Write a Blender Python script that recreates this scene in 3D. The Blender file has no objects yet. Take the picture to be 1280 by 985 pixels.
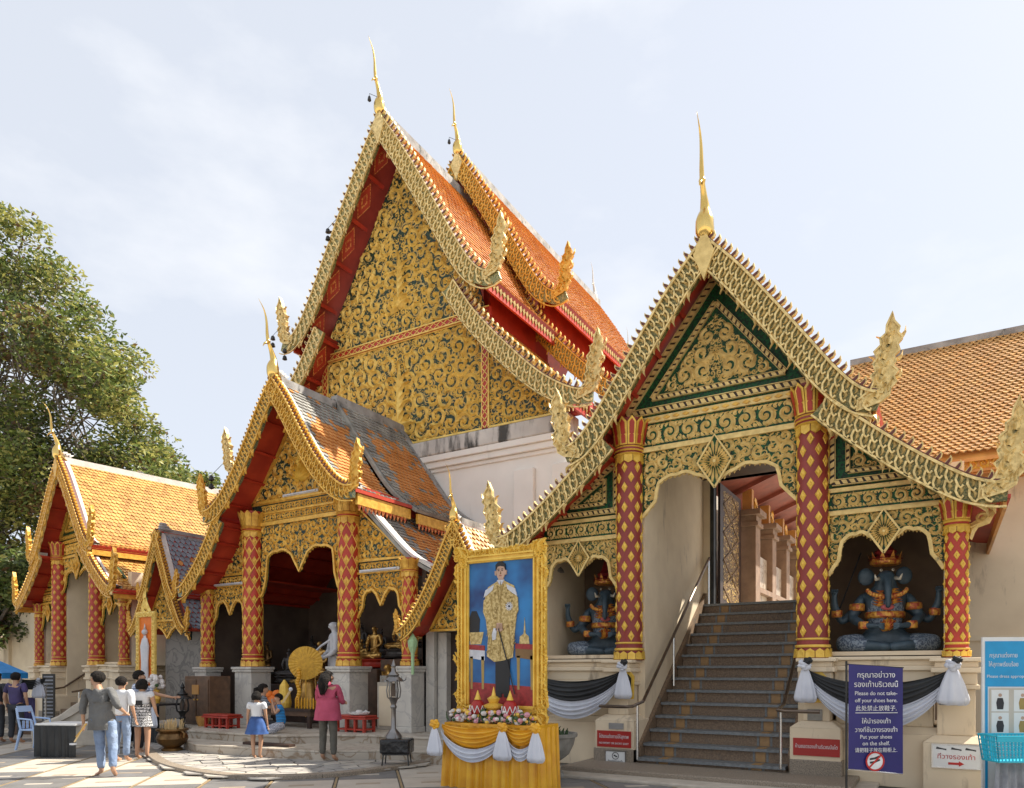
import bpy, bmesh, math, random
import numpy as np
from mathutils import Vector, Matrix
R_ = math.radians
random.seed(7); rng = np.random.default_rng(7)
SC = bpy.context.scene; COL = SC.collection
# ------------------------------------------------------------------ camera
cam_d = bpy.data.cameras.new('camera'); cam = bpy.data.objects.new('camera', cam_d); COL.objects.link(cam)
cam.location = (0, 0, 1.6); cam.rotation_euler = (R_(90), 0, R_(31))
cam_d.sensor_width = 36; cam_d.lens = 36*900/1280; cam_d.shift_y = (840-492.5)/1280
cam_d.clip_start = .1; cam_d.clip_end = 4000
SC.camera = cam
# ------------------------------------------------------------------ sky, sun, exposure
SUN_AZ, SUN_EL = R_(40), R_(50)
wd = bpy.data.worlds.new('World'); SC.world = wd; wd.use_nodes = True
nt = wd.node_tree; nt.nodes.clear()
def N(t, typ, **kw):
    n = t.nodes.new(typ)
    for k, v in kw.items():
        if hasattr(n, k): setattr(n, k, v)
    return n
wo = N(nt, 'ShaderNodeOutputWorld'); bg = N(nt, 'ShaderNodeBackground'); bg.inputs[1].default_value = .13
sky = N(nt, 'ShaderNodeTexSky', sky_type='NISHITA', sun_disc=False, sun_elevation=SUN_EL, sun_rotation=SUN_AZ, altitude=1000, air_density=1., dust_density=3.5, ozone_density=1.)
tc = N(nt, 'ShaderNodeTexCoord'); mp = N(nt, 'ShaderNodeMapping'); mp.inputs['Scale'].default_value = (1, 1, 2.2)
nz = N(nt, 'ShaderNodeTexNoise'); nz.inputs['Scale'].default_value = 2.6; nz.inputs['Detail'].default_value = 7; nz.inputs['Roughness'].default_value = .55
cr = N(nt, 'ShaderNodeValToRGB'); cr.color_ramp.elements[0].position = .5; cr.color_ramp.elements[0].color = (.0, .0, .0, 1); cr.color_ramp.elements[1].position = .72; cr.color_ramp.elements[1].color = (.95, .95, .95, 1)
mz = N(nt, 'ShaderNodeMix', data_type='RGBA'); mz.inputs['Factor'].default_value = .82; mz.inputs['B'].default_value = (3.42, 3.56, 3.80, 1)   # thin white haze over the whole sky
mx = N(nt, 'ShaderNodeMix', data_type='RGBA'); mx.inputs['B'].default_value = (4.0, 4.1, 4.3, 1)
L = nt.links.new
L(tc.outputs['Generated'], mp.inputs[0]); L(mp.outputs[0], nz.inputs[0]); L(nz.outputs[0], cr.inputs[0])
L(cr.outputs[0], mx.inputs['Factor']); L(sky.outputs[0], mz.inputs['A']); L(mz.outputs['Result'], mx.inputs['A']); L(mx.outputs['Result'], bg.inputs[0]); L(bg.outputs[0], wo.inputs[0])
sl = bpy.data.lights.new('sun', 'SUN'); sl.energy = 4.8; sl.angle = R_(.55); sl.color = (1, .93, .82)
so = bpy.data.objects.new('sun', sl); COL.objects.link(so)
so.rotation_euler = Vector((-math.sin(SUN_AZ)*math.cos(SUN_EL), -math.cos(SUN_AZ)*math.cos(SUN_EL), -math.sin(SUN_EL))).to_track_quat('-Z', 'Y').to_euler()
SC.view_settings.view_transform = 'Standard'; SC.view_settings.look = 'None'; SC.view_settings.exposure = .95; SC.view_settings.gamma = 1
# ------------------------------------------------------------------ materials
MATS = {}
def mat(name, col, col2=None, rough=.6, metal=0., scale=6., bump=.15, detail=5., spec=.5, dirt=None, contrast=.35, emit=0, trans=0, bscale=None, wscale=0, dist=.02):
    """procedural: two colours mixed by noise, optional dirt colour on a second noise, fine bump"""
    m = bpy.data.materials.new(name); m.use_nodes = True; t = m.node_tree; b = t.nodes['Principled BSDF']; l = t.links.new
    tc = N(t, 'ShaderNodeTexCoord'); nz = N(t, 'ShaderNodeTexNoise'); nz.inputs['Scale'].default_value = scale; nz.inputs['Detail'].default_value = detail
    l(tc.outputs['Object'], nz.inputs[0])
    rp = N(t, 'ShaderNodeValToRGB'); e = rp.color_ramp.elements; c2 = col2 or tuple(c*.72 for c in col)
    e[0].position = .5-contrast/2; e[0].color = (*c2, 1); e[1].position = .5+contrast/2; e[1].color = (*col, 1)
    l(nz.outputs[0], rp.inputs[0]); out = rp.outputs[0]
    if dirt:
        n2 = N(t, 'ShaderNodeTexNoise'); n2.inputs['Scale'].default_value = dirt[1]; n2.inputs['Detail'].default_value = 8; n2.inputs['Roughness'].default_value = .65
        mpp = N(t, 'ShaderNodeMapping'); mpp.inputs['Scale'].default_value = (1.6, 1.6, .35 if 'plaster' in name or 'cream' in name else 1); l(tc.outputs['Object'], mpp.inputs[0]); l(mpp.outputs[0], n2.inputs[0])
        r2 = N(t, 'ShaderNodeValToRGB'); r2.color_ramp.elements[0].position = dirt[2]; r2.color_ramp.elements[1].position = min(.99, dirt[2]+.12)
        l(n2.outputs[0], r2.inputs[0])
        mm = N(t, 'ShaderNodeMix', data_type='RGBA'); l(r2.outputs[0], mm.inputs['Factor']); l(out, mm.inputs['A']); mm.inputs['B'].default_value = (*dirt[0], 1); out = mm.outputs['Result']
    l(out, b.inputs['Base Color']); b.inputs['Roughness'].default_value = rough; b.inputs['Metallic'].default_value = metal
    b.inputs['Specular IOR Level'].default_value = spec
    if trans: b.inputs['Transmission Weight'].default_value = trans
    if bump:
        n3 = N(t, 'ShaderNodeTexNoise'); n3.inputs['Scale'].default_value = bscale or scale*5; n3.inputs['Detail'].default_value = 6; l(tc.outputs['Object'], n3.inputs[0])
        bp = N(t, 'ShaderNodeBump'); bp.inputs['Strength'].default_value = bump; bp.inputs['Distance'].default_value = dist; l(n3.outputs[0], bp.inputs['Height']); l(bp.outputs[0], b.inputs['Normal'])
    MATS[name] = m; return m
def veined(name, col, vein, scale=3., rough=.35, th=.04):
    m = mat(name, col, tuple(c*.85 for c in col), rough=rough, scale=scale, bump=.05); t = m.node_tree; l = t.links.new; b = t.nodes['Principled BSDF']
    prev = b.inputs['Base Color'].links[0].from_socket
    tc = N(t, 'ShaderNodeTexCoord'); n = N(t, 'ShaderNodeTexNoise'); n.inputs['Scale'].default_value = scale*.8; n.inputs['Detail'].default_value = 9; n.inputs['Distortion'].default_value = 1.6
    l(tc.outputs['Object'], n.inputs[0]); s = N(t, 'ShaderNodeMath', operation='SUBTRACT'); s.inputs[1].default_value = .5; l(n.outputs[0], s.inputs[0])
    a = N(t, 'ShaderNodeMath', operation='ABSOLUTE'); l(s.outputs[0], a.inputs[0])
    r = N(t, 'ShaderNodeValToRGB'); r.color_ramp.elements[0].color = (1, 1, 1, 1); r.color_ramp.elements[1].color = (0, 0, 0, 1); r.color_ramp.elements[1].position = th; l(a.outputs[0], r.inputs[0])
    mm = N(t, 'ShaderNodeMix', data_type='RGBA'); l(r.outputs[0], mm.inputs['Factor']); l(prev, mm.inputs['A']); mm.inputs['B'].default_value = (*vein, 1); l(mm.outputs['Result'], b.inputs['Base Color']); return m
mat('gold_pale', (.84, .62, .24), (.60, .43, .15), rough=.45, metal=.15, scale=9, bump=.25, dirt=((.16, .13, .06), 5, .62))
mat('gold_grey', (.88, .67, .29), (.62, .45, .17), rough=.4, metal=.2, scale=14, bump=.3, contrast=.2, dirt=((.20, .18, .08), 9, .56))
mat('gold_warm', (.86, .52, .09), (.58, .30, .04), rough=.38, metal=.2, scale=9, bump=.25)
mat('gold_shine', (.85, .60, .20), (.66, .43, .12), rough=.2, metal=.95, scale=3, bump=.04)
mat('gold_yellow', (.86, .57, .10), (.70, .42, .05), rough=.34, metal=.2, scale=7, bump=.3)
mat('red_lacquer', (.50, .042, .018), (.36, .028, .014), rough=.45, scale=3, bump=.05)
mat('red_soffit', (.56, .062, .026), (.40, .035, .018), rough=.5, scale=2.5, bump=.1)
mat('red_column', (.30, .045, .033), (.22, .03, .024), rough=.5, scale=3, bump=.05)
mat('red_pattern', (.80, .34, .10), (.46, .07, .02), rough=.5, scale=22, contrast=.12, bump=.2)
mat('green_glass', (.010, .09, .028), (.012, .03, .018), rough=.35, spec=.25, scale=30, contrast=.1, bump=.3)
mat('green_board', (.010, .07, .025), (.01, .03, .015), rough=.5, spec=.25, scale=5)
mat('black_blue', (.012, .03, .035), (.04, .07, .035), rough=.4, spec=.25, scale=24, contrast=.1, bump=.1)
mat('cream_plaster', (.79, .66, .47), (.70, .57, .40), rough=.8, scale=1.6, bump=.12, dirt=((.42, .33, .23), 2.2, .57))
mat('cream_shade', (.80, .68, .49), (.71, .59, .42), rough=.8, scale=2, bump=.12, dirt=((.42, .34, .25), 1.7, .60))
mat('white_plaster', (.88, .85, .80), (.80, .77, .72), rough=.85, scale=1.1, bump=.15, dirt=((.62, .59, .54), .9, .62))
mat('stained_plaster', (.66, .63, .58), (.48, .45, .42), rough=.9, scale=1.6, bump=.3, dirt=((.07, .07, .065), 1.5, .50))
mat('granite', (.34, .28, .21), (.18, .145, .11), rough=.6, scale=60, contrast=.25, bump=.08)
mat('step_stone', (.25, .17, .105), (.15, .10, .065), rough=.55, scale=40, contrast=.3, bump=.1, dirt=((.10, .085, .07), 2, .6))
mat('step_nosing', (.21, .225, .23), (.13, .14, .145), rough=.45, scale=20, bump=.1)
mat('inlay_ochre', (.42, .25, .10), (.30, .17, .07), rough=.5, scale=8)
mat('tile_orange', (.64, .26, .055), (.46, .16, .03), rough=.45, scale=1.4, bump=.1, contrast=.5)
mat('tile_orange2', (.72, .36, .09), (.54, .23, .05), rough=.45, scale=3)
mat('tile_yellow', (.60, .35, .10), (.48, .26, .07), rough=.35, scale=2)
mat('tile_yellow2', (.48, .25, .07), (.38, .19, .05), rough=.35, scale=2)
mat('tile_grey', (.40, .39, .35), (.2, .195, .18), spec=.15, rough=.85, scale=3, dirt=((.32, .31, .27), 2.5, .58))
mat('tile_slate', (.27, .30, .35), (.16, .18, .22), rough=.4, scale=4)
mat('tile_rust', (.66, .31, .11), (.50, .21, .06), spec=.15, rough=.85, scale=3, dirt=((.16, .14, .12), 3, .6))
mat('tile_tan', (.54, .28, .07), (.43, .20, .05), rough=.5, scale=3)
mat('tile_edge', (.82, .62, .32), (.70, .50, .24), rough=.6, scale=8)
mat('mortar_white', (.74, .71, .66), (.56, .53, .49), rough=.85, scale=3, bump=.3, dirt=((.25, .24, .22), 3, .62))
mat('mortar_grey', (.40, .39, .37), (.22, .21, .20), rough=.9, scale=3, bump=.4, dirt=((.10, .10, .09), 3, .56))
mat('dark_timber', (.055, .028, .018), (.03, .016, .012), rough=.55, scale=5)
mat('brown_wood', (.16, .085, .045), (.09, .05, .028), rough=.5, scale=7)
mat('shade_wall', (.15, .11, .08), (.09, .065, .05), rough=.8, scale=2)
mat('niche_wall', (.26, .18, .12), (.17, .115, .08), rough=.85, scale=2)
veined('marble', (.58, .55, .49), (.42, .40, .37), 2.4)
veined('marble_dark', (.20, .18, .16), (.07, .065, .06), 2.2, .4)
veined('marble_warm', (.50, .44, .36), (.26, .18, .11), 2., .4)
mat('steel', (.62, .62, .62), (.5, .5, .5), rough=.22, metal=.95, bump=0)
mat('dark_iron', (.06, .06, .06), (.03, .03, .03), rough=.4, metal=.6)
mat('bronze', (.30, .17, .06), (.14, .08, .035), rough=.35, metal=.8, scale=5)
mat('grey_stone', (.34, .32, .28), (.20, .19, .165), rough=.85, scale=6, bump=.4, dirt=((.10, .095, .08), 4, .58))
mat('pale_stone', (.55, .49, .40), (.42, .37, .30), rough=.8, scale=5, bump=.3)
mat('white_cloth', (.66, .68, .74), (.55, .57, .64), rough=.55, scale=3, bump=.1)
mat('black_cloth', (.022, .024, .026), (.012, .013, .014), rough=.5, scale=5)
mat('yellow_satin', (.82, .44, .02), (.66, .30, .015), rough=.35, scale=4)
MT = MATS
# ------------------------------------------------------------------ mesh builder
class MB:
    def __init__(s): s.v = []; s.f = []; s.m = []
    def add(s, vs, fs, mi=0):
        o = len(s.v); s.v.extend([tuple(map(float, p)) for p in vs]); s.f.extend([tuple(i+o for i in f) for f in fs]); s.m.extend([mi]*len(fs)); return s
    def box(s, x0, x1, y0, y1, z0, z1, mi=0):
        return s.add([(x0, y0, z0), (x1, y0, z0), (x1, y1, z0), (x0, y1, z0), (x0, y0, z1), (x1, y0, z1), (x1, y1, z1), (x0, y1, z1)],
                     [(0, 3, 2, 1), (4, 5, 6, 7), (0, 1, 5, 4), (1, 2, 6, 5), (2, 3, 7, 6), (3, 0, 4, 7)], mi)
    def prism(s, poly, y0, y1, mi=0):
        n = len(poly)
        a = sum(poly[i][0]*poly[(i+1) % n][1]-poly[(i+1) % n][0]*poly[i][1] for i in range(n))
        if a < 0: poly = poly[::-1]
        return s.add([(x, y0, z) for x, z in poly]+[(x, y1, z) for x, z in poly],
                     [tuple(range(n)), tuple(range(2*n-1, n-1, -1))]+[(i, i+n, (i+1) % n+n, (i+1) % n) for i in range(n)], mi)
    def flat(s, poly, z0, z1, mi=0):            # poly in x, y, extruded in z
        n = len(poly)
        a = sum(poly[i][0]*poly[(i+1) % n][1]-poly[(i+1) % n][0]*poly[i][1] for i in range(n))
        if a < 0: poly = poly[::-1]
        return s.add([(x, y, z0) for x, y in poly]+[(x, y, z1) for x, y in poly],
                     [tuple(range(n-1, -1, -1)), tuple(range(n, 2*n))]+[(i, (i+1) % n, (i+1) % n+n, i+n) for i in range(n)], mi)
    def lathe(s, prof, c=(0, 0, 0), n=20, mi=0, sx=1, sy=1):
        vs = []; fs = []; k = len(prof)
        for r, z in prof:
            for j in range(n):
                a = 2*math.pi*j/n; vs.append((c[0]+r*sx*math.cos(a), c[1]+r*sy*math.sin(a), c[2]+z))
        for i in range(k-1):
            for j in range(n): fs.append((i*n+j, i*n+(j+1) % n, (i+1)*n+(j+1) % n, (i+1)*n+j))
        fs.append(tuple(range(n-1, -1, -1))); fs.append(tuple(range((k-1)*n, k*n)))
        return s.add(vs, fs, mi)
    def tube(s, pts, rad, n=8, mi=0, flat=1., flatax=None):
        P = [Vector(p) for p in pts]; k = len(P)
        if not hasattr(rad, '__len__'): rad = [rad]*k
        vs = []; u = None
        for i in range(k):
            t = (P[min(i+1, k-1)]-P[max(i-1, 0)]).normalized()
            if flatax is not None:
                w = Vector(flatax); w = (w-t*w.dot(t)).normalized(); u = t.cross(w)
            else:
                if u is None: u = t.orthogonal().normalized()
                u = (u-t*u.dot(t)); u = u.normalized() if u.length > 1e-6 else t.orthogonal().normalized(); w = t.cross(u)
            for j in range(n):
                a = 2*math.pi*j/n; vs.append(P[i]+u*(math.cos(a)*rad[i])+w*(math.sin(a)*rad[i]*flat))
        fs = [(i*n+j, i*n+(j+1) % n, (i+1)*n+(j+1) % n, (i+1)*n+j) for i in range(k-1) for j in range(n)]
        fs.append(tuple(range(n-1, -1, -1))); fs.append(tuple(range((k-1)*n, k*n)))
        return s.add(vs, fs, mi)
    def ball(s, c, r, n=12, mi=0, sq=(1, 1, 1)):
        m = max(4, n//2)
        prof = [(max(.001, math.sin(math.pi*i/m)), -math.cos(math.pi*i/m)) for i in range(m+1)]
        o = len(s.v); s.lathe(prof, (0, 0, 0), n, mi)
        for i in range(o, len(s.v)):
            v = s.v[i]; s.v[i] = (c[0]+v[0]*r*sq[0], c[1]+v[1]*r*sq[1], c[2]+v[2]*r*sq[2])
        return s
    def xf(s, M, start=0):
        for i in range(start, len(s.v)): s.v[i] = tuple(M @ Vector(s.v[i]))
        return s
    def mesh(s, name, mats):
        me = bpy.data.meshes.new(name); me.from_pydata(s.v, [], s.f)
        if any(s.m) and not isinstance(mats, (list, tuple)): mats = [mats, 'gold_deep']
        for m in (mats if isinstance(mats, (list, tuple)) else [mats]): me.materials.append(MT[m] if isinstance(m, str) else m)
        if any(s.m): me.polygons.foreach_set('material_index', s.m)
        return me
    def build(s, name, mats, parent=None, smooth=False, kind=None, loc=None, bev=0, label=None):
        me = s.mesh(name, mats)
        if smooth:
            try: me.shade_smooth()
            except Exception: pass
        o = put(name, me, parent, loc)
        if kind: o['kind'] = kind
        if label: o['label'] = label
        if smooth == 'auto':
            md = o.modifiers.new('e', 'EDGE_SPLIT'); md.split_angle = R_(40)
        if bev:
            md = o.modifiers.new('b', 'BEVEL'); md.width = bev; md.segments = 2; md.limit_method = 'ANGLE'; md.angle_limit = R_(40)
        return o
def put(name, me, parent=None, loc=None, rot=None, sc=None):
    o = bpy.data.objects.new(name, me); COL.objects.link(o)
    if parent: o.parent = parent
    if loc is not None: o.location = loc
    if rot is not None: o.rotation_euler = rot
    if sc is not None: o.scale = sc if hasattr(sc, '__len__') else (sc, sc, sc)
    return o
def thing(name, label, cat, loc=(0, 0, 0), rz=0, group=None):
    o = put(name, None, None, loc, (0, 0, rz)); o['label'] = label; o['category'] = cat; o.empty_display_size = .2
    if group: o['group'] = group
    return o
def tag(o, label, cat, group=None):
    o['label'] = label; o['category'] = cat
    if group: o['group'] = group
    return o
def struct(o): o['kind'] = 'structure'; return o
def cat_rom(P, n=8):
    P = [np.array(p, float) for p in P]; Q = [2*P[0]-P[1]]+P+[2*P[-1]-P[-2]]; out = []
    for i in range(1, len(Q)-2):
        for j in range(n):
            t = j/n; a, b, c, d = Q[i-1:i+3]
            out.append(.5*((2*b)+(c-a)*t+(2*a-5*b+4*c-d)*t*t+(3*b-a-3*c+d)*t**3))
    out.append(P[-1]); return [tuple(p) for p in out]
class Path:                                     # arclength parametrised polyline in x, z
    def __init__(s, pts): s.p = np.array(pts, float); d = np.hypot(*(np.diff(s.p, axis=0).T)); s.s = np.concatenate([[0], np.cumsum(d)]); s.L = s.s[-1]
    def at(s, t): return np.array([np.interp(t, s.s, s.p[:, 0]), np.interp(t, s.s, s.p[:, 1])])
    def tan(s, t): a = s.at(max(0, t-.02)); b = s.at(min(s.L, t+.02)); d = b-a; return d/(np.hypot(*d)+1e-9)
# ------------------------------------------------------------------ scrollwork
def _scroll_template(hand, turns, seed, fat=1.):
    r_ = random.Random(seed); vs = []; fs = []; n = 22
    def P(t): a = hand*turns*2*math.pi*t; r = (1-t)**.85*.84+.04; return (math.cos(a)*r, math.sin(a)*r)
    for i in range(n+1):
        t = i/n; p = P(t); q = P(min(1, t+.01)); o = P(max(0, t-.01)); d = (q[0]-o[0], q[1]-o[1]); l = math.hypot(*d)+1e-9; nx, nz = -d[1]/l, d[0]/l
        w = .20*fat*(1-.35*t); vs += [(p[0]+nx*w, 0, p[1]+nz*w), (p[0], -.30, p[1]), (p[0]-nx*w, 0, p[1]-nz*w)]
        if i: k = 3*i; fs += [(k-3, k-2, k+1, k), (k-2, k-1, k+2, k+1)]
    k = len(vs); m = 6
    vs += [(math.cos(2*math.pi*j/m)*.17, 0, math.sin(2*math.pi*j/m)*.17) for j in range(m)]+[(0, -.4, 0)]; fs += [(k+j, k+(j+1) % m, k+m) for j in range(m)]
    for t in (.02, .13, .24, .36, .5):          # leaves thrown off the stem
        p = P(t); q = P(t+.01); d = (q[0]-p[0], q[1]-p[1]); l = math.hypot(*d); d = (d[0]/l, d[1]/l); out = (p[0], p[1]); lo = math.hypot(*out); out = (out[0]/lo, out[1]/lo)
        s = r_.uniform(.8, 1.2)*(1-t*.6); sg = 1 if t < .4 else -1
        a = (p[0]-d[0]*.12*s, p[1]-d[1]*.12*s); b = (p[0]+d[0]*.2*s, p[1]+d[1]*.2*s)
        tip = (p[0]+sg*out[0]*.38*s-d[0]*.22*s, p[1]+sg*out[1]*.38*s-d[1]*.22*s); md = (p[0]+sg*out[0]*.17*s, p[1]+sg*out[1]*.17*s)
        k = len(vs); vs += [(a[0], 0, a[1]), (b[0], 0, b[1]), (tip[0], -.02, tip[1]), (md[0], -.3, md[1])]; fs += [(k, k+3, k+2), (k+3, k+1, k+2)]
    return np.array(vs), fs
TPL = [_scroll_template(h, tn, i) for i, (h, tn) in enumerate([(1, 1.15), (-1, 1.15), (1, 1.45), (-1, 1.45), (1, .95), (-1, .95)])]
TPF = [_scroll_template(h, tn, i+9, 1.3) for i, (h, tn) in enumerate([(1, 1.05), (-1, 1.05), (1, 1.3), (-1, 1.3), (1, .9), (-1, .9)])]
FAT = [False]
def scroll(mb, x, z, r, y, k=None, rot=None, depth=.8):
    if k is None: k = random.randrange(6)
    v, f = (TPF if FAT[0] else TPL)[k]; a = random.uniform(0, 2*math.pi) if rot is None else rot; c, s = math.cos(a)*r, math.sin(a)*r
    o = len(mb.v); mb.v.extend(zip((x+v[:, 0]*c-v[:, 2]*s).tolist(), (y+v[:, 1]*r*depth).tolist(), (z+v[:, 0]*s+v[:, 2]*c).tolist()))
    mb.f.extend([tuple(i+o for i in q) for q in f]); mb.m.extend([0]*len(f))
def sdf(poly, P):
    P = np.asarray(P); n = len(poly); d = np.full(len(P), 1e9); ins = np.zeros(len(P), bool)
    for i in range(n):
        a = np.array(poly[i]); b = np.array(poly[(i+1) % n]); e = b-a; w = P-a; t = np.clip((w@e)/max(e@e, 1e-12), 0, 1); d = np.minimum(d, np.hypot(*(w-np.outer(t, e)).T))
        c = ((a[1] > P[:, 1]) != (b[1] > P[:, 1])); xx = (b[0]-a[0])*(P[:, 1]-a[1])/((b[1]-a[1]) if b[1] != a[1] else 1e-12)+a[0]; ins ^= c & (P[:, 0] < xx)
    return np.where(ins, d, -d)
def fill_scrolls(mb, poly, y, rmax, rmin, mirror=True, gap=.76, depth=.8, tries=900, steps=6, under=True):
    """packs scrolls of falling size into the polygon (x, z); mirrored about x=0 when asked"""
    px = [p[0] for p in poly]; pz = [p[1] for p in poly]; C = []
    for r in np.geomspace(rmax, rmin, steps):
        c = np.column_stack([rng.uniform(0 if mirror else min(px), max(px), tries), rng.uniform(min(pz), max(pz), tries)])
        if mirror: c = c[c[:, 0] > r*.95]
        if not len(c): continue
        c = c[sdf(poly, c) > r*.93]
        for p in c:
            if all((p[0]-q[0])**2+(p[1]-q[1])**2 > ((r+q[2])*gap)**2 for q in C): C.append((p[0], p[1], r))
    # small leaves in what gaps remain
    g = np.column_stack([rng.uniform(0 if mirror else min(px), max(px), tries*2), rng.uniform(min(pz), max(pz), tries*2)]); g = g[sdf(poly, g) > rmin*.7]; CA = np.array(C) if C else np.zeros((0, 3)); q_ = []
    for p in g:
        if len(CA) and np.min(np.hypot(CA[:, 0]-p[0], CA[:, 1]-p[1])-CA[:, 2]*.98) < rmin*.12: continue
        if any((p[0]-o[0])**2+(p[1]-o[1])**2 < (rmin*1.15)**2 for o in q_): continue
        q_.append(p); a = random.uniform(0, 6.28); l = rmin*.95
        for s in ((1, -1) if mirror else (1,)):
            for b in (a, a+2.1): leaf(mb, (s*(p[0]-math.cos(b)*l*.2), p[1]-math.sin(b)*l*.2), (s*(p[0]+math.cos(b)*l), p[1]+math.sin(b)*l), l*.6, y, rmin*.3, 0, .2)
    if under:                                       # a finer layer behind, showing through the gaps
        k0 = len(mb.m); fill_scrolls(mb, poly, y+.004, rmax*.62, rmin*.9, mirror, .90, depth*.4, tries, max(3, steps-2), False); mb.m[k0:] = [1]*(len(mb.m)-k0)
    for x, z, r in C:
        k = random.randrange(6); a = random.uniform(0, 6.283); scroll(mb, x, z, r*1.06, y, k, a, depth)
        if mirror: scroll(mb, -x, z, r*1.06, y, k ^ 1, math.pi-a, depth)
    return C
def scroll_band(mb, x0, x1, z0, z1, y, depth=.8):
    h = z1-z0; n = max(1, round((x1-x0)/(h*.92))); w = (x1-x0)/n
    for i in range(int((x1-x0)/(h*.22))):
        for s in (-1, 1): x = x0+(i+.5)*h*.22; leaf(mb, (x-h*.1, (z0+z1)/2+s*h*.30), (x+h*.12, (z0+z1)/2+s*h*.46), h*.16, y, h*.05, 0, .2*s)
    for i in range(n):
        scroll(mb, x0+(i+.5)*w, (z0+z1)/2, h*.47, y, 2+(i % 2), (math.pi/2 if i % 2 else -math.pi/2), depth)
        for s in (-1, 1):
            if i < n-1: scroll(mb, x0+(i+1)*w, (z0+z1)/2+s*h*.33, h*.15, y, 4+(i % 2), None, depth)
def leaf(mb, base, tip, w, y, h=.03, mi=0, bend=.15):
    """curved flame leaf from base to tip in x, z standing h proud of y"""
    bx, bz = base; tx, tz = tip; dx, dz = tx-bx, tz-bz; l = math.hypot(dx, dz)+1e-9; nx, nz = -dz/l, dx/l
    m = [(bx+dx*t+nx*l*bend*math.sin(math.pi*t), bz+dz*t+nz*l*bend*math.sin(math.pi*t)) for t in (0, .35, .7, 1)]; ww = [w*.7, w, w*.55, 0]
    vs = []
    for (x, z), q in zip(m, ww): vs += [(x+nx*q/2, y, z+nz*q/2), (x, y-h, z), (x-nx*q/2, y, z-nz*q/2)]
    fs = []
    for i in range(3): k = 3*i; fs += [(k, k+1, k+4, k+3), (k+1, k+2, k+5, k+4), (k+2, k, k+3, k+5)]
    mb.add(vs, fs, mi)
def ribbon(mb, pts, w, y, h, mi=0):
    """flat-topped strip along x, z points, h proud of y"""
    P = [np.array(p, float) for p in pts]; vs = []; fs = []
    for i in range(len(P)):
        d = P[min(i+1, len(P)-1)]-P[max(0, i-1)]; d = d/(np.hypot(*d)+1e-9); n = np.array([-d[1], d[0]])*w/2; a = P[i]+n; b = P[i]-n
        vs += [(a[0], y, a[1]), (a[0], y-h, a[1]), (b[0], y-h, b[1]), (b[0], y, b[1])]
        if i: k = 4*i; fs += [(k-4, k-3, k+1, k), (k-3, k-2, k+2, k+1), (k-2, k-1, k+3, k+2)]
    e = len(vs)-4; fs += [(0, 1, 2, 3), (e+3, e+2, e+1, e)]; mb.add(vs, fs, mi)
def dentil(mb, p0, p1, w, y, h, step=.1, mg=0, md=1):
    """bar with alternating raised blocks: gold over dark"""
    ribbon(mb, [p0, p1], w, y, h*.55, md); d = np.array(p1)-np.array(p0); l = np.hypot(*d); d = d/l; n = max(1, int(l/step))
    for i in range(n):
        a = np.array(p0)+d*(i+.12)*l/n; b = np.array(p0)+d*(i+.72)*l/n; q = np.array([-d[1], d[0]])*w*.32
        vs = [(a-q)[0], (a-q)[1]], [(b-q)[0]+d[0]*w*.1, (b-q)[1]+d[1]*w*.1], [(b+q)[0]-d[0]*w*.3, (b+q)[1]-d[1]*w*.3], [(a+q)[0]-d[0]*w*.3, (a+q)[1]-d[1]*w*.3]
        mb.add([(v[0], y, v[1]) for v in vs]+[(v[0], y-h, v[1]) for v in vs], [(4, 5, 6, 7), (0, 1, 5, 4), (1, 2, 6, 5), (2, 3, 7, 6), (3, 0, 4, 7)], mg)
    for s in (-1, 1): q = np.array([-d[1], d[0]])*w*.46*s; ribbon(mb, [np.array(p0)+q, np.array(p1)+q], w*.1, y, h*1.1, mg)
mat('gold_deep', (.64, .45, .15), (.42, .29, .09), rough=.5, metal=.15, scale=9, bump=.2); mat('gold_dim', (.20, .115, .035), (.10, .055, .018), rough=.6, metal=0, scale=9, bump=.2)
mat('gold_carved', (.93, .68, .19), (.70, .47, .10), rough=.42, metal=.15, scale=9, bump=.2)
mat('mosaic_green', (.26, .21, .075), (.08, .09, .03), rough=.25, scale=40, contrast=.1, bump=.3, metal=.3)
mat('mosaic_pale', (.38, .32, .13), (.15, .16, .06), rough=.25, scale=30, contrast=.1, bump=.3, metal=.3)
mat('mosaic_dark', (.30, .27, .12), (.07, .12, .10), rough=.25, scale=50, contrast=.1, bump=.3, metal=.3)

mat('wine', (.14, .03, .02), (.08, .02, .014), rough=.5)

mat('red_coffer', (.34, .035, .018), (.24, .022, .012), rough=.5, scale=3)
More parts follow.
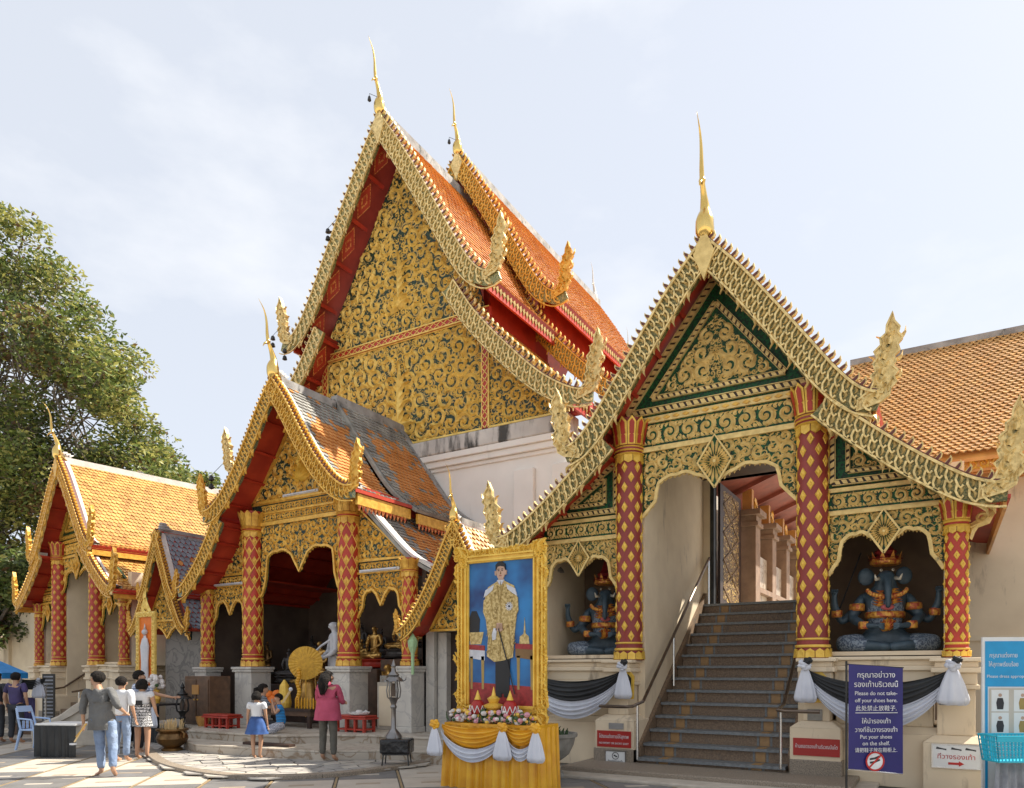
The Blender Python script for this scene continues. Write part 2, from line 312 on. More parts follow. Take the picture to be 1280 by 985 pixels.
# ------------------------------------------------------------------ building parts
def roof_tiles(mb, path, side, y0, y1, tw, th, lift=.02, pick=None, point=.5, edge=None):
    """one tile = lifted pointed plate with front edges; path runs ridge to eave (x, z)"""
    rows = max(1, int(path.L/th)); cols = max(1, int((y1-y0)/tw)); tw = (y1-y0)/cols
    for i in range(rows):
        sa = i*path.L/rows; sb = (i+1)*path.L/rows+th*.25; a = path.at(sa); b = path.at(min(sb, path.L)) + path.tan(sb)*(max(0, sb-path.L)); t = path.tan((sa+sb)/2); n = np.array([-t[1], t[0]])
        if n[1] < 0: n = -n
        off = tw/2 if i % 2 else 0
        mid = a+(b-a)*(1-point*.55)
        A = a+n*lift*.2; M = mid+n*lift*1.1; B = b+n*lift*1.5; ML = mid+n*lift*.2; BL = b+n*lift*.3
        for j in range(cols+(1 if off else 0)):
            l = y0+j*tw-off; r = min(l+tw, y1); l = max(l, y0)
            if r-l < tw*.3: continue
            g = tw*.04; l += g; r -= g; c = (l+r)/2; mi = pick(j/cols, i/rows) if pick else 0; jt = random.uniform(-.25, .25)*lift
            vs = [(A, l), (A, r), (M, r), (B, c), (M, l), (ML, r), (BL, c), (ML, l)]
            V = [(side*p[0], y, p[1]+jt) for p, y in vs]
            fs = [(0, 1, 2, 3, 4), (4, 3, 6, 7), (3, 2, 5, 6)]
            if side > 0: fs = [tuple(reversed(f)) for f in fs]
            o = len(mb.v); mb.v.extend(V); mb.f.extend([tuple(q+o for q in f) for f in fs]); mb.m.extend([mi, mi if edge is None else edge, mi if edge is None else edge])
def roof_slab(path, side, y0, y1, th=.07, n=14):
    m = MB(); S = [path.at(path.L*i/n) for i in range(n+1)]; T = [path.tan(path.L*i/n) for i in range(n+1)]
    lo = [s+np.array([t[1], -t[0]])*th if t[1] < 0 else s-np.array([0, th]) for s, t in zip(S, T)]
    vs = []; fs = []
    for i in range(n+1):
        for p in (S[i], lo[i]): vs += [(side*p[0], y0, p[1]), (side*p[0], y1, p[1])]
    for i in range(n):
        k = 4*i; fs += [(k, k+1, k+5, k+4), (k+2, k+6, k+7, k+3), (k, k+4, k+6, k+2), (k+1, k+3, k+7, k+5)]
    fs += [(0, 2, 3, 1), (4*n, 4*n+1, 4*n+3, 4*n+2)]
    return m.add(vs, fs)
_cache = {}
def tooth_mesh(side, h, mats):
    k = ('tooth', side, h, mats)
    if k not in _cache:
        m = MB(); s = side
        P = [(0, 0), (.42*h, 0), (.50*h, .45*h), (.34*h, .8*h), (.02*h, 1.0*h), (.10*h, .7*h), (.04*h, .4*h)]
        m.prism([(s*x, z) for x, z in P], -.035, .035, 0)
        Q = [(.08*h, .05*h), (.36*h, .05*h), (.40*h, .42*h), (.26*h, .70*h), (.16*h, .66*h)]; m.prism([(s*x, z) for x, z in Q], -.046, -.036, 1)
        _cache[k] = m.mesh('tooth', mats)
    return _cache[k]
def naga_mesh(side, s, mats, kind='naga'):
    k = (kind, side, s, mats)
    if k in _cache: return _cache[k]
    m = MB()
    if kind == 'naga':
        out = [(-.34, -.02), (-.17, .10), (-.12, .22), (-.17, .30), (-.10, .36), (-.13, .48), (-.08, .56), (-.12, .66), (-.03, .74), (-.04, .84), (.04, .90), (.05, 1.02), (.13, 1.20), (.15, 1.06), (.22, .96), (.20, .88), (.26, .80), (.19, .72), (.22, .62), (.14, .55), (.17, .46), (.13, .40), (.20, .32), (.14, .24), (.18, .16), (.10, .08), (.08, -.02), (-.04, -.10), (-.20, -.14), (-.36, -.18)]
        O = [(side*x*s, z*s) for x, z in out]; m.prism(O, -.045*s, .045*s, 0)
        for f, dy in ((-1, -.045*s), ):
            ribbon(m, O+[O[0]], .03*s, dy, .022*s, 0)
            for (x0, z0, x1, z1, w_) in ((-.28, -.10, -.06, .06, .12), (-.10, -.04, .05, .14, .12), (-.02, .04, .03, .26, .12), (.02, .16, -.06, .40, .10), (-.02, .30, .08, .48, .10), (.02, .40, -.05, .62, .10), (.0, .52, .10, .70, .11), (.05, .62, .02, .84, .09), (.08, .72, .16, .92, .10), (.09, .84, .11, 1.06, .08), (.08, .02, .13, .22, .06), (-.10, .14, -.10, .30, .06)):
                leaf(m, (side*x0*s, z0*s), (side*x1*s, z1*s), w_*s, dy, .05*s, 0, .12*side)
        for (x0, z0, x1, z1) in ((.16, .82, .30, .98), (.12, .50, .26, .62), (.12, .22, .24, .38), (-.10, .48, -.20, .62), (-.12, .22, -.22, .34), (0, .74, -.10, .90)):
            leaf(m, (side*x0*s, z0*s), (side*x1*s, z1*s), .07*s, .02*s, .05*s, 0, -.25*side)
    else:                                           # chofa: swan necked finial, leaning out along -y
        sp = cat_rom([(.30, -.10), (.12, -.02), (.0, .06), (-.02, .22), (.0, .38), (-.06, .56), (-.13, .70), (-.16, .78), (-.18, .92), (-.20, 1.2), (-.27, 1.42), (-.42, 1.60)], 5)
        R = np.interp(np.linspace(0, 1, len(sp)), [0, .09, .18, .27, .36, .45, .54, .6, .64, .72, .82, .92, 1], [.05, .09, .14, .135, .078, .050, .036, .055, .036, .034, .024, .012, .002])
        m.tube([(0, y*s, z*s) for y, z in sp], [r*s for r in R], 12, 0)
        m.tube([(0, -.14*s, .74*s), (0, -.26*s, .66*s), (0, -.30*s, .58*s)], [.04*s, .02*s, .003*s], 8, 0)
        for y0, z0, r in ((.18, .09, .05), (.27, .06, .05), (.36, .03, .045)): m.tube([(0, (y0-.04)*s, z0*s), (0, y0*s, (z0+.09)*s), (0, (y0+.09)*s, (z0+.12)*s)], [r*s, r*.8*s, .01], 8, 1)
    _cache[k] = m.mesh(kind, mats); return _cache[k]
def chofa(parent, x, y, z, s=1., mats=('gold_shine', 'mortar_white'), bells=0):
    me = naga_mesh(1, s, mats, 'chofa'); me.shade_smooth(); c = put('chofa', me, parent, (x, y, z))
    if bells:
        m = MB(); m.tube([(0, -.1, .35), (-.16, -.22, .42)], .006, 4); m.tube([(-.16, -.22, .42), (-.16, -.22, .36)], .004, 4); m.lathe([(.015, .12), (.035, .09), (.05, 0), (.005, -.04)], (-.16, -.22, .24), 8)
        m.build('bell', 'dark_iron', c)
    return c
def bargeboard(parent, pts, side, y, w, mats, tooth=.12, th_h=.15, cell=.13, wavy=.14, naga=.9, thick=.07, name='bargeboard', dense=6, rail=True, tooth_mats=None, flame=.42, naga_dx=0):
    """mats: (ribs, mosaic ground, rail)"""
    path = Path(cat_rom(pts, dense)); n = max(8, int(path.L/.07)); up = []; lo = []
    for i in range(n+1):
        t = path.L*i/n; p = path.at(t); d = path.tan(t); nn = np.array([d[1], -d[0]])
        ww = w*(1-.10*(1-abs(math.sin(math.pi*t/flame)))-.25*max(0, (t/path.L-.8)/.2)); up.append(p); lo.append(p+nn*ww)
    m = MB(); vs = []; fs = []
    for a, b in zip(up, lo): vs += [(side*a[0], y, a[1]), (side*b[0], y, b[1]), (side*a[0], y+thick, a[1]), (side*b[0], y+thick, b[1])]
    for i in range(n): k = 4*i; fs += [(k, k+1, k+5, k+4), (k+2, k+6, k+7, k+3), (k, k+4, k+6, k+2), (k+1, k+3, k+7, k+5)]
    fs += [(0, 2, 3, 1), (4*n, 4*n+1, 4*n+3, 4*n+2)]; m.add(vs, fs, 1)
    nc = int(path.L/cell)
    for i in range(nc):                             # rows of scale-shaped cells with a leaf in each
        for row, (c0, c1) in enumerate(((.04, .50), (.50, .97))):
            t = (i+.5+(.5 if row else 0))*cell
            if t > path.L-cell*.6: continue
            p = path.at(t); d = path.tan(t); nn = np.array([d[1], -d[0]]); ww = w*.95*(1-.10*(1-abs(math.sin(math.pi*t/flame)))*row-.25*max(0, (t/path.L-.8)/.2))
            q = [p+nn*ww*(c0+(c1-c0)*b)+d*cell*a for a, b in ((-.50, .0), (-.30, .58), (.12, .92), (.46, 1.), (.5, .7))]
            ribbon(m, [(side*a[0], a[1]) for a in q], cell*.20, y, .03+.01*row, 0)
            b0 = p+nn*ww*(c0+(c1-c0)*.05)-d*cell*.1; t0 = p+nn*ww*(c0+(c1-c0)*.7)+d*cell*.22
            leaf(m, (side*b0[0], b0[1]), (side*t0[0], t0[1]), cell*.34, y, .04, 0)
    nf = int(path.L/flame)
    for i in range(nf):                             # flames curling off the lower edge
        t = (i+.6)*flame; p = path.at(t); d = path.tan(t); nn = np.array([d[1], -d[0]]); b = p+nn*w*.86-d*.05; tp = p+nn*w*(1.0+wavy*2.0)+d*w*.55
        leaf(m, (side*b[0], b[1]), (side*tp[0], tp[1]), w*.26, y+.02, .05, 0, bend=.22*side)
        b = p+nn*w*.86+d*w*.3; tp = p+nn*w*(1.0+wavy*.9)+d*w*.75; leaf(m, (side*b[0], b[1]), (side*tp[0], tp[1]), w*.2, y+.02, .05, 0, bend=.22*side)
    S = [path.at(path.L*i/n) for i in range(n+1)]
    if rail: ribbon(m, [(side*p[0], p[1]) for p in S], .035, y, .045, 0); ribbon(m, [(side*(p[0]), p[1]-.0) for p in [path.at(path.L*i/n)+np.array([path.tan(path.L*i/n)[1], -path.tan(path.L*i/n)[0]])*w*.93 for i in range(n+1)]], .025, y, .04, 0)
    b = m.build(name, list(mats[:2]), parent)
    m2 = MB(); vs = []; fs = []                     # rail on top of the board, under the teeth
    for p in S: vs += [(side*p[0], y-.02, p[1]), (side*p[0], y-.02, p[1]+.045), (side*p[0], y+thick+.12, p[1]+.045), (side*p[0], y+thick+.12, p[1])]
    for i in range(n):
        k = 4*i; fs += [(k+j, k+4+j, k+4+(j+1) % 4, k+(j+1) % 4) for j in range(4)]
    fs += [(3, 2, 1, 0), (4*n, 4*n+1, 4*n+2, 4*n+3)]; m2.add(vs, fs); m2.build('rail', 'wine', b)
    tm = tooth_mesh(side, th_h, tooth_mats or (mats[0], 'wine')); nt_ = int((path.L-.1)/tooth)
    for i in range(nt_):
        t = .08+i*tooth; p = path.at(t)+np.array([0, .035]); d = path.tan(t); ang = math.atan2(-d[1], d[0])*side
        put('tooth', tm, b, (side*p[0], y+.02, p[1]), (0, ang, 0))
    if naga:
        p = path.at(path.L); put('naga_finial', naga_mesh(side, naga, (mats[0], mats[1])), b, (side*(p[0]+naga_dx), y+.03, p[1]-.02))
    return b
def lozenge_mesh(R, w, h, m_):
    k = ('loz', R, w, h, m_)
    if k not in _cache:
        m = MB(); out = [(0, -h/2), (w*.28, -h*.22), (w/2, 0), (w*.26, h*.24), (0, h/2), (-w*.26, h*.24), (-w/2, 0), (-w*.28, -h*.22)]
        def pt(x, z, d): a = x/R-math.pi/2; return ((R+d)*math.cos(a), (R+d)*math.sin(a), z)
        m.add([pt(x, z, .002) for x, z in out]+[pt(x*.8, z*.8, .016) for x, z in out]+[pt(x*.45, z*.45, .012) for x, z in out]+[pt(0, 0, .028)],
              [(i, (i+1) % 8, 8+(i+1) % 8, 8+i) for i in range(8)]+[(8+i, 8+(i+1) % 8, 16+(i+1) % 8, 16+i) for i in range(8)]+[(16+i, 16+(i+1) % 8, 24) for i in range(8)])
        _cache[k] = m.mesh('lozenge', m_)
    return _cache[k]
def petals(m, x, y, R0, R1, z0, z1, n, mi=0, inner=1, point=True):
    """ring of upright lotus petals leaning out from R0 to R1"""
    for j in range(n):
        a = 2*math.pi*j/n; hw = math.pi/n*.92
        def P(u, t, d=0): r = R0+(R1-R0)*t+d; aa = a+hw*u; return (x+r*math.cos(aa), y+r*math.sin(aa), z0+(z1-z0)*t)
        o = [P(-1, 0), P(1, 0), P(1, .7), P(0, 1), P(-1, .7)]; f = [P(-1, 0, .02), P(1, 0, .02), P(1, .7, .025), P(0, 1, .03), P(-1, .7, .025)]
        m.add(o+f, [(5, 6, 7, 8, 9)]+[(i, (i+1) % 5, 5+(i+1) % 5, 5+i) for i in range(5)], mi)
        if inner is not None: m.add([P(-.55, .08, .03), P(.55, .08, .03), P(.55, .66, .035), P(0, .84, .038), P(-.55, .66, .035)], [(0, 1, 2, 3, 4)], inner)
def column(parent, x, y, z0, z1, r, cap=.6, loz=(.14, .2), rows=None, n=None, gold='gold_warm', red='red_column', lattice=False, taper=1., baseflare=1.0, inner='red_lacquer', name='column'):
    zc = z1-cap; zb = z0+.30*min(1, r/.2)
    m = MB().lathe([(r, zb), (r*taper, zc)], (x, y, 0), 24); c = m.build(name, red, parent, smooth='auto')
    b = MB(); k = r/.22
    b.lathe([(r*1.18, z0), (r*1.18, z0+.02*k), (r*1.12, z0+.03*k), (r*1.04, z0+.16*k), (r*1.13, z0+.17*k), (r*1.13, z0+.21*k), (r*1.04, z0+.22*k), (r*1.04, zb)], (x, y, 0), 24, 1)
    b.lathe([(r*1.15, z0+.165*k), (r*1.17, z0+.185*k), (r*1.15, z0+.205*k)], (x, y, 0), 24, 0); b.lathe([(r*1.09, zb-.03), (r*1.12, zb-.015), (r*1.09, zb)], (x, y, 0), 24, 0)
    petals(b, x, y, r*1.17, r*1.08, z0+.012, z0+.15*k, 12, 0, None)
    b.build('column_base', [gold, red], c)
    cp = MB(); rt = r*taper
    cp.lathe([(rt*1.0, zc), (rt*1.06, zc+.02), (rt*1.06, zc+.06), (rt*1.16, zc+.08), (rt*1.16, zc+cap*.22), (rt*1.04, zc+cap*.24), (rt*1.02, zc+cap*.4), (rt*1.2, z1-.05), (rt*1.2, z1)], (x, y, 0), 24, 1)
    for zz in (zc+.01, zc+.07, zc+cap*.2): cp.lathe([(rt*1.14, zz), (rt*1.22, zz+.015), (rt*1.14, zz+.03)], (x, y, 0), 24, 0)
    nn = 12 if r > .2 else 9
    petals(cp, x, y, rt*1.06, rt*1.16, zc+cap*.28, zc+cap*.62, nn, 0, 2); petals(cp, x, y, rt*1.12, rt*1.42, zc+cap*.5, z1, nn, 0, 2)
    petals(cp, x, y, rt*1.02, rt*1.02, zc+.01, zc-.14*k, 10, 0, None)
    cp.build('capital', [gold, red, inner], c)
    n = n or 6; dz = loz[1]*.90; rows = int((zc-zb-.12*k)/dz); dz = (zc-zb-.14*k)/rows
    lm = lozenge_mesh(r+.0, *loz, gold)
    for i in range(rows):
        for j in range(n):
            a = 2*math.pi*(j+(.5 if i % 2 else 0))/n
            if math.sin(a) > .55: continue          # the back touches the wall and cannot be seen
            put('lozenge', lm, c, (x, y, zb+(i+.6)*dz), (0, 0, a+math.pi/2))
    if lattice:
        lt = MB(); turns = (rows*dz)/(2*dz*n)
        for j in range(n):
            for sg in (1, -1):
                pts = [(x+(r+.004)*math.cos(q), y+(r+.004)*math.sin(q), zb+.1*dz+(rows*dz)*u/30) for u in range(31) for q in [2*math.pi*((j+.5*0)/n+sg*turns*u/30)+(math.pi/n)*0]]
                lt.tube(pts, .011, 4)
        o = lt.build('lattice', gold, c)
    return c
def sunburst(parent, x, y, z, w, h, mats=('gold_pale', 'green_glass'), n=24):
    m = MB(); P = [(x, z-h), (x+w*.55, z-h*.45), (x+w, z), (x+w*.55, z+h*.45), (x, z+h), (x-w*.55, z+h*.45), (x-w, z), (x-w*.55, z-h*.45)]; m.prism(P, y-.02, y+.02, 1); ribbon(m, P+[P[0]], .03, y-.02, .03, 0)
    for i in range(n):
        a = 2*math.pi*(i+.5)/n; c, s = math.cos(a), math.sin(a); k = 1/(abs(c)/w+abs(s)/h)*.93; r0 = w*.42
        leaf(m, (x+c*k, z+s*k), (x+c*r0*.9, z+s*r0*.9), .05 if w > .25 else .035, y-.02, .03, 0, 0)
    for i in range(12): a = 2*math.pi*i/12; leaf(m, (x+math.cos(a)*w*.10, z+math.sin(a)*w*.1), (x+math.cos(a)*w*.40, z+math.sin(a)*w*.40), .05, y-.025, .04, 0, 0)
    m.add(*_disc(x, y-.055, z, w*.11, 10), 0)
    return m.build('sunburst', list(mats), parent)
def _disc(x, y, z, r, n): return [(x+r*math.cos(2*math.pi*i/n), y, z+r*math.sin(2*math.pi*i/n)) for i in range(n)], [tuple(range(n-1, -1, -1))]
def scroll_panel(parent, poly, y, rmax, rmin, gold='gold_pale', back='green_glass', cx=0, mirror=True, frame=.05, name='carved_panel', depth=.8, thick=.05, tries=900, bump_y=0, steps=6):
    """backing board with the packed scrollwork standing on it (child scrollwork)"""
    L_ = [(x-cx, z) for x, z in poly]
    o = MB().prism(poly, y, y+thick).build(name, back, parent); m = MB(); C = fill_scrolls(m, L_, y, rmax, rmin, mirror, depth=depth, tries=tries, steps=steps)
    m.v = [(a+cx, b, c) for a, b, c in m.v]
    if frame: ribbon(m, poly+[poly[0]], frame, y-.001, .04)
    q = m.build('scrollwork', gold, o); q['kind'] = 'stuff'; return o
def valance(parent, x0, x1, ztop, leg, arch, y, gold, back, r=(.12, .04), legw=.16, cusps=2, thick=.05, name='valance', pend=.10):
    """pierced board over an opening: legs down at both ends, scalloped arch between"""
    cx = (x0+x1)/2; hw = (x1-x0)/2; P = [(-hw, ztop), (-hw, leg), (-hw+legw*.5, leg+.12), (-hw+legw, leg+(arch-leg)*.45), (-hw+legw*1.15, leg+(arch-leg)*.8)]
    A = []
    for i in range(13):
        u = i/12; xx = (-hw+legw*1.3)*(1-u); zz = arch+.10*math.sin(math.pi*min(1, u*1.25))-(pend*max(0, u-.72)/.28 if cusps else 0)+.03*abs(math.sin(u*math.pi*3)); A.append((xx, zz))
    left = P+A; right = [(-x, z) for x, z in reversed(left[:-1])]; poly = left+right
    o = MB().prism([(x+cx, z) for x, z in poly], y, y+thick).build(name, back, parent); m = MB(); fill_scrolls(m, poly, y, r[0], r[1], True, depth=.8, steps=6, tries=700)
    e = poly[1:-1]; m.v = [(a+cx, b, c) for a, b, c in m.v]
    ribbon(m, [(x+cx, z) for x, z in e], .05, y-.001, .05); ribbon(m, [(x0, ztop), (x1, ztop)], .05, y-.001, .05)
    for i in range(0, len(e)-1):                    # little flames along the scalloped edge
        a = e[i]; b = e[i+1]; mx_, mz_ = (a[0]+b[0])/2+cx, (a[1]+b[1])/2; leaf(m, (mx_, mz_+.02), (mx_+(.02 if mx_ > cx else -.02), mz_-.055), .06, y, .04)
    q = m.build('scrollwork', gold, o); q['kind'] = 'stuff'; return o
def soffit_panels(parent, path, side, y0, y1, n, bar='red_lacquer', t0=.06, t1=1., lz='gold_warm', off=.085, big=False):
    """purlins and lozenges under the eaves"""
    for i in range(n+1):
        t = path.L*(t0+(t1-t0)*i/n); p = path.at(t); d = path.tan(t); nn = np.array([d[1], -d[0]]); a = p+nn*off; b = p+nn*(off+(.10 if big else .05)); w = .05 if big else .03
        vs = [(side*q[0], y, q[1]) for y in (y0, y1) for q in (a-d*w, a+d*w, b+d*w, b-d*w)]
        MB().add(vs, [(0, 1, 2, 3), (7, 6, 5, 4), (0, 4, 5, 1), (1, 5, 6, 2), (2, 6, 7, 3), (3, 7, 4, 0)]).build('purlin', bar, parent)
    if big:
        for i in range(n):
            t = path.L*(t0+(t1-t0)*(i+.5)/n); p = path.at(t); d = path.tan(t); nn = np.array([d[1], -d[0]]); L_ = path.L*(t1-t0)/n*.36; W = (y1-y0)*.30; c = p+nn*(off+.004); yc = (y0+y1)/2
            m = MB()
            for k, (s, mi, h) in enumerate(((1.15, 1, 0), (1., 0, .006), (.52, 1, .012), (.3, 0, .018))):
                cc = c+nn*h; q = [(cc+d*L_*s*math.cos(a), yc+W*s*math.sin(a)) for a in (0, math.pi/2, math.pi, 1.5*math.pi)]
                ce = cc+nn*.008; m.add([(side*a[0], b, a[1]) for a, b in q]+[(side*ce[0], yc, ce[1])], [(0, 1, 4), (1, 2, 4), (2, 3, 4), (3, 0, 4)], mi)
            m.build('lozenge', ['red_soffit', 'red_pattern'], parent)
# ------------------------------------------------------------------ the stair pavilions
FAT[0] = True
def wall(parent, x0, x1, y0, y1, z0, z1, m, name='wall', bev=0): return MB().box(x0, x1, y0, y1, z0, z1).build(name, m, parent, bev=bev)
def podium(parent, x0, x1, yf, yb, ztop, m, name='pedestal', base=None, proj=.0, low=.75):
    """moulded plinth: low block, splayed cap, shaft, cornice"""
    o = MB(); lay = [(0, low, .16), (low, low+.09, .16), (low+.09, ztop-.42, 0), (ztop-.42, ztop-.36, .05), (ztop-.36, ztop-.2, .02), (ztop-.2, ztop-.13, .07), (ztop-.13, ztop-.05, .03), (ztop-.05, ztop, .09)]
    for i, (a, b, e) in enumerate(lay):
        e += proj
        if i == 1:
            k = len(o.v); e2 = e-.12; o.add([(x0-e, yf-e, a), (x1+e, yf-e, a), (x1+e, yb, a), (x0-e, yb, a), (x0-e2, yf-e2, b), (x1+e2, yf-e2, b), (x1+e2, yb, b), (x0-e2, yb, b)], [(0, 1, 5, 4), (1, 2, 6, 5), (2, 3, 7, 6), (3, 0, 4, 7), (4, 5, 6, 7)])
        else: o.box(x0-e, x1+e, yf-e, yb, a, b)
    return o.build(name, m, parent, bev=.012)
def stair_pavilion(name, label, loc, rz, depth, cols, detail=1):
    T = thing(name, label, 'pavilion', loc, rz); near = detail
    gold = cols['gold']; rib, mosaic = cols['barge']; fr = cols['frame']
    up = [(0, 8.22), (.50, 7.66), (.98, 7.02), (1.45, 6.36), (1.85, 5.80), (2.15, 5.48), (2.42, 5.36)]
    lo = [(1.72, 5.46), (2.2, 5.02), (2.8, 4.52), (3.35, 4.13), (3.65, 4.00), (3.82, 3.98)]
    pu = Path(cat_rom([(x*.97, z-.06) for x, z in up], 5)); pl = Path(cat_rom([(1.66, 5.40)]+[(x, z-.06) for x, z in lo[1:]], 5))
    yf = -.60
    # roof tiers, each with soffit, tiles, white verge
    for s in (1, -1):
        nm = 'roof'
        r = roof_slab(pu, s, yf+.05, depth).build(nm, 'red_soffit', T); m = MB()
        roof_tiles(m, pu, s, yf+.22, depth, cols['tw'], cols['tw'], .022, cols['pick']); o = m.build('roof_tiles', cols['tiles'], r); o['kind'] = 'stuff'
        soffit_panels(r, pu, s, yf+.05, depth, 5)
        e = pu.at(pu.L); MB().box(*sorted((s*(e[0]-.06), s*(e[0]-.02))), yf+.1, depth, e[1]-.28, e[1]-.08).build('fascia', cols['fascia'], r)
        r = roof_slab(pl, s, yf+.08, depth).build(nm, 'red_soffit', T); m = MB()
        roof_tiles(m, pl, s, yf+.22, depth, cols['tw'], cols['tw'], .022, cols['pick']); o = m.build('roof_tiles', cols['tiles'], r); o['kind'] = 'stuff'
        soffit_panels(r, pl, s, yf+.05, depth, 4)
        e = pl.at(pl.L); MB().box(*sorted((s*(e[0]-.06), s*(e[0]-.02))), yf+.1, depth, e[1]-.26, e[1]-.08).build('fascia', cols['fascia'], r)
        if cols.get('verge'):
            for p in (pu, pl):
                q = MB(); n = 20
                for i in range(n):
                    a = p.at(p.L*i/n); b = p.at(p.L*(i+1)/n); q.add([(s*a[0], yf+.06, a[1]+.02), (s*a[0], yf+.06, a[1]+.09), (s*a[0], yf+.30, a[1]+.09), (s*a[0], yf+.30, a[1]+.02), (s*b[0], yf+.06, b[1]+.02), (s*b[0], yf+.06, b[1]+.09), (s*b[0], yf+.30, b[1]+.09), (s*b[0], yf+.30, b[1]+.02)], [(0, 1, 5, 4), (1, 2, 6, 5), (2, 3, 7, 6), (3, 0, 4, 7)])
                q.build('verge', 'mortar_white', T)
        bargeboard(T, up, s, yf, .35, (rib, mosaic, 'red_lacquer'), tooth=.125, th_h=.13, cell=.135)
        bargeboard(T, lo, s, yf+.03, .33, (rib, mosaic, 'red_lacquer'), tooth=.135, th_h=.125, cell=.135)
        # red gap board between the tiers
        MB().prism([(s*1.60, 4.80), (s*1.60, 5.70), (s*1.78, 5.62), (s*2.0, 5.4), (s*1.78, 5.1)], .02, .1).build('gable_cheek', 'red_lacquer', T)
        q = MB(); scroll(q, s*1.72, 5.45, .10, .02, 2, 0); q.build('scrollwork', gold, T)['kind'] = 'stuff'
    MB().box(-.06, .06, yf+.2, depth, 7.95, 8.30).build('ridge', 'mortar_white' if cols.get('verge') else 'mortar_grey', T)
    MB().prism([(0, 7.55), (.16, 7.95), (.0, 8.34), (-.16, 7.95)], yf-.06, yf+.0).build('apex_plate', gold, T); chofa(T, 0, yf+.02, 8.26, 1.)
    # gable triangle
    g = MB().prism([(-1.62, 5.86), (1.62, 5.86), (0, 8.06)], .04, .12).build('gable', 'green_glass', T)
    m = MB()
    A, B, C = (-1.50, 5.96), (1.50, 5.96), (0, 7.90)
    for a, b in ((A, B), (B, C), (C, A)): dentil(m, a, b, .11, .04, .05, .115)
    a_, b_, c_ = (-1.06, 6.16), (1.06, 6.16), (0, 7.50)
    for a, b in ((a_, b_), (b_, c_), (c_, a_)): dentil(m, a, b, .08, .04, .045, .10)
    m.build('gable_frame', [fr, 'dark_timber'], g)
    scroll_panel(g, [(-.92, 6.22), (.92, 6.22), (0, 7.36)], .03, .17, .045, gold, 'green_board', frame=0, tries=1600)
    # main beams and valance
    b = MB().box(-1.24, 1.24, .0, .14, 5.76, 5.86).build('beam', fr, T)
    q = MB()
    for i in range(15): x = -1.12+i*.16; q.prism([(x-.06, 5.81), (x, 5.84), (x+.06, 5.81), (x, 5.78)], -.02, -.001)
    q.build('lozenge_band', 'gold_warm', b)
    f = MB().box(-1.24, 1.24, .04, .10, 5.36, 5.76).build('frieze', 'green_glass', T); m = MB(); scroll_band(m, -1.22, 1.22, 5.40, 5.74, .04); m.build('scrollwork', gold, f)['kind'] = 'stuff'
    MB().box(-1.24, 1.24, -.01, .13, 5.30, 5.36).build('beam', fr, T)
    valance(T, -1.22, 1.22, 5.30, 4.20, 4.74, .03, gold, 'green_glass', (.13, .045), .22)
    sunburst(T, 0, -.02, 4.95, .27, .42, (gold, 'green_glass'))
    # side aisles
    for s in (1, -1):
        X0, X1 = 1.66, 3.12
        g = MB().prism([(s*X0, 4.32), (s*X0, 5.30), (s*3.2, 4.32)], .05, .12).build('side_gable', 'green_glass', T); m = MB()
        P = [(s*(X0+.05), 4.38), (s*(X0+.05), 5.18), (s*3.02, 4.38)]
        for i in range(3): dentil(m, P[i], P[(i+1) % 3], .09, .05, .045, .10)
        P2 = [(s*(X0+.26), 4.52), (s*(X0+.26), 4.95), (s*2.58, 4.52)]
        for i in range(3): dentil(m, P2[i], P2[(i+1) % 3], .06, .05, .045, .09)
        m.build('gable_frame', [fr, 'dark_timber'], g)
        scroll_panel(g, [(s*(X0+.31), 4.56), (s*(X0+.31), 4.84), (s*2.38, 4.56)], .035, .10, .03, gold, 'green_board', mirror=False, frame=0)
        MB().box(*sorted((s*X0, s*X1)), .02, .14, 4.24, 4.30).build('beam', fr, T)
        f = MB().box(*sorted((s*X0, s*X1)), .05, .10, 3.97, 4.24).build('frieze', 'green_glass', T); m = MB(); scroll_band(m, *sorted((s*(X0+.02), s*(X1-.02))), 4.0, 4.22, .05); m.build('scrollwork', gold, f)['kind'] = 'stuff'
        MB().box(*sorted((s*X0, s*X1)), .02, .14, 3.92, 3.97).build('beam', fr, T)
        valance(T, *sorted((s*X0, s*X1)), 3.92, 3.02, 3.50, .04, gold, 'green_glass', (.10, .035), .14)
        sunburst(T, s*(X0+X1)/2, -.01, 3.60, .20, .31, (gold, 'green_glass'))
        column(T, s*1.45, -.02, 1.8, 5.84, .215, .62, (.112, .185), gold='gold_yellow' if near else 'gold_warm', red=cols['red'])
        column(T, s*3.27, .0, 1.8, 3.95, .135, .40, (.078, .135), gold='gold_yellow' if near else 'gold_warm', red=cols['red2'])
        m = MB(); leaf(m, (s*3.42, 3.55), (s*3.72, 3.92), .14, .02, .04, 0, -.2*s); leaf(m, (s*3.42, 3.4), (s*3.60, 3.62), .1, .02, .04, 0, .2*s); scroll(m, s*3.56, 3.66, .09, .0, 2, 0); m.build('bracket', gold, T)
        # niche
        xi, xo = sorted((s*1.22, s*1.34)); MB().box(xi, xo, .12, depth, 0, 5.67).build('side_wall', 'cream_shade', T)
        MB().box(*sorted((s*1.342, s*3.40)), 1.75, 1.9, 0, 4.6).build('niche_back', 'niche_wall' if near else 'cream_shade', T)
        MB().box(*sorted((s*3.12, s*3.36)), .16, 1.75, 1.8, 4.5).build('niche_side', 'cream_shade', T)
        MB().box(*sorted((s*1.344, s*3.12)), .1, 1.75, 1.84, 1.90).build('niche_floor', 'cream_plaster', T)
        MB().box(*sorted((s*1.344, s*3.12)), .16, 1.75, 4.0, 4.08).build('niche_ceiling', 'dark_timber', T)
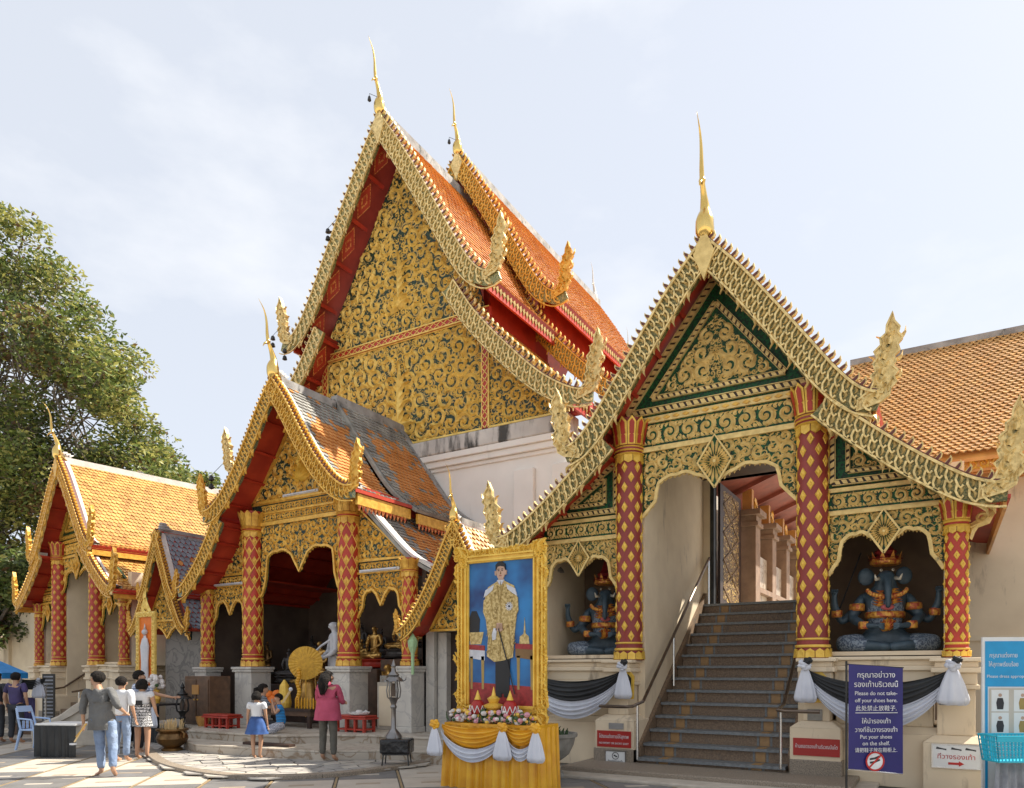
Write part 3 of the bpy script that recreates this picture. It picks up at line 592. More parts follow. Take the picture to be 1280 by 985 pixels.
        podium(T, *sorted((s*1.75, s*3.02)), -.08, 1.75, 1.82, 'cream_plaster', 'plinth', proj=-.02)
        podium(T, *sorted((s*1.36, s*1.72)), -.30, .6, 1.80, 'cream_plaster', low=.80)
        MB().box(*sorted((s*1.20, s*1.90)), -.485, -.10, 0, .34).build('granite_base', 'granite', T, bev=.01)
        podium(T, *sorted((s*3.04, s*3.48)), -.22, .6, 1.79, 'cream_plaster', low=.66)
        for zz in (2.6, ): pass
    MB().box(-1.22, 1.22, depth-.3, depth-.2, 5.69, 6.0).build('ceiling', 'dark_timber', T)
    MB().box(-1.22, 1.22, .14, depth+.18, 5.62, 5.68).build('ceiling', 'dark_timber', T)
    return T
def pick_mix(*w):
    def f(u, v): return random.choices(range(len(w)), w)[0]
    return f
CY, CX = 11.5, -3.13
port = stair_pavilion('stair_pavilion', 'large gilded entrance pavilion over the stairs, red columns set with gold lozenges', (CX, CY, 0), 0, 3.6,
    dict(gold='gold_pale', barge=('gold_grey', 'mosaic_green'), frame='gold_pale', tw=.14, pick=pick_mix(3, 1), tiles=['tile_tan', 'tile_orange2'], fascia='tile_orange2', red='red_column', red2='red_lacquer')) if True else None
left_pav = stair_pavilion('stair_pavilion', 'far left gilded pavilion with yellow tiled roof and white ridge below the tree', (-23.5, 12.46, 0), R_(-7.5), 9.,
    dict(gold='gold_warm', barge=('gold_warm', 'gold_grey'), frame='gold_warm', tw=.14, pick=pick_mix(3, 1), tiles=['tile_yellow', 'tile_yellow2'], fascia='gold_warm', verge=True, red='red_lacquer', red2='red_lacquer'), 0)
# ------------------------------------------------------------------ staircase
def staircase(parent, half, y0, y1, z1, n=14, fine=True):
    T = parent; rise = z1/n; run = (y1-y0)/n
    sm = {}
    for i in range(n):
        y = y0+i*run; z = i*rise
        st = MB().box(-half, half, y+.02, y1 if i == n-1 else y+run+.25, max(0, z-.05), z+rise-.035).build('step', 'step_stone', T)
        if not fine: continue
        if 'n' not in sm:
            q = MB().box(-half, half, -.03, run+.03, -.045, 0); sm['n'] = q.mesh('nosing', 'step_nosing'); sm['i'] = MB().box(-.07, .07, -.004, .0, .012, rise-.038).mesh('inlay', 'inlay_ochre')
            sm['t'] = MB().box(-.07, .07, -.005, run*.9, .0, .003).mesh('inlay', 'inlay_ochre'); sm['e'] = MB().box(-.015, .015, -.005, .0, .012, rise-.038).mesh('inlay_edge', 'step_nosing')
        put('nosing', sm['n'], st, (0, y-.015, z+rise))
        for x in (-half+.42, half-.42):
            put('inlay', sm['i'], st, (x, y+.02, z)); put('inlay', sm['t'], st, (x, y-.008, z+rise))
            for dx in (-.10, .10): put('inlay_edge', sm['e'], st, (x+dx, y+.02, z))
S1 = thing('staircase', 'grey and ochre stone staircase rising to the dark doorway of the right pavilion', 'stairs', (CX, 11.08, 0)); staircase(S1, 1.14, 0, 4.05, 3.0)
for s in (-1, 1):
    m = MB(); x0, x1 = sorted((s*1.145, s*1.215)); m.add([(x0, .12, .0), (x0, 4.05, 2.8), (x0, 4.05, 3.32), (x0, .12, .38), (x1, .12, .0), (x1, 4.05, 2.8), (x1, 4.05, 3.32), (x1, .12, .38)], [(0, 1, 2, 3), (7, 6, 5, 4), (0, 4, 5, 1), (1, 5, 6, 2), (2, 6, 7, 3), (3, 7, 4, 0)])
    m.build('skirting', 'step_stone', S1)
MB().flat([(-2.05, -1.0), (2.1, -1.0), (2.1, .5), (-2.05, .5)], 0, .13).build('landing', 'granite', S1, bev=.02)
MB().flat([(-2.3, -1.4), (2.35, -1.4), (2.35, .4), (-2.3, .4)], 0, .06).build('landing', 'pale_stone', S1, bev=.02)
# handrails
def handrail(label, x, s, loc):
    t = thing('handrail', label, 'handrail', loc); m = MB(); pts = [(s*.56, -.38, 1.05), (s*.1, -.38, 1.05), (0, -.36, 1.06), (0, .1, 1.12), (0, 3.95, 3.98)]
    m.tube(pts, .026, 8); m.build('rail', 'steel' if False else 'brown_steel', t)
    for y, zb in ((-.15, .2), (1.65, 1.35), (3.9, 3.0)):
        MB().tube([(0, y, zb), (0, y, 1.08+max(0, y-.05)*.74)], .020, 8).build('post', 'steel', t)
    return t
mat('brown_steel', (.20, .15, .11), (.12, .09, .07), rough=.3, metal=.8, bump=0)
handrail('steel handrail climbing the left side of the stairs beside the red sign', 0, -1, (CX-1.08, 11.05, 0)); handrail('steel handrail at the right side of the stairs ending before the dark blue banner', 0, 1, (CX+1.1, 11.05, 0))
# ------------------------------------------------------------------ cloister walls
MB().box(-2.0, -.05, 15.1, 15.4, 0, 6.2)
cw = thing('cloister', 'long cream walled gallery with orange brown tiled roof behind the right pavilion', 'gallery', (1.5, 15.1, 0))
MB().box(-3.4, 12, 0, .3, 0, 5.4).build('wall', 'cream_plaster', cw); MB().box(-1.3, 12, -.05, 0, 2.15, 2.24).build('string_course', 'cream_shade', cw)
rp = Path([(3.6, 8.55), (0, 5.36)])
def gable_free_roof(parent, x0, x1, ye, ze, yr, zr, tw, th, mats, pick, soff='tile_orange2'):
    """single slope rising from eave (ye, ze) to ridge (yr, zr) along x"""
    o = MB(); L_ = math.hypot(yr-ye, zr-ze); o.add([(x0, ye, ze-.16), (x1, ye, ze-.16), (x1, yr, zr-.16), (x0, yr, zr-.16), (x0, ye, ze-.10), (x1, ye, ze-.10), (x1, yr, zr-.10), (x0, yr, zr-.10)], [(0, 3, 2, 1), (4, 5, 6, 7), (0, 1, 5, 4), (1, 2, 6, 5), (2, 3, 7, 6), (3, 0, 4, 7)])
    r = o.build('roof', soff, parent); m = MB(); pa = Path([(0, L_), (0, 0)]) ; t = MB()
    roof_tiles(t, Path(cat_rom([(0, zr), ((ye-yr)*.5*-1*1, (zr+ze)/2-.06), (yr-ye, ze)], 6)), 1, x0, x1, tw, th, .02, pick, 1., len(mats)-1)
    t.v = [(b, yr-a, c) for a, b, c in t.v]; q = t.build('roof_tiles', mats, r); q['kind'] = 'stuff'; return r
gable_free_roof(cw, -3.3, 12, -.75, 5.3, 2.6, 8.5, .115, .10, ['tile_tan', 'tile_orange2', 'tile_edge'], pick_mix(3, 1))
MB().box(-3.3, 12, 2.5, 2.7, 8.40, 8.54).build('ridge', 'mortar_grey', cw)
MB().box(-3.3, 12, -.66, -.60, 4.98, 5.24).build('fascia', 'tile_orange2', cw); m = MB(); scroll_band(m, -2.2, 3, 5.02, 5.2, -.662, .5); m.build('scrollwork', 'gold_warm', cw)['kind'] = 'stuff'
MB().box(-3.3, 12, -.6, 0, 4.95, 5.0).build('soffit', 'tile_orange2', cw)
# doorway at the top of the stairs, gallery beyond
dw = thing('doorway', 'dark framed open doorway at the top of the stairs with a gilded black door leaf', 'doorway', (CX, 15.1, 3.0))
MB().box(-1.22, -1.08, -.06, .2, 0, 2.75).build('jamb', 'cream_shade', dw); MB().box(-1.08, -1.0, -.04, .16, 0, 2.68).build('door_frame', 'dark_iron', dw); MB().box(1.0, 1.2, -.04, .2, 0, 2.75).build('jamb', 'dark_timber', dw)
MB().box(-1.0, 1.0, -.04, .16, 2.62, 2.70).build('lintel', 'dark_iron', dw); MB().box(-1.22, 1.22, .17, .3, 2.75, 2.98).build('upper_wall', 'dark_timber', dw)
MB().box(-1.22, 1.22, .0, .16, 2.701, 3.0).build('upper_wall', 'dark_timber', dw)
lf = MB().box(-.98, -.93, .2, 2.0, .03, 2.6).build('door_leaf', 'dark_timber', dw); m = MB()
fill_scrolls(m, [(-.26, .12), (.26, .12), (.26, 2.5), (-.26, 2.5)], 0, .085, .03, True, steps=5)
for i in range(4):
    ribbon(m, [(0, .1+i*.6), (.24, .4+i*.6), (0, .7+i*.6), (-.24, .4+i*.6), (0, .1+i*.6)], .045, -.02, .03)
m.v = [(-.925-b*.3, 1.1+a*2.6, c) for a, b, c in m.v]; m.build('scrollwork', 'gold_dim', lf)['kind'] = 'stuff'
mat('arcade_stone', (.30, .21, .15), (.22, .15, .11), rough=.8, scale=4, bump=.3, dirt=((.18, .12, .08), 3, .56)); mat('arcade_red', (.27, .075, .05), (.18, .05, .035), rough=.6, scale=3); veined('marble_pale', (.56, .50, .41), (.36, .30, .23), 2., .5)
gl = thing('courtyard_arcade', 'pale stone piers and low walls in bright sun seen through the doorway', 'arcade', (-4.0, 17.2, 3.0))
MB().flat([(-6, -1.8), (8, -1.8), (8, 14), (-6, 14)], -.25, -.004).build('paving', 'pale_stone', gl)
for i in range(5):
    y = .3+i*1.9; p = MB(); p.box(-.24, .24, y-.24, y+.24, 0, 2.0); p.box(-.30, .30, y-.30, y+.30, 2.0, 2.1); p.box(-.26, .26, y-.26, y+.26, 2.1, 2.25); p.box(-.36, .36, y-.36, y+.36, 2.25, 2.38); p.build('pier', 'arcade_stone', gl, bev=.01)
    MB().box(-.1, .1, y+.24, y+1.66, .62, 1.45).build('parapet', 'marble_warm', gl, bev=.01); MB().box(-.18, .24, y+.24, y+1.66, .5, .62).build('ledge', 'arcade_stone', gl); MB().box(-.1, .1, y+.24, y+1.66, 0, .5).build('parapet', 'marble_pale', gl)
    MB().box(-.1, .12, y-.1, y+.1, 2.38, 2.9).build('pier_head', 'tile_tan', gl); m = MB(); scroll(m, y+.25, 2.6, .2, 0); leaf(m, (y+.1, 2.7), (y+.45, 2.5), .14, 0, .06); m.v = [(.14+b, a, c) for a, b, c in m.v]; m.build('bracket', 'gold_warm', gl)
MB().add([(-.6, -1.7, 2.75), (1.6, -1.7, 3.6), (1.6, 10, 3.6), (-.6, 10, 2.75), (-.6, -1.7, 2.83), (1.6, -1.7, 3.68), (1.6, 10, 3.68), (-.6, 10, 2.83)], [(0, 1, 2, 3), (7, 6, 5, 4), (0, 4, 5, 1), (1, 5, 6, 2), (2, 6, 7, 3), (3, 7, 4, 0)]).build('ceiling', 'arcade_red', gl)
for i in range(7): MB().add([(-.4, -1.5+i*1.6, 2.72), (1.5, -1.5+i*1.6, 3.45), (1.5, -1.4+i*1.6, 3.45), (-.4, -1.4+i*1.6, 2.72), (-.4, -1.5+i*1.6, 2.86), (1.5, -1.5+i*1.6, 3.6), (1.5, -1.4+i*1.6, 3.6), (-.4, -1.4+i*1.6, 2.86)], [(0, 1, 2, 3), (7, 6, 5, 4), (0, 4, 5, 1), (1, 5, 6, 2), (2, 6, 7, 3), (3, 7, 4, 0)]).build('rafter', 'arcade_red', gl)
MB().box(-.9, -.75, -.6, 9, 0, 3.2).build('back_wall', 'pale_stone', gl)
# ------------------------------------------------------------------ main assembly hall
FAT[0] = False
V = thing('assembly_hall', 'tallest temple hall with steep tiered orange roof and gold scrollwork gable', 'temple hall', (-12.6, 15.1, 0))
def vtier(dy, dz, y1, right_lo_only=False):
    up = [(0, 16.15), (.70, 15.1), (1.40, 13.95), (2.05, 12.8), (2.6, 11.85), (3.0, 11.3), (3.38, 11.05), (3.6, 11.1)]
    lo = [(2.35, 11.15), (3.0, 10.2), (3.9, 9.2), (4.8, 8.35), (5.6, 7.85), (6.05, 7.8)]
    up = [(x, z+dz) for x, z in up]; lo = [(x, z+dz) for x, z in lo]
    pu = Path(cat_rom([(x, z-.06) for x, z in up[:-1]], 5)); pl = Path(cat_rom([(x, z-.06) for x, z in lo[:-1]], 5)); yf = dy-.83
    for s in (1, -1):
        for p, nb in ((pu, 5), (pl, 4)):
            r = roof_slab(p, s, yf+.06, y1, .10).build('roof', 'red_coffer', V)
            if s > 0: m = MB(); roof_tiles(m, p, s, yf+.2, y1, .19, .17, .03, pick_mix(4, 1), .4); m.build('roof_tiles', ['tile_orange', 'tile_orange2'], r)['kind'] = 'stuff'
            if dy < 1: soffit_panels(r, p, s, yf+.1, .0, nb, 'red_lacquer', 0.03, .97, big=True, off=.105)
            e = p.at(p.L); f = MB(); f.box(*sorted((s*(e[0]-.14), s*(e[0]-.08))), yf+.1, y1, e[1]-.30, e[1]-.10)
            f.build('fascia', 'red_lacquer', r)
            if s > 0:
                f = MB(); n = int((y1-yf)/.16)
                for i in range(n): yy = yf+.15+i*.16; leaf(f, (yy, e[1]-.04), (yy, e[1]-.24), .13, 0, .03)
                f.v = [(e[0]-.06-b, a, c) for a, b, c in f.v]; f.build('eave_fringe', 'gold_grey', r)['kind'] = 'stuff'
        bargeboard(V, up, s, yf, .43, ('gold_grey' if dy < 1 else 'gold_warm', 'mosaic_pale', 'red_lacquer'), tooth=.2, th_h=.17, cell=.2, naga=1.05, dense=5, flame=.6, wavy=.08)
        bargeboard(V, lo, s, yf+.03, .42, ('gold_grey' if dy < 1 else 'gold_warm', 'mosaic_pale', 'red_lacquer'), tooth=.2, th_h=.17, cell=.2, naga=1.05, dense=5, flame=.6, wavy=.08)
        # red clerestory wall between the tiers
        MB().box(*sorted((s*2.5, s*2.7)), .3+dy if dy < 1 else dy-.3, y1, 10.3+dz, 11.6+dz).build('clerestory', 'red_lacquer', V)
    MB().box(-.09, .09, yf+.1, y1, 15.8+dz, 16.26+dz).build('ridge', 'mortar_grey', V)
    MB().prism([(0, 15.3+dz), (.2, 15.8+dz), (.0, 16.28+dz), (-.2, 15.8+dz)], yf-.06, yf+.0).build('apex_plate', 'gold_grey', V); chofa(V, 0, yf+.02, 16.15+dz, 1.05, bells=1)


vtier(0, 0, 3.4); vtier(3.5, 1.1, 13.)
vt3 = None
for yy, zz in ((12.6, 17.2), (16.5, 16.1)): chofa(V, 0, yy, zz, .9, ('mortar_white', 'mortar_white'))
# gable and aisle panels
gpoly = [(-2.74, 10.72), (2.74, 10.72), (2.55, 11.3), (0, 15.4), (-2.55, 11.3)]
scroll_panel(V, gpoly, .0, .25, .06, 'gold_carved', 'black_blue', frame=0, tries=2600, name='gable', steps=8)
scroll_panel(V, [(-2.66, 7.7), (2.66, 7.7), (2.66, 10.5), (-2.66, 10.5)], .0, .28, .06, 'gold_carved', 'black_blue', frame=.05, tries=2600, name='carved_panel', steps=8)
for s in (1, -1):
    scroll_panel(V, [(s*2.86, 7.7), (s*5.1, 7.7), (s*5.1, 8.3), (s*2.86, 10.4)], .0, .22, .06, 'gold_carved', 'black_blue', mirror=False, frame=.05, tries=2200, name='carved_panel', steps=7)
    p = MB().box(*sorted((s*2.66, s*2.86)), -.04, .06, 7.7, 10.6).build('pilaster', 'red_lacquer', V); m = MB()
    for i in range(14): z = 7.8+i*.2; ribbon(m, [(s*2.76, z-.1), (s*2.76+.085, z), (s*2.76, z+.1), (s*2.76-.085, z), (s*2.76, z-.1)], .025, -.04, .015)
    m.build('lattice', 'gold_carved', p)
b = MB().box(-2.9, 2.9, -.06, .06, 10.5, 10.72).build('beam', 'red_lacquer', V); m = MB()
for z in (10.52, 10.70): ribbon(m, [(-2.9, z), (2.9, z)], .03, -.06, .03)
for i in range(26): x = -2.78+i*.22; ribbon(m, [(x-.11, 10.61), (x, 10.69), (x+.11, 10.61), (x, 10.53), (x-.11, 10.61)], .02, -.06, .015)
m.build('lattice', 'gold_carved', b)
for z0, k in ((8.1, 1.25), (11.4, 1.)):           # the raised vase and stem on the axis of both panels
    m = MB()
    for a in (-75, -45, -20, 0, 20, 45, 75):
        q = math.radians(a); leaf(m, (0, z0), (math.sin(q)*.42*k, z0+math.cos(q)*.42*k), .17*k, -.03, .10, 0)
    leaf(m, (0, z0+.25), (0, z0+1.5*k), .22*k, -.03, .10, 0, 0)
    for t, sg in [(t, sg) for t in (.3, .5, .7, .9) for sg in (1, -1)]: leaf(m, (0, z0+t*k), (sg*.3*k, z0+(t+.3)*k), .1*k, -.03, .08, 0, .25*sg)
    m.build('stem', 'gold_carved', V)['kind'] = 'stuff'
# white wall below the panels
MB().box(-5.0, 5.0, .02, .5, 0, 6.80).build('wall', 'white_plaster', V)
o = MB()
for z0, z1, e in ((6.80, 6.90, .05), (6.90, 7.06, .12), (7.06, 7.22, .18)): o.box(-5.0-e, 5.0+e, .02-e, .5, z0, z1)
o.build('cornice', 'white_plaster', V, bev=.02)
MB().box(-5.15, 5.15, -.18, .4, 7.22, 7.62).build('parapet', 'stained_plaster', V, bev=.03)
for x in (3.9, 4.95): MB().box(x-.28, x+.28, -.10, .02, 0, 6.5).build('pilaster', 'white_plaster', V, bev=.02)
MB().box(4.7, 4.97, .5, 9, 0, 7.2).build('side_wall', 'white_plaster', V)
MB().box(2.86, 5.6, .02, .2, 7.62, 8.2).build('gable_cheek', 'red_lacquer', V)
# ------------------------------------------------------------------ ground and paving
mat('slab_pale', (.56, .50, .42), (.46, .41, .34), rough=.45, scale=2.2, bump=.05, dirt=((.36, .33, .29), 3, .60))
mat('slab_grey', (.21, .205, .20), (.15, .145, .14), rough=.42, scale=2.2, bump=.05, dirt=((.33, .31, .28), 3, .62))
mat('slab_tan', (.42, .34, .25), (.33, .26, .19), rough=.45, scale=5, bump=.05)
mat('joint_ochre', (.34, .24, .12), (.26, .19, .11), rough=.6, scale=5)
mat('crazy_stone', (.40, .37, .33), (.25, .235, .215), rough=.75, scale=3, bump=.4, dirt=((.17, .155, .14), 4, .6))
mat('crazy_pale', (.50, .46, .39), (.38, .34, .29), rough=.75, scale=3, bump=.4)
mat('mortar_dark', (.15, .14, .125), (.09, .085, .08), rough=.95, scale=9, bump=.3)
mat('ground_far', (.56, .50, .42), (.42, .38, .32), rough=.85, scale=.5, bump=.05)
struct(MB().add([(-900, -900, -.012), (900, -900, -.012), (900, 900, -.012), (-900, 900, -.012)], [(0, 1, 2, 3)]).build('ground', 'ground_far'))
pv = struct(MB().add([(-32, -9, -.005), (9, -9, -.005), (9, 13, -.005), (-32, 13, -.005)], [(0, 1, 2, 3)]).build('pavement', 'mortar_dark'))
TH = R_(42.3-90); ux, uy = -math.sin(R_(42.3)), math.cos(R_(42.3)); vx, vy = uy, -ux; S_ = .92
sm_ = {k: MB().flat([(-.425, -.45), (.425, -.45), (.425, .45), (-.425, .45)], -.004, .008).mesh('paving_slab', k) for k in ('slab_pale', 'slab_grey')}
inm = {k: MB().flat([(-.17, -.055), (.17, -.055), (.17, .055), (-.17, .055)], .008, .0105).mesh('inset', k) for k in ('slab_tan', 'slab_pale')}
jm = MB().flat([(-.016, -.455), (.016, -.455), (.016, .455), (-.016, .455)], -.004, .007).mesh('joint_strip', 'joint_ochre')
Fx, Fy = -math.sin(R_(31)), math.cos(R_(31)); n_sl = 0; far = MB(); CURB = [(-15.4, 9.0), (-14.2, 8.78), (-12.6, 7.95), (-11.3, 7.36), (-10.1, 7.06), (-9.2, 7.02), (-8.45, 7.3), (-7.9, 8.0), (-7.7, 8.9), (-7.62, 9.9), (-7.62, 11.5), (-15.4, 11.5)]
cands = []
for i in range(-18, 34):
    for j in range(-34, 24):
        ox = (i+.37)*S_; oy = j*S_; x = ux*ox+vx*oy; y = uy*ox+vy*oy
        d = Fx*x+Fy*y; lat = Fy*x-Fx*y
        if d < 4.8 or d > 22 or abs(lat) > .80*d or y > 12.5 or (y > 10.6 and x > -8): continue
        if sdf(CURB, [(x, y)])[0] > .55: continue
        cands.append((d, x, y, i, j))
cands.sort(key=lambda c: abs(c[0]-11.5)); rb = (0, 0, math.atan2(uy, ux)-math.pi/2)
for d, x, y, i, j in cands[:298]:
    pale = (i*7+j*3+(i*j) % 3) % 5 in (0, 2); s = put('paving_slab', sm_['slab_pale' if pale else 'slab_grey'], pv, (x, y, random.uniform(-.001, .001)), rb)
    put('inset', inm['slab_tan' if pale else random.choice(['slab_tan', 'slab_pale'])], s, (0, random.choice([-.02, .02]), 0)); put('joint_strip', jm, s, (.46, 0, 0))
fp = MB()
for d, x, y, i, j in cands[298:]:
    c, s_ = math.cos(rb[2]), math.sin(rb[2]); fp.add([(x+a*c-b*s_, y+a*s_+b*c, .006) for a, b in ((-.43, -.45), (.43, -.45), (.43, .45), (-.43, .45))], [(0, 1, 2, 3)], (i*7+j*3+(i*j) % 3) % 5 in (0, 2, 4))
if fp.v: fp.build('paving_slabs', ['slab_grey', 'slab_pale'], pv)['kind'] = 'stuff'
# curb and crazy paving
def clip(poly, p, n):
    out = []
    for i in range(len(poly)):
        a = poly[i]; b = poly[(i+1) % len(poly)]; da = (a[0]-p[0])*n[0]+(a[1]-p[1])*n[1]; db = (b[0]-p[0])*n[0]+(b[1]-p[1])*n[1]
        if da <= 0: out.append(a)
        if da*db < 0: t = da/(da-db); out.append((a[0]+(b[0]-a[0])*t, a[1]+(b[1]-a[1])*t))
    return out
cz = struct(MB().flat(CURB, -.003, .035).build('stone_apron', 'mortar_dark'))
pts = []
while len(pts) < 210:
    p = (random.uniform(-15.3, -7.7), random.uniform(7.0, 10.6))
    if sdf(CURB, [p])[0] > .10 and all((p[0]-q[0])**2+(p[1]-q[1])**2 > .042 for q in pts): pts.append(p)
    elif len(pts) > 180 and random.random() < .003: break
for p in pts:
    poly = [(p[0]+.34*math.cos(a), p[1]+.34*math.sin(a)) for a in np.linspace(0, 2*math.pi, 9)[:-1]]
    for q in pts:
        if q != p and abs(q[0]-p[0]) < .7 and abs(q[1]-p[1]) < .7: dx, dy = q[0]-p[0], q[1]-p[1]; poly = clip(poly, ((p[0]+q[0])/2, (p[1]+q[1])/2), (dx, dy))
    if len(poly) < 3: continue
    poly = [(p[0]+(x-p[0])*.92, p[1]+(y-p[1])*.92) for x, y in poly]
    MB().flat(poly, .03, .05+random.uniform(-.003, .005)).build('stone', random.choice(['crazy_stone', 'crazy_stone', 'crazy_pale']), cz)
cb = CURB[:10]; inn = []
cs = cat_rom(cb, 4)
for i in range(0, len(cs)-1, 3):
    seg = cs[i:i+4]
    if len(seg) < 2: continue
    o_, n_ = [], []
    for k in range(len(seg)):
        a = np.array(seg[max(0, k-1)]); b = np.array(seg[min(len(seg)-1, k+1)]); d = (b-a)/np.hypot(*(b-a)); nn = np.array([-d[1], d[0]]); n_.append(tuple(np.array(seg[k])+nn*.16)); o_.append(tuple(np.array(seg[k])-nn*.03))
    m = MB(); m.flat([*o_, *reversed(n_)], -.003, .075).build('curb_stone', 'granite', cz, bev=.012)
# terrace steps of the hall
ts = thing('terrace', 'low veined marble terrace with two polygonal steps in front of the dark shrine', 'terrace', (-12, 11, 0))
def off(P): return [(x+12, y-11) for x, y in P]
low_ = [(-14.6, 10.0), (-13.1, 9.0), (-12.3, 8.72), (-9.75, 9.02), (-9.35, 9.12), (-8.55, 9.75), (-7.3, 9.95), (-7.3, 12.0), (-14.6, 12.0)]
upp_ = [(-16.9, 10.35), (-14.3, 10.1), (-13.6, 9.45), (-10.95, 9.5), (-10.35, 10.15), (-9.6, 10.55), (-7.9, 10.72), (-7.9, 15), (-16.9, 15)]
MB().flat(off(low_), 0, .18).build('step', 'marble_warm', ts, bev=.015); MB().flat(off(low_), .18, .215).build('step_slab', 'marble_pale', ts, bev=.008)
MB().flat(off(upp_), 0, .345).build('step', 'marble_warm', ts, bev=.015); MB().flat([(x*1.004, y-.02) for x, y in off(upp_)], .345, .385).build('step_slab', 'marble_pale', ts, bev=.008)
MB().box(-7.2, -4.2, -.9, .8, 0, .2).build('step', 'marble_warm', ts, bev=.015)
# ------------------------------------------------------------------ central hall
FAT[0] = True
H = thing('shrine_hall', 'open fronted shrine hall with weathered grey and orange tiles and dark interior', 'shrine hall', (-12.5, 11.45, 0))
up = [(0, 8.0), (.42, 7.45), (.85, 6.78), (1.3, 6.12), (1.75, 5.62), (2.1, 5.38), (2.38, 5.34)]
lo = [(1.95, 5.18), (2.35, 4.55), (2.75, 4.05), (3.15, 3.68), (3.35, 3.62)]
upr = [(x*1.02, z+.12) for x, z in up]; yf = -.75
pu = Path(cat_rom([(x, z-.05) for x, z in up], 5)); pl = Path(cat_rom([(x, z-.04) for x, z in lo], 5)); pur = Path(cat_rom([(0, 8.12), (.9, 6.85), (1.75, 5.75), (2.5, 5.2)], 6)); plr = Path(cat_rom([(1.9, 5.2), (2.6, 4.5), (3.2, 3.95), (3.85, 3.58)], 6))
def pk(u, v):
    h = random.uniform(-.06, .06); return (1 if random.random() < .93 else 0) if (.16 < u+h < .86+.2*v and .22+h < v < .82+h) else (0 if random.random() < .95 else 1)
for s in (1, -1):
    for p, a, b in ((pu, yf+.06, 1.1), (pur, 1.1, 3.6), (plr if s > 0 else pl, .0 if s > 0 else yf+.08, 3.6)):
        r = roof_slab(p, s, a, b).build('roof', 'red_soffit' if s < 0 or p is pu else 'tile_grey', H)
        if s > 0: m = MB(); roof_tiles(m, p, s, a+.1, b, .13, .115, .024, pk, .3); m.build('roof_tiles', ['tile_grey', 'tile_rust'], r)['kind'] = 'stuff'
        if s > 0:
            e = p.at(p.L); MB().box(e[0]-.10, e[0]-.04, a+.1, b, e[1]-.30, e[1]-.08).build('fascia', 'gold_warm', r); m = MB()
            for i in range(int((b-a-.2)/.12)): yy = a+.16+i*.12; leaf(m, (yy, e[1]-.24), (yy, e[1]-.42), .11, 0, .03)
            m.v = [(e[0]-.07-q[1], q[0], q[2]) for q in m.v]; m.build('eave_fringe', 'red_pattern', r)['kind'] = 'stuff'
        if s < 0: soffit_panels(r, p, s, a, b, 5)
    for p, a, w_ in ((pu, yf+.05, .2), (plr, .0, .22), (pur, 3.42, .2)):
        if s < 0: continue
        q = MB(); n = 20
        for i in range(n):
            c = p.at(p.L*i/n); d = p.at(p.L*(i+1)/n); q.add([(s*x, y, z+h) for x, z in (tuple(c), tuple(d)) for y, h in ((a, .02), (a, .09), (a+w_, .09), (a+w_, .02))], [(0, 1, 5, 4), (1, 2, 6, 5), (2, 3, 7, 6), (3, 0, 4, 7), (0, 3, 2, 1), (4, 5, 6, 7)])
        q.build('verge', 'mortar_white' if p is not pur else 'mortar_grey', H)
    bargeboard(H, up, s, yf, .34, ('gold_warm', 'mosaic_dark', 'red_lacquer'), tooth=.10, th_h=.10, cell=.11, naga=.78)
    if s < 0: bargeboard(H, lo, s, yf+.02, .32, ('gold_warm', 'mosaic_dark', 'red_lacquer'), tooth=.10, th_h=.10, cell=.11, naga=0)
    MB().box(*sorted((s*1.9, s*2.0)), .05, 3.6, 4.9, 5.5).build('clerestory', 'red_lacquer', H)
put('naga_finial', naga_mesh(-1, .95, ('gold_warm', 'mosaic_dark')), H, (-2.5, 1.0, 5.5))
MB().box(-.07, .07, yf+.2, 1.1, 7.72, 8.06).build('ridge', 'mortar_grey', H); MB().box(-.10, .10, 1.1, 3.6, 7.8, 8.2).build('ridge', 'mortar_grey', H)
chofa(H, 0, yf+.04, 8.02, .95)
g = scroll_panel(H, [(-1.62, 5.56), (1.62, 5.56), (.75, 6.62), (0, 7.75), (-.75, 6.62)], .08, .19, .05, 'gold_warm', 'black_blue', frame=.08, name='gable', tries=2000, steps=7)
m = MB()
for a in range(-3, 4): q = a*.45; leaf(m, (0, 5.95), (math.sin(q)*.36, 6.0+math.cos(q)*.36), .13, .06, .08, 0, 0)
leaf(m, (0, 6.2), (0, 6.95), .2, .06, .1, 0, 0); m.ball((0, 0, 6.35), .07, 8); m.build('figure', 'gold_yellow', H)['kind'] = 'stuff'
f = MB().box(-1.62, 1.62, .06, .14, 5.1, 5.54).build('frieze', 'black_blue', H); m = MB(); scroll_band(m, -1.3, 1.3, 5.32, 5.5, .06); scroll_band(m, -1.3, 1.3, 5.12, 5.30, .06); ribbon(m, [(-1.3, 5.31), (1.3, 5.31)], .04, .06, .04); m.build('scrollwork', 'gold_warm', f)['kind'] = 'stuff'
MB().box(-1.35, 1.35, .0, .15, 5.54, 5.60).build('beam', 'gold_warm', H); MB().box(-1.35, 1.35, .0, .15, 5.04, 5.10).build('beam', 'gold_warm', H)
valance(H, -1.30, 1.30, 5.04, 3.35, 4.30, .05, 'gold_warm', 'black_blue', (.13, .04), .2, pend=.42)
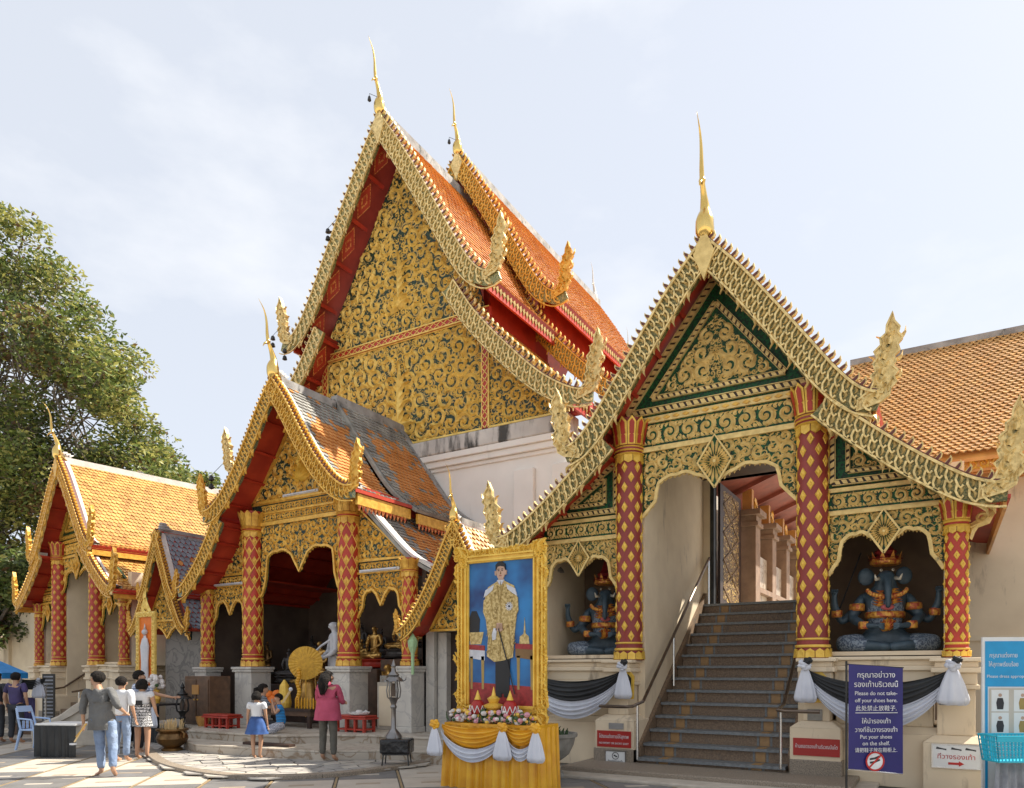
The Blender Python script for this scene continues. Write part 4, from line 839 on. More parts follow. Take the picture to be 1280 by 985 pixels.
for s in (1, -1):
    X0, X1 = 1.76, 3.05; x0, x1 = sorted((s*X0, s*X1))
    scroll_panel(H, [(s*X0, 3.98), (s*X0, 5.1), (s*X1, 3.98)], .08, .13, .04, 'gold_warm', 'black_blue', mirror=False, frame=.05, name='side_gable', tries=1300)
    f = MB().box(x0, x1, .07, .13, 3.72, 3.94).build('frieze', 'black_blue', H); m = MB(); scroll_band(m, x0+.02, x1-.02, 3.74, 3.92, .07); m.build('scrollwork', 'gold_warm', f)['kind'] = 'stuff'
    MB().box(x0, x1, .04, .15, 3.94, 3.98).build('beam', 'gold_warm', H)
    valance(H, x0, x1, 3.70, 2.75, 3.22, .06, 'gold_warm', 'black_blue', (.10, .033), .14, pend=.22)
    l = MB().box(x0+.1, x1-.1, -.03, .04, 3.70, 3.76).build('lamp_batten', 'mortar_white', H); MB().tube([(x0+.16, -.05, 3.73), (x1-.16, -.05, 3.73)], .018, 8).build('tube', 'white_cloth', l)
    column(H, s*1.535, .0, 1.72, 5.36, .225, .48, (.14, .24), lattice=True, gold='gold_warm', red='red_lacquer', inner='gold_warm'); column(H, s*3.2, .0, 1.72, 3.9, .15, .3, (.10, .18), lattice=True, gold='gold_warm', red='red_lacquer', inner='gold_warm')
    for x, w in ((s*1.535, .32), (s*3.2, .24)):
        p = MB(); p.box(x-w, x+w, -w, w, .385, .50); p.box(x-w*.9, x+w*.9, -w*.9, w*.9, .50, 1.60); p.box(x-w*1.04, x+w*1.04, -w*1.04, w*1.04, 1.60, 1.66); p.box(x-w*1.1, x+w*1.1, -w*1.1, w*1.1, 1.66, 1.72); p.build('pedestal', 'marble', H, bev=.012)
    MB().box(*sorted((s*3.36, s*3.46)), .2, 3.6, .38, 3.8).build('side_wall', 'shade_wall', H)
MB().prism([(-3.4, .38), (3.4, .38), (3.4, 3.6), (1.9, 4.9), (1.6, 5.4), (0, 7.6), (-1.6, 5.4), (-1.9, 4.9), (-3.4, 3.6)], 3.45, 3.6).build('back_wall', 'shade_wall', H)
MB().add([(-2.0, .2, 5.1), (2.0, .2, 5.1), (2.0, 3.4, 5.1), (-2.0, 3.4, 5.1)], [(0, 1, 2, 3)]).build('ceiling', 'red_soffit', H)
for s in (1, -1): MB().box(*sorted((s*1.98, s*3.4)), .2, 3.5, 3.86, 3.9).build('ceiling', 'red_soffit', H)
l = MB().box(-.5, .62, -.02, .05, 5.60, 5.66).build('lamp_batten', 'mortar_white', H); MB().tube([(-.45, -.04, 5.63), (.57, -.04, 5.63)], .018, 8).build('tube', 'white_cloth', l)
# ------------------------------------------------------------------ small gate roofs beside the hall
def gate_roof(label, loc, up, depth, mats, pick, lower=None, tw=.13, ch=.8, mos='mosaic_dark', wall_=None):
    T = thing('gate_roof', label, 'gate', loc); p = Path(cat_rom(up, 5)); parts = [p]+([Path(cat_rom(lower, 5))] if lower else [])
    for q in parts:
        for s in (1, -1):
            r = roof_slab(q, s, .05, depth).build('roof', 'red_soffit', T)
            if s > 0: m = MB(); roof_tiles(m, q, s, .25, depth, tw, tw*.85, .022, pick, .8); m.build('roof_tiles', mats, r)['kind'] = 'stuff'
    for s in (1, -1):
        bargeboard(T, up, s, 0, .22, ('gold_warm', mos, 'red_lacquer'), tooth=.09, th_h=.08, cell=.08, naga=.6 if s > 0 else .4)
        if lower: bargeboard(T, lower, s, .02, .2, ('gold_warm', mos, 'red_lacquer'), tooth=.09, th_h=.08, cell=.08, naga=.5)
        v = MB(); n = 16
        for i in range(n):
            c = p.at(p.L*i/n); d = p.at(p.L*(i+1)/n); v.add([(s*x, y, z+h) for x, z in (tuple(c), tuple(d)) for y, h in ((.08, .02), (.08, .07), (.24, .07), (.24, .02))], [(0, 1, 5, 4), (1, 2, 6, 5), (2, 3, 7, 6), (3, 0, 4, 7)])
        v.build('verge', 'mortar_white', T)
    MB().box(-.06, .06, .2, depth, up[0][1]-.3, up[0][1]+.08).build('ridge', 'mortar_grey', T); return T
G1 = gate_roof('small steep gable with red soffit and golden swan finial behind the framed portrait', (-7.82, 10.9, 0), [(0, 4.42), (.25, 3.95), (.5, 3.45), (.8, 2.95), (1.1, 2.55), (1.35, 2.38)], 3.2, ['tile_tan', 'tile_edge'], pick_mix(1, 1))
chofa(G1, 0, .02, 4.42, .62); scroll_panel(G1, [(-.9, 2.42), (.9, 2.42), (0, 3.9)], .5, .14, .04, 'gold_warm', 'black_blue', frame=.05, name='gable')
for s in (1, -1): MB().box(*sorted((s*1.02, s*1.32)), .75, 1.1, 0, 2.5).build('pilaster', 'marble', G1, bev=.01); MB().box(*sorted((s*.78, s*1.0)), .85, 1.1, 0, 2.4).build('pilaster', 'marble', G1, bev=.01)
MB().box(-1.3, 1.3, .8, 1.2, 2.42, 2.6).build('lintel', 'marble', G1); MB().box(-.8, .8, 1.0, 1.06, 0, 2.42).build('door', 'dark_timber', G1)
MB().box(-1.4, .9, 1.25, 1.5, 0, 2.7).build('wall', 'marble_dark', G1)
G2 = gate_roof('small steep gable with slate fish scale tiles left of the shrine hall', (-18.1, 11.6, 0), [(0, 5.40), (.2, 4.9), (.42, 4.35), (.62, 3.85), (.8, 3.6)], 3., ['tile_slate', 'tile_rust'], pick_mix(12, 1), [(.62, 3.7), (.85, 3.25), (1.05, 2.9), (1.25, 2.72)], .16)
m = MB()
for i in range(3): m.lathe([(.20-i*.05, 0), (.22-i*.05, .03), (.18-i*.05, .07)], (0, .28-i*.03, 5.42+i*.07), 10, sx=.5)
m.build('ridge_coil', 'mortar_grey', G2)['kind'] = 'stuff'
scroll_panel(G2, [(-.9, 3.0), (.9, 3.0), (0, 4.5)], .4, .14, .04, 'gold_warm', 'black_blue', frame=.05, name='gable')
valance(G2, -.95, .95, 3.0, 2.45, 2.72, .38, 'gold_warm', 'black_blue', (.08, .03), .14, pend=.2)
MB().box(-1.0, 1.9, .95, 1.15, 0, 3.4).build('wall', 'marble_dark', G2)
# plain walls that close the court to the left
cwl = thing('court_wall', 'shaded wall of the court behind the far left pavilion', 'wall', (-24, 15.1, 0)); MB().box(-24, 6.5, 0, .3, 0, 4.2).build('wall', 'cream_shade', cwl); MB().box(-24, 6.5, -.08, .38, 4.2, 4.35).build('coping', 'mortar_grey', cwl)
for i in range(13): MB().box(-23.2+i*2.2, -22.8+i*2.2, -.12, 0, 0, 4.2).build('pilaster', 'cream_shade', cwl)
# ------------------------------------------------------------------ trees
def leafmat(name, col):
    m = mat(name, col, tuple(c*.7 for c in col), rough=.5, scale=.8, bump=0); t = m.node_tree; b = t.nodes['Principled BSDF']; tr = N(t, 'ShaderNodeBsdfTranslucent'); ms = N(t, 'ShaderNodeMixShader'); ms.inputs[0].default_value = .38; t.links.new(b.inputs['Base Color'].links[0].from_socket, tr.inputs[0]); t.links.new(b.outputs[0], ms.inputs[1]); t.links.new(tr.outputs[0], ms.inputs[2]); t.links.new(ms.outputs[0], t.nodes['Material Output'].inputs[0]); return m
leafmat('leaf_green', (.17, .225, .05)); leafmat('leaf_yellow', (.42, .41, .11)); leafmat('leaf_dark', (.085, .12, .035)); leafmat('leaf_brown', (.17, .10, .04)); mat('bark', (.21, .175, .14), (.11, .09, .07), rough=.9, scale=8, bump=.5)
def cam_pt(px, py, d):
    k = (px-640)/900; return Vector((d*(-math.sin(R_(31))+math.cos(R_(31))*k), d*(math.cos(R_(31))+math.sin(R_(31))*k), 1.6+d*(840-py)/900))
def leaves(n, centres, radii, size, mats, name, parent, w=(5, 3, 3, .6)):
    c = rng.integers(0, len(centres), n); C = np.array([tuple(q) for q in centres])[c]; Rr = np.array(radii)[c]
    u = rng.normal(size=(n, 3)); u /= np.linalg.norm(u, axis=1)[:, None]; r = rng.uniform(0, 1, n)**.45
    P = C+u*(Rr*r)[:, None]*np.array([1, 1, .72]); a = rng.normal(size=(n, 3)); a[:, 2] *= .5; a /= np.linalg.norm(a, axis=1)[:, None]
    b = np.cross(a, rng.normal(size=(n, 3))); b /= np.linalg.norm(b, axis=1)[:, None]; s = size*rng.uniform(.6, 1.3, n)[:, None]
    nn = np.cross(a, b)*.12
    V = np.stack([P-a*s, P+b*s*.42+nn*s, P+a*s, P-b*s*.42+nn*s], 1).reshape(-1, 3)
    me = bpy.data.meshes.new(name); me.vertices.add(4*n); me.vertices.foreach_set('co', V.ravel()); me.loops.add(4*n); me.loops.foreach_set('vertex_index', np.arange(4*n)); me.polygons.add(n); me.polygons.foreach_set('loop_start', np.arange(n)*4)
    for m in mats: me.materials.append(MT[m])
    cl = rng.choice(len(mats), len(centres), p=np.array(w)/sum(w)); mi = np.where(rng.uniform(size=n) < .45, cl[c], rng.choice(len(mats), n, p=np.array(w)/sum(w))); me.polygons.foreach_set('material_index', mi.astype(np.int32)); me.update(calc_edges=True)
    return put(name, me, parent)
def tree(label, base, trunk_top, tr, clumps, rad, n, size, w=(4, 4, 2.5, .8), twigs=0, name='broadleaf_tree'):
    T = thing(name, label, 'tree', base); B = Vector(base); tt = Vector(trunk_top)-B; m = MB()
    m.tube([(0, 0, -.1), tt*.35+Vector((.3, 0, 0)), tt*.7, tt], [tr, tr*.8, tr*.6, tr*.4], 10); m.build('trunk', 'bark', T, smooth=True); C = [Vector(c)-B for c in clumps]; m = MB()
    for i, c in enumerate(C):
        s = tt*random.uniform(.4, .95) if i % 3 == 0 else C[i-1]*.6+tt*.4; mid = s.lerp(c, .5)+Vector((random.uniform(-.6, .6), random.uniform(-.6, .6), random.uniform(-.2, .8))); m.tube([s, mid, c], [.10, .055, .02] if i % 3 == 0 else [.05, .03, .012], 5)
        for k in range(4+twigs):
            q = mid.lerp(c, random.uniform(.2, 1)); e = q+Vector((random.uniform(-1.2, 1.2), random.uniform(-1.2, 1.2), random.uniform(-.4, 1.1)))*rad*.6; m.tube([q, q.lerp(e, .5)+Vector((0, 0, random.uniform(-.2, .2))), e], [.035, .022, .008], 4)
    m.build('branches', 'bark', T)['kind'] = 'stuff'
    leaves(n, C, [rad*random.uniform(.7, 1.25) for _ in C], size, ['leaf_green', 'leaf_yellow', 'leaf_dark', 'leaf_brown'], 'crown', T, w)['kind'] = 'stuff'
    return T
sil = [(-120, 250), (0, 268), (45, 300), (95, 375), (140, 430), (165, 500), (178, 540), (208, 580), (200, 660), (60, 760), (30, 800), (-120, 820)]
cl = []; tries = 0
while len(cl) < 150 and tries < 6000:
    tries += 1; p = (random.uniform(-120, 215), random.uniform(250, 820))
    if sdf(sil, [p])[0] > 4: cl.append(cam_pt(*p, random.uniform(31, 38)))
for p in [(30, 290), (60, 335), (100, 385), (135, 440), (150, 480), (170, 530), (200, 575), (205, 605), (5, 275), (160, 455), (190, 560)]: cl.append(cam_pt(*p, 34))
for _ in range(34): cl.append(cam_pt(random.uniform(-60, 215), random.uniform(560, 640), random.uniform(31, 36)))
tree('big spreading tree with yellow green leaves behind the far left pavilion', tuple(cam_pt(-60, 840, 35))[:2]+(0,), cam_pt(-20, 520, 35), .55, cl, 1.35, 92000, .135, twigs=3)
cl = [cam_pt(random.uniform(-40, 60), random.uniform(690, 800), random.uniform(28, 31)) for _ in range(22)]
tree('dark leaved lower tree at the left edge behind the blue umbrella', tuple(cam_pt(-30, 840, 30))[:2]+(0,), cam_pt(0, 760, 30), .2, cl, .9, 9000, .14, (3, 1.2, 5, .8))
cl = [cam_pt(random.uniform(195, 262), random.uniform(585, 640), random.uniform(40, 44)) for _ in range(10)]
tree('small far tree showing above the yellow roof by the shrine hall', tuple(cam_pt(230, 840, 42))[:2]+(0,), cam_pt(232, 700, 42), .2, cl, .8, 4200, .13)
# ------------------------------------------------------------------ figures
CA_ = R_(31)
def on_ground(px, py, z=0.): d = (1.6-z)*900/(py-840); q = cam_pt(px, 840, d); return (q.x, q.y, z)
def at_d(px, d, z=0.): q = cam_pt(px, 840, d); return (q.x, q.y, z)
def skin(name, nodes, edges, m, parent, sub=2, s=1.):
    bm = bmesh.new(); ly = bm.verts.layers.skin.verify(); vs = []
    for i, (p, r) in enumerate(nodes):
        v = bm.verts.new([c*s for c in p]); r = r if hasattr(r, '__len__') else (r, r); v[ly].radius = (r[0]*s, r[1]*s); v[ly].use_root = i == 0; vs.append(v)
    for a, b in edges: bm.edges.new((vs[a], vs[b]))
    me = bpy.data.meshes.new(name); bm.to_mesh(me); bm.free(); me.materials.append(MT[m]); o = put(name, me, parent)
    k = o.modifiers.new('skin', 'SKIN'); k.use_smooth_shade = True; k.branch_smoothing = .5; u = o.modifiers.new('sub', 'SUBSURF'); u.levels = sub-1 if sub > 1 else 1; u.render_levels = sub; return o
DEF = dict(pelvis=(0, 0, .53), waist=(0, 0, .615), chest=(0, 0, .73), neck=(0, .004, .848), head=(0, -.006, .908), shL=(.108, 0, .812), elL=(.135, .01, .635), wrL=(.145, -.03, .50), shR=(-.108, 0, .812), elR=(-.135, .01, .635), wrR=(-.145, -.03, .50),
           hipL=(.055, 0, .50), knL=(.06, -.008, .285), anL=(.062, .012, .05), hipR=(-.055, 0, .50), knR=(-.06, -.008, .285), anR=(-.062, .012, .05))
CL_TEX = bpy.data.textures.new('folds', 'CLOUDS'); CL_TEX.noise_scale = .055
def rumple(o, k=.016):
    d = o.modifiers.new('folds', 'DISPLACE'); d.texture = CL_TEX; d.strength = k; d.mid_level = .5; d.texture_coords = 'GLOBAL'; return o
def person(label, loc, face, h, pose=None, skinm='skin_tan', shirt=None, legs=None, hair='hair_black', hairk='short', sleeve=1., turn=0, nose=True, cat='person', name='person', toe=1, w=1., hands=True, group=None, legr=1., fingers=True, torso_r=1.):
    """one continuous body; garments and hair are children.  face: 0 towards the camera, 180 away"""
    J = dict(DEF); J.update(pose or {}); J = {k: Vector(v) for k, v in J.items()}
    T = thing(name, label, cat, loc, CA_+R_(face), group); T.scale = (h*w, h, h); T.scale = (h, h, h)
    nodes = []; edges = []; idx = {}
    def nd(k, p, r, to=None): idx[k] = len(nodes); nodes.append((tuple(p), r)); (edges.append((idx[to], idx[k])) if to else None)
    tr = torso_r
    nd('pelvis', J['pelvis'], (.072*tr, .058*tr)); nd('waist', J['waist'], (.072*tr, .055*tr), 'pelvis'); nd('chest', J['chest'], (.082*tr, .056*tr), 'waist'); nd('neck', J['neck'], .035, 'chest')
    H_ = J['head']; ax = (H_-J['neck']).normalized(); f = Vector((math.sin(R_(turn)), -math.cos(R_(turn)), 0)); f = (f-ax*f.dot(ax)).normalized()
    nd('jaw', J['neck'].lerp(H_, .55)+f*.010, (.044, .046), 'neck'); nd('head', H_+f*.004, (.054, .062), 'jaw'); nd('top', H_+ax*.046-f*.004, (.044, .048), 'head')
    if nose: nd('nose', H_+f*.066-ax*.012, .007, 'head')
    for s in 'LR':
        nd('sh'+s, J['sh'+s], .034, 'chest'); nd('el'+s, J['el'+s], .023, 'sh'+s); nd('wr'+s, J['wr'+s], .015, 'el'+s)
        d = (J['wr'+s]-J['el'+s]).normalized(); hd = Vector((pose or {}).get('hd'+s, d)).normalized(); pl = J['wr'+s]+hd*.035; nd('pa'+s, pl, (.017, .011), 'wr'+s)
        if fingers:
            sd = hd.orthogonal().normalized() if abs(hd.z) < .9 else Vector((0, 1, 0)); sd = (sd-hd*sd.dot(hd)).normalized(); curl = hd.cross(sd)*(.4 if s == 'L' else -.4)
            for i, (o, l) in enumerate(((-.013, .034), (-.0045, .042), (.0045, .040), (.013, .032))):
                nd('f%d%s' % (i, s), pl+hd*.018+sd*o, .0058, 'pa'+s); nd('g%d%s' % (i, s), pl+hd*(.018+l*.6)+sd*o+curl*.012, .0052, 'f%d%s' % (i, s)); nd('h%d%s' % (i, s), pl+hd*(.018+l*.85)+sd*o+curl*.035, .0045, 'g%d%s' % (i, s))
            nd('t'+s, pl+sd*.019+curl*.01-hd*.008, .0065, 'pa'+s); nd('u'+s, pl+sd*.028+curl*.03+hd*.012, .0055, 't'+s)
    if legs != 'none':
        for s in 'LR':
            nd('hip'+s, J['hip'+s], .050, 'pelvis'); nd('kn'+s, J['kn'+s], .036, 'hip'+s); nd('an'+s, J['an'+s], .022, 'kn'+s)
            ft = Vector((pose or {}).get('ft'+s, (0, -1, 0))).normalized(); nd('ba'+s, J['an'+s]+ft*.062+Vector((0, 0, -.030)), (.022, .014), 'an'+s); nd('to'+s, J['an'+s]+ft*.105+Vector((0, 0, -.036)), (.018, .009), 'ba'+s)
    skin('body', nodes, edges, skinm, T)
    if nose:
        for sx in (-1, 1):
            sd = f.cross(ax); e = MB().ball(tuple(H_+f*.058+sd*sx*.021+ax*.002), .0065, 8, sq=(1, 1, .6)); e.build('eye', 'eye_dark', T, smooth=True); b = MB().ball(tuple(H_-f*.002+sd*sx*.062-ax*.008), .013, 8, sq=(.5, .8, 1.2)); b.build('ear', skinm, T, smooth=True)
        mth = MB().ball(tuple(H_+f*.056-ax*.036), .012, 8, sq=(1, .5, .3)); mth.build('mouth', 'lip', T, smooth=True)
    if shirt:
        a = [(tuple(J['pelvis']+Vector((0, 0, -.02))), (.094*tr, .080*tr)), (tuple(J['waist']), (.092*tr, .072*tr)), (tuple(J['chest']), (.100*tr, .072*tr)), (tuple(J['neck'].lerp(J['chest'], .35)), (.066, .048)), (tuple(J['neck']-Vector((0, 0, .006))), .040)]
        e = [(0, 1), (1, 2), (2, 3), (3, 4)]
        for s in 'LR':
            k = len(a); a.append((tuple(J['sh'+s]+Vector((0, 0, .004))), .046)); e.append((2, k))
            if sleeve > 1: a.append((tuple(J['el'+s]), .034)); e.append((k, k+1)); a.append((tuple(J['el'+s].lerp(J['wr'+s], sleeve-1)), .027)); e.append((k+1, k+2))
            else: a.append((tuple(J['sh'+s].lerp(J['el'+s], sleeve)), .040)); e.append((k, k+1))
        rumple(skin('shirt', a, e, shirt, T))
    if legs and legs != 'none':
        a = [(tuple(J['pelvis']+Vector((0, 0, .01))), (.068*tr, .058*tr))]; e = []
        for s in 'LR':
            k = len(a); a += [(tuple(J['hip'+s]), .058*legr), (tuple(J['kn'+s]), .043*legr), (tuple(J['kn'+s].lerp(J['an'+s], .95)), .035*legr)]; e += [(0, k), (k, k+1), (k+1, k+2)]
        rumple(skin('trousers', a, e, legs, T))
    if hair:
        m = MB(); c = H_-f*.012+ax*.012
        m.ball((0, 0, 0), 1, 22); P = c
        sd = f.cross(ax); M = Matrix((( *(sd*.064),), (*(f*.068),), (*(ax*.064),))).transposed().to_4x4(); M.translation = P; m.xf(M)
        # lift the fringe off the face: cut the front lower part by pushing it back
        vs = []
        for v in m.v:
            q = Vector(v)-P; ff = q.dot(f); zz = q.dot(ax)
            if ff > 0 and zz < .012: q -= f*(ff*.92)
            if zz < -.045 and hairk == 'short': q -= ax*(zz+.045)*.7
            vs.append(tuple(P+q*(1+random.uniform(-.06, .06))))
        m.v = vs
        if hairk == 'long':
            m.tube([tuple(P-f*.015), tuple(P-f*.040-ax*.06), tuple(P-f*.048-ax*.13), tuple(P-f*.045-ax*.20)], [.066, .066, .054, .02], 12)
            for k in range(9): o = sd*random.uniform(-.04, .04); m.tube([tuple(P-f*.04-ax*.05+o), tuple(P-f*.055-ax*.14+o*1.2), tuple(P-f*.05-ax*(.2+random.uniform(0, .03))+o*.9)], [.012, .011, .002], 5)
        if hairk == 'bob': m.tube([tuple(P+ax*.0-f*.004), tuple(P-f*.012-ax*.03), tuple(P-f*.012-ax*.07)], [.070, .073, .060], 14)
        if hairk == 'pony': m.tube([tuple(P-f*.05), tuple(P-f*.085-ax*.02), tuple(P-f*.08-ax*.09), tuple(P-f*.06-ax*.15)], [.018, .03, .026, .006], 10)
        m.build('hair', hair, T, smooth=True)
    return T
mat('skin_tan', (.50, .29, .18), (.42, .23, .14), rough=.5, scale=5, bump=0); mat('hair_black', (.022, .017, .014), (.010, .009, .008), rough=.85, spec=.2, scale=30, bump=1., bscale=60, dist=.03); mat('eye_dark', (.02, .015, .012), rough=.2, bump=0); mat('lip', (.42, .14, .11), rough=.4, bump=0)
mat('shirt_grey', (.17, .17, .165), (.12, .12, .12), rough=.9, spec=.2, scale=6, bump=1., bscale=7, dist=.09); mat('denim', (.30, .38, .52), (.16, .22, .34), rough=.85, spec=.2, scale=5, bump=1., bscale=9, dist=.06); mat('jacket_pink', (.52, .10, .17), (.40, .07, .12), rough=.85, spec=.2, scale=5, bump=1., bscale=7, dist=.07)
mat('trouser_olive', (.12, .11, .09), (.08, .075, .06), rough=.8, scale=6, bump=.4); mat('shirt_purple', (.07, .05, .16), (.04, .03, .09), rough=.7); mat('trouser_dark', (.035, .038, .045), rough=.8); mat('cloth_white', (.72, .72, .72), (.62, .63, .66), rough=.8, scale=5, bump=.3); mat('skirt_blue', (.04, .12, .36), (.015, .05, .18), rough=.6, scale=9)
def patt(name, base, other, scale, axis='Z', kind='wave', thr=.5, scale2=None):
    m = mat(name, base, base, rough=.75, scale=5, bump=.2); t = m.node_tree; l = t.links.new; b = t.nodes['Principled BSDF']; tc = N(t, 'ShaderNodeTexCoord')
    def wv(ax, sc): w = N(t, 'ShaderNodeTexWave', wave_type='BANDS', bands_direction=ax); w.inputs['Scale'].default_value = sc; w.inputs['Distortion'].default_value = .6; l(tc.outputs['Object'], w.inputs[0]); r = N(t, 'ShaderNodeMath', operation='GREATER_THAN'); r.inputs[1].default_value = thr; l(w.outputs['Fac'], r.inputs[0]); return r.outputs[0]
    if kind == 'wave': fac = wv(axis, scale)
    elif kind == 'plaid': a = N(t, 'ShaderNodeMath', operation='ADD'); l(wv('Z', scale), a.inputs[0]); l(wv('X', scale), a.inputs[1]); c = N(t, 'ShaderNodeMath', operation='MULTIPLY'); c.inputs[1].default_value = .5; l(a.outputs[0], c.inputs[0]); fac = c.outputs[0]
    else:
        v = N(t, 'ShaderNodeTexVoronoi', feature='F1'); v.inputs['Scale'].default_value = scale; l(tc.outputs['Object'], v.inputs[0]); r = N(t, 'ShaderNodeMath', operation='PINGPONG'); r.inputs[1].default_value = .16; l(v.outputs['Distance'], r.inputs[0]); g = N(t, 'ShaderNodeMath', operation='GREATER_THAN'); g.inputs[1].default_value = .10; l(r.outputs[0], g.inputs[0]); x = N(t, 'ShaderNodeMath', operation='MULTIPLY'); l(g.outputs[0], x.inputs[0]); x.inputs[1].default_value = 1; mm = N(t, 'ShaderNodeMath', operation='MAXIMUM'); l(x.outputs[0], mm.inputs[0]); w = wv('Z', scale2); a = N(t, 'ShaderNodeMath', operation='MULTIPLY'); l(w, a.inputs[0]); a.inputs[1].default_value = 1.; l(a.outputs[0], mm.inputs[1]); fac = mm.outputs[0]
    mm = N(t, 'ShaderNodeMix', data_type='RGBA'); l(fac, mm.inputs['Factor']); mm.inputs['A'].default_value = (*base, 1); mm.inputs['B'].default_value = (*other, 1); l(mm.outputs['Result'], b.inputs['Base Color']); return m
patt('stripe_dark', (.035, .045, .06), (.42, .45, .50), 16, thr=.72); patt('stripe_blue', (.02, .30, .72), (.02, .03, .08), 14, thr=.62); patt('plaid', (.62, .66, .74), (.12, .17, .30), 12, kind='plaid', thr=.6); patt('ethnic', (.70, .70, .70), (.02, .02, .025), 26, kind='v', thr=.9, scale2=9); patt('trouser_pattern', (.60, .60, .62), (.10, .11, .16), 30, kind='v', thr=.94, scale2=14)
def skirt(T, name, z0, z1, r0, r1, m, y=0, x=0, fl=6, dx=0, ry=.75):
    o = MB(); n = 28; k = 7; vs = []; fs = []
    for i in range(k):
        t = i/(k-1); z = z1+(z0-z1)*t
        for j in range(n): a = 2*math.pi*j/n; r = r1+(r0-r1)*t**.8; r *= 1+.07*t*math.sin(fl*a+1); vs.append((x+dx*t+r*math.cos(a), y+r*ry*math.sin(a), z))
    fs = [(i*n+j, i*n+(j+1) % n, (i+1)*n+(j+1) % n, (i+1)*n+j) for i in range(k-1) for j in range(n)]+[tuple(range(n))]
    o.add(vs, fs); return rumple(o.build(name, m, T, smooth=True), .012)
# man in grey shirt, back to us, head turned left, weight shifted
man = person('man in a rumpled grey shirt and faded jeans seen from behind, holding a small rattle', on_ground(128, 970), 180, 1.64,
    dict(pelvis=(-.02, 0, .52), waist=(-.01, 0, .60), chest=(.03, .0, .72), neck=(.045, 0, .848), head=(.06, -.012, .908), shL=(.145, 0, .805), shR=(-.075, .0, .815), elL=(.185, .0, .635), wrL=(.195, -.03, .50), elR=(-.165, .05, .66), wrR=(-.165, -.07, .60),
         hipL=(.035, 0, .49), hipR=(-.08, 0, .49), knL=(.02, -.0, .27), anL=(.0, .01, .05), knR=(-.11, .02, .28), anR=(-.155, .10, .07), ftL=(.8, -.5, 0), ftR=(.2, -1, -.2)), shirt='shirt_grey', legs='denim', sleeve=1.45, turn=75, torso_r=1.08)
skirt(man, 'shirt_tail', .435, .70, .122, .108, 'shirt_grey', x=.005, fl=9)
rt = thing('rattle', 'small pale round headed rattle hanging from the hand of the man in grey', 'rattle', at_d(107, 10.9, .70)); MB().tube([(0, 0, .12), (-.14, -.09, -.16)], .012, 8).build('stick', 'pale_wood' if 'pale_wood' in MT else 'tile_edge', rt); MB().lathe([(.005, -.015), (.05, -.012), (.05, .012), (.005, .015)], (-.155, -.10, -.19), 12).build('head', 'cloth_white', rt); MB().tube([(.03, 0, .12), (-.10, -.09, -.08)], .008, 6).build('stick', 'gold_warm', rt)
person('person in a white top and blue trousers half hidden behind the man in grey', on_ground(152, 952), 175, 1.55, shirt='cloth_white', legs='denim')
person('man in a blue plaid shirt reaching his arm out to the right', on_ground(174, 943), 100, 1.66, dict(elL=(.16, -.14, .70), wrL=(.13, -.33, .66), hdL=(0, -1, .1), shL=(.10, -.01, .79)), shirt='plaid', legs='trouser_dark', sleeve=.75, turn=15, legr=1.05)
d = person('woman with bobbed black hair in a black and white patterned dress seen from behind', on_ground(178, 949), 180, 1.50, dict(elL=(.14, -.02, .64), wrL=(.10, -.10, .58), elR=(-.14, -.02, .64), wrR=(-.11, -.12, .56)), shirt='cloth_white', hairk='bob', sleeve=.4, nose=False)
skirt(d, 'dress', .40, .68, .115, .088, 'ethnic', fl=4); MB().box(-.03, .05, .066, .070, .66, .72).build('print', 'black_cloth', d)
pk_ = person('woman with long dark hair in a pink hooded jacket seen from behind', on_ground(410, 951, .05), 168, 1.60, dict(elL=(.14, -.04, .66), wrL=(.06, -.14, .62), elR=(-.14, -.05, .65), wrR=(-.10, -.18, .62), hdR=(.2, -1, .1), anR=(-.09, .05, .05)), shirt='jacket_pink', legs='trouser_olive', sleeve=1.7, hairk='long', turn=-25, torso_r=1.1)
skirt(pk_, 'jacket_hem', .445, .69, .150, .118, 'jacket_pink', fl=5, ry=.8)
m = MB(); m.tube([(-.045, .035, .855), (0, .065, .815), (.045, .035, .855)], [.02, .032, .02], 10); m.build('hood', 'jacket_pink', pk_, smooth=True)
g_ = person('small girl in a white top and blue skirt standing on the paving before the steps', on_ground(321, 948, .05), 180, 1.22, dict(elL=(.13, .0, .65), elR=(-.13, .0, .65), neck=(0, .004, .84), head=(0, -.004, .915), hipL=(.045, 0, .5), hipR=(-.045, 0, .5), anL=(.045, .01, .05), anR=(-.045, .01, .05)), shirt='cloth_white', hairk='bob', sleeve=.6, nose=False)
skirt(g_, 'skirt', .36, .62, .165, .085, 'skirt_blue', fl=7)
KN = dict(pelvis=(0, .03, .13), waist=(0, .01, .22), chest=(0, -.01, .34), neck=(0, -.015, .455), head=(0, -.025, .525), shL=(.10, -.01, .41), shR=(-.10, -.01, .41), elL=(.12, -.08, .29), elR=(-.12, -.08, .29), wrL=(.02, -.16, .36), wrR=(-.02, -.16, .36), hdL=(0, -.1, 1), hdR=(0, -.1, 1), hipL=(.06, 0, .11), hipR=(-.06, 0, .11), knL=(.09, -.22, .06), knR=(-.09, -.22, .06), anL=(.06, .02, .03), anR=(-.06, .02, .03), ftL=(0, 1, 0), ftR=(0, 1, 0))
person('woman with a low ponytail in a black and white striped shirt kneeling with incense', on_ground(327, 913, .385), 118, 1.62, dict(KN, elL=(.12, -.10, .30), wrL=(.02, -.20, .36), wrR=(-.02, -.20, .36)), shirt='stripe_dark', legs='trouser_dark', hairk='pony', sleeve=.9)
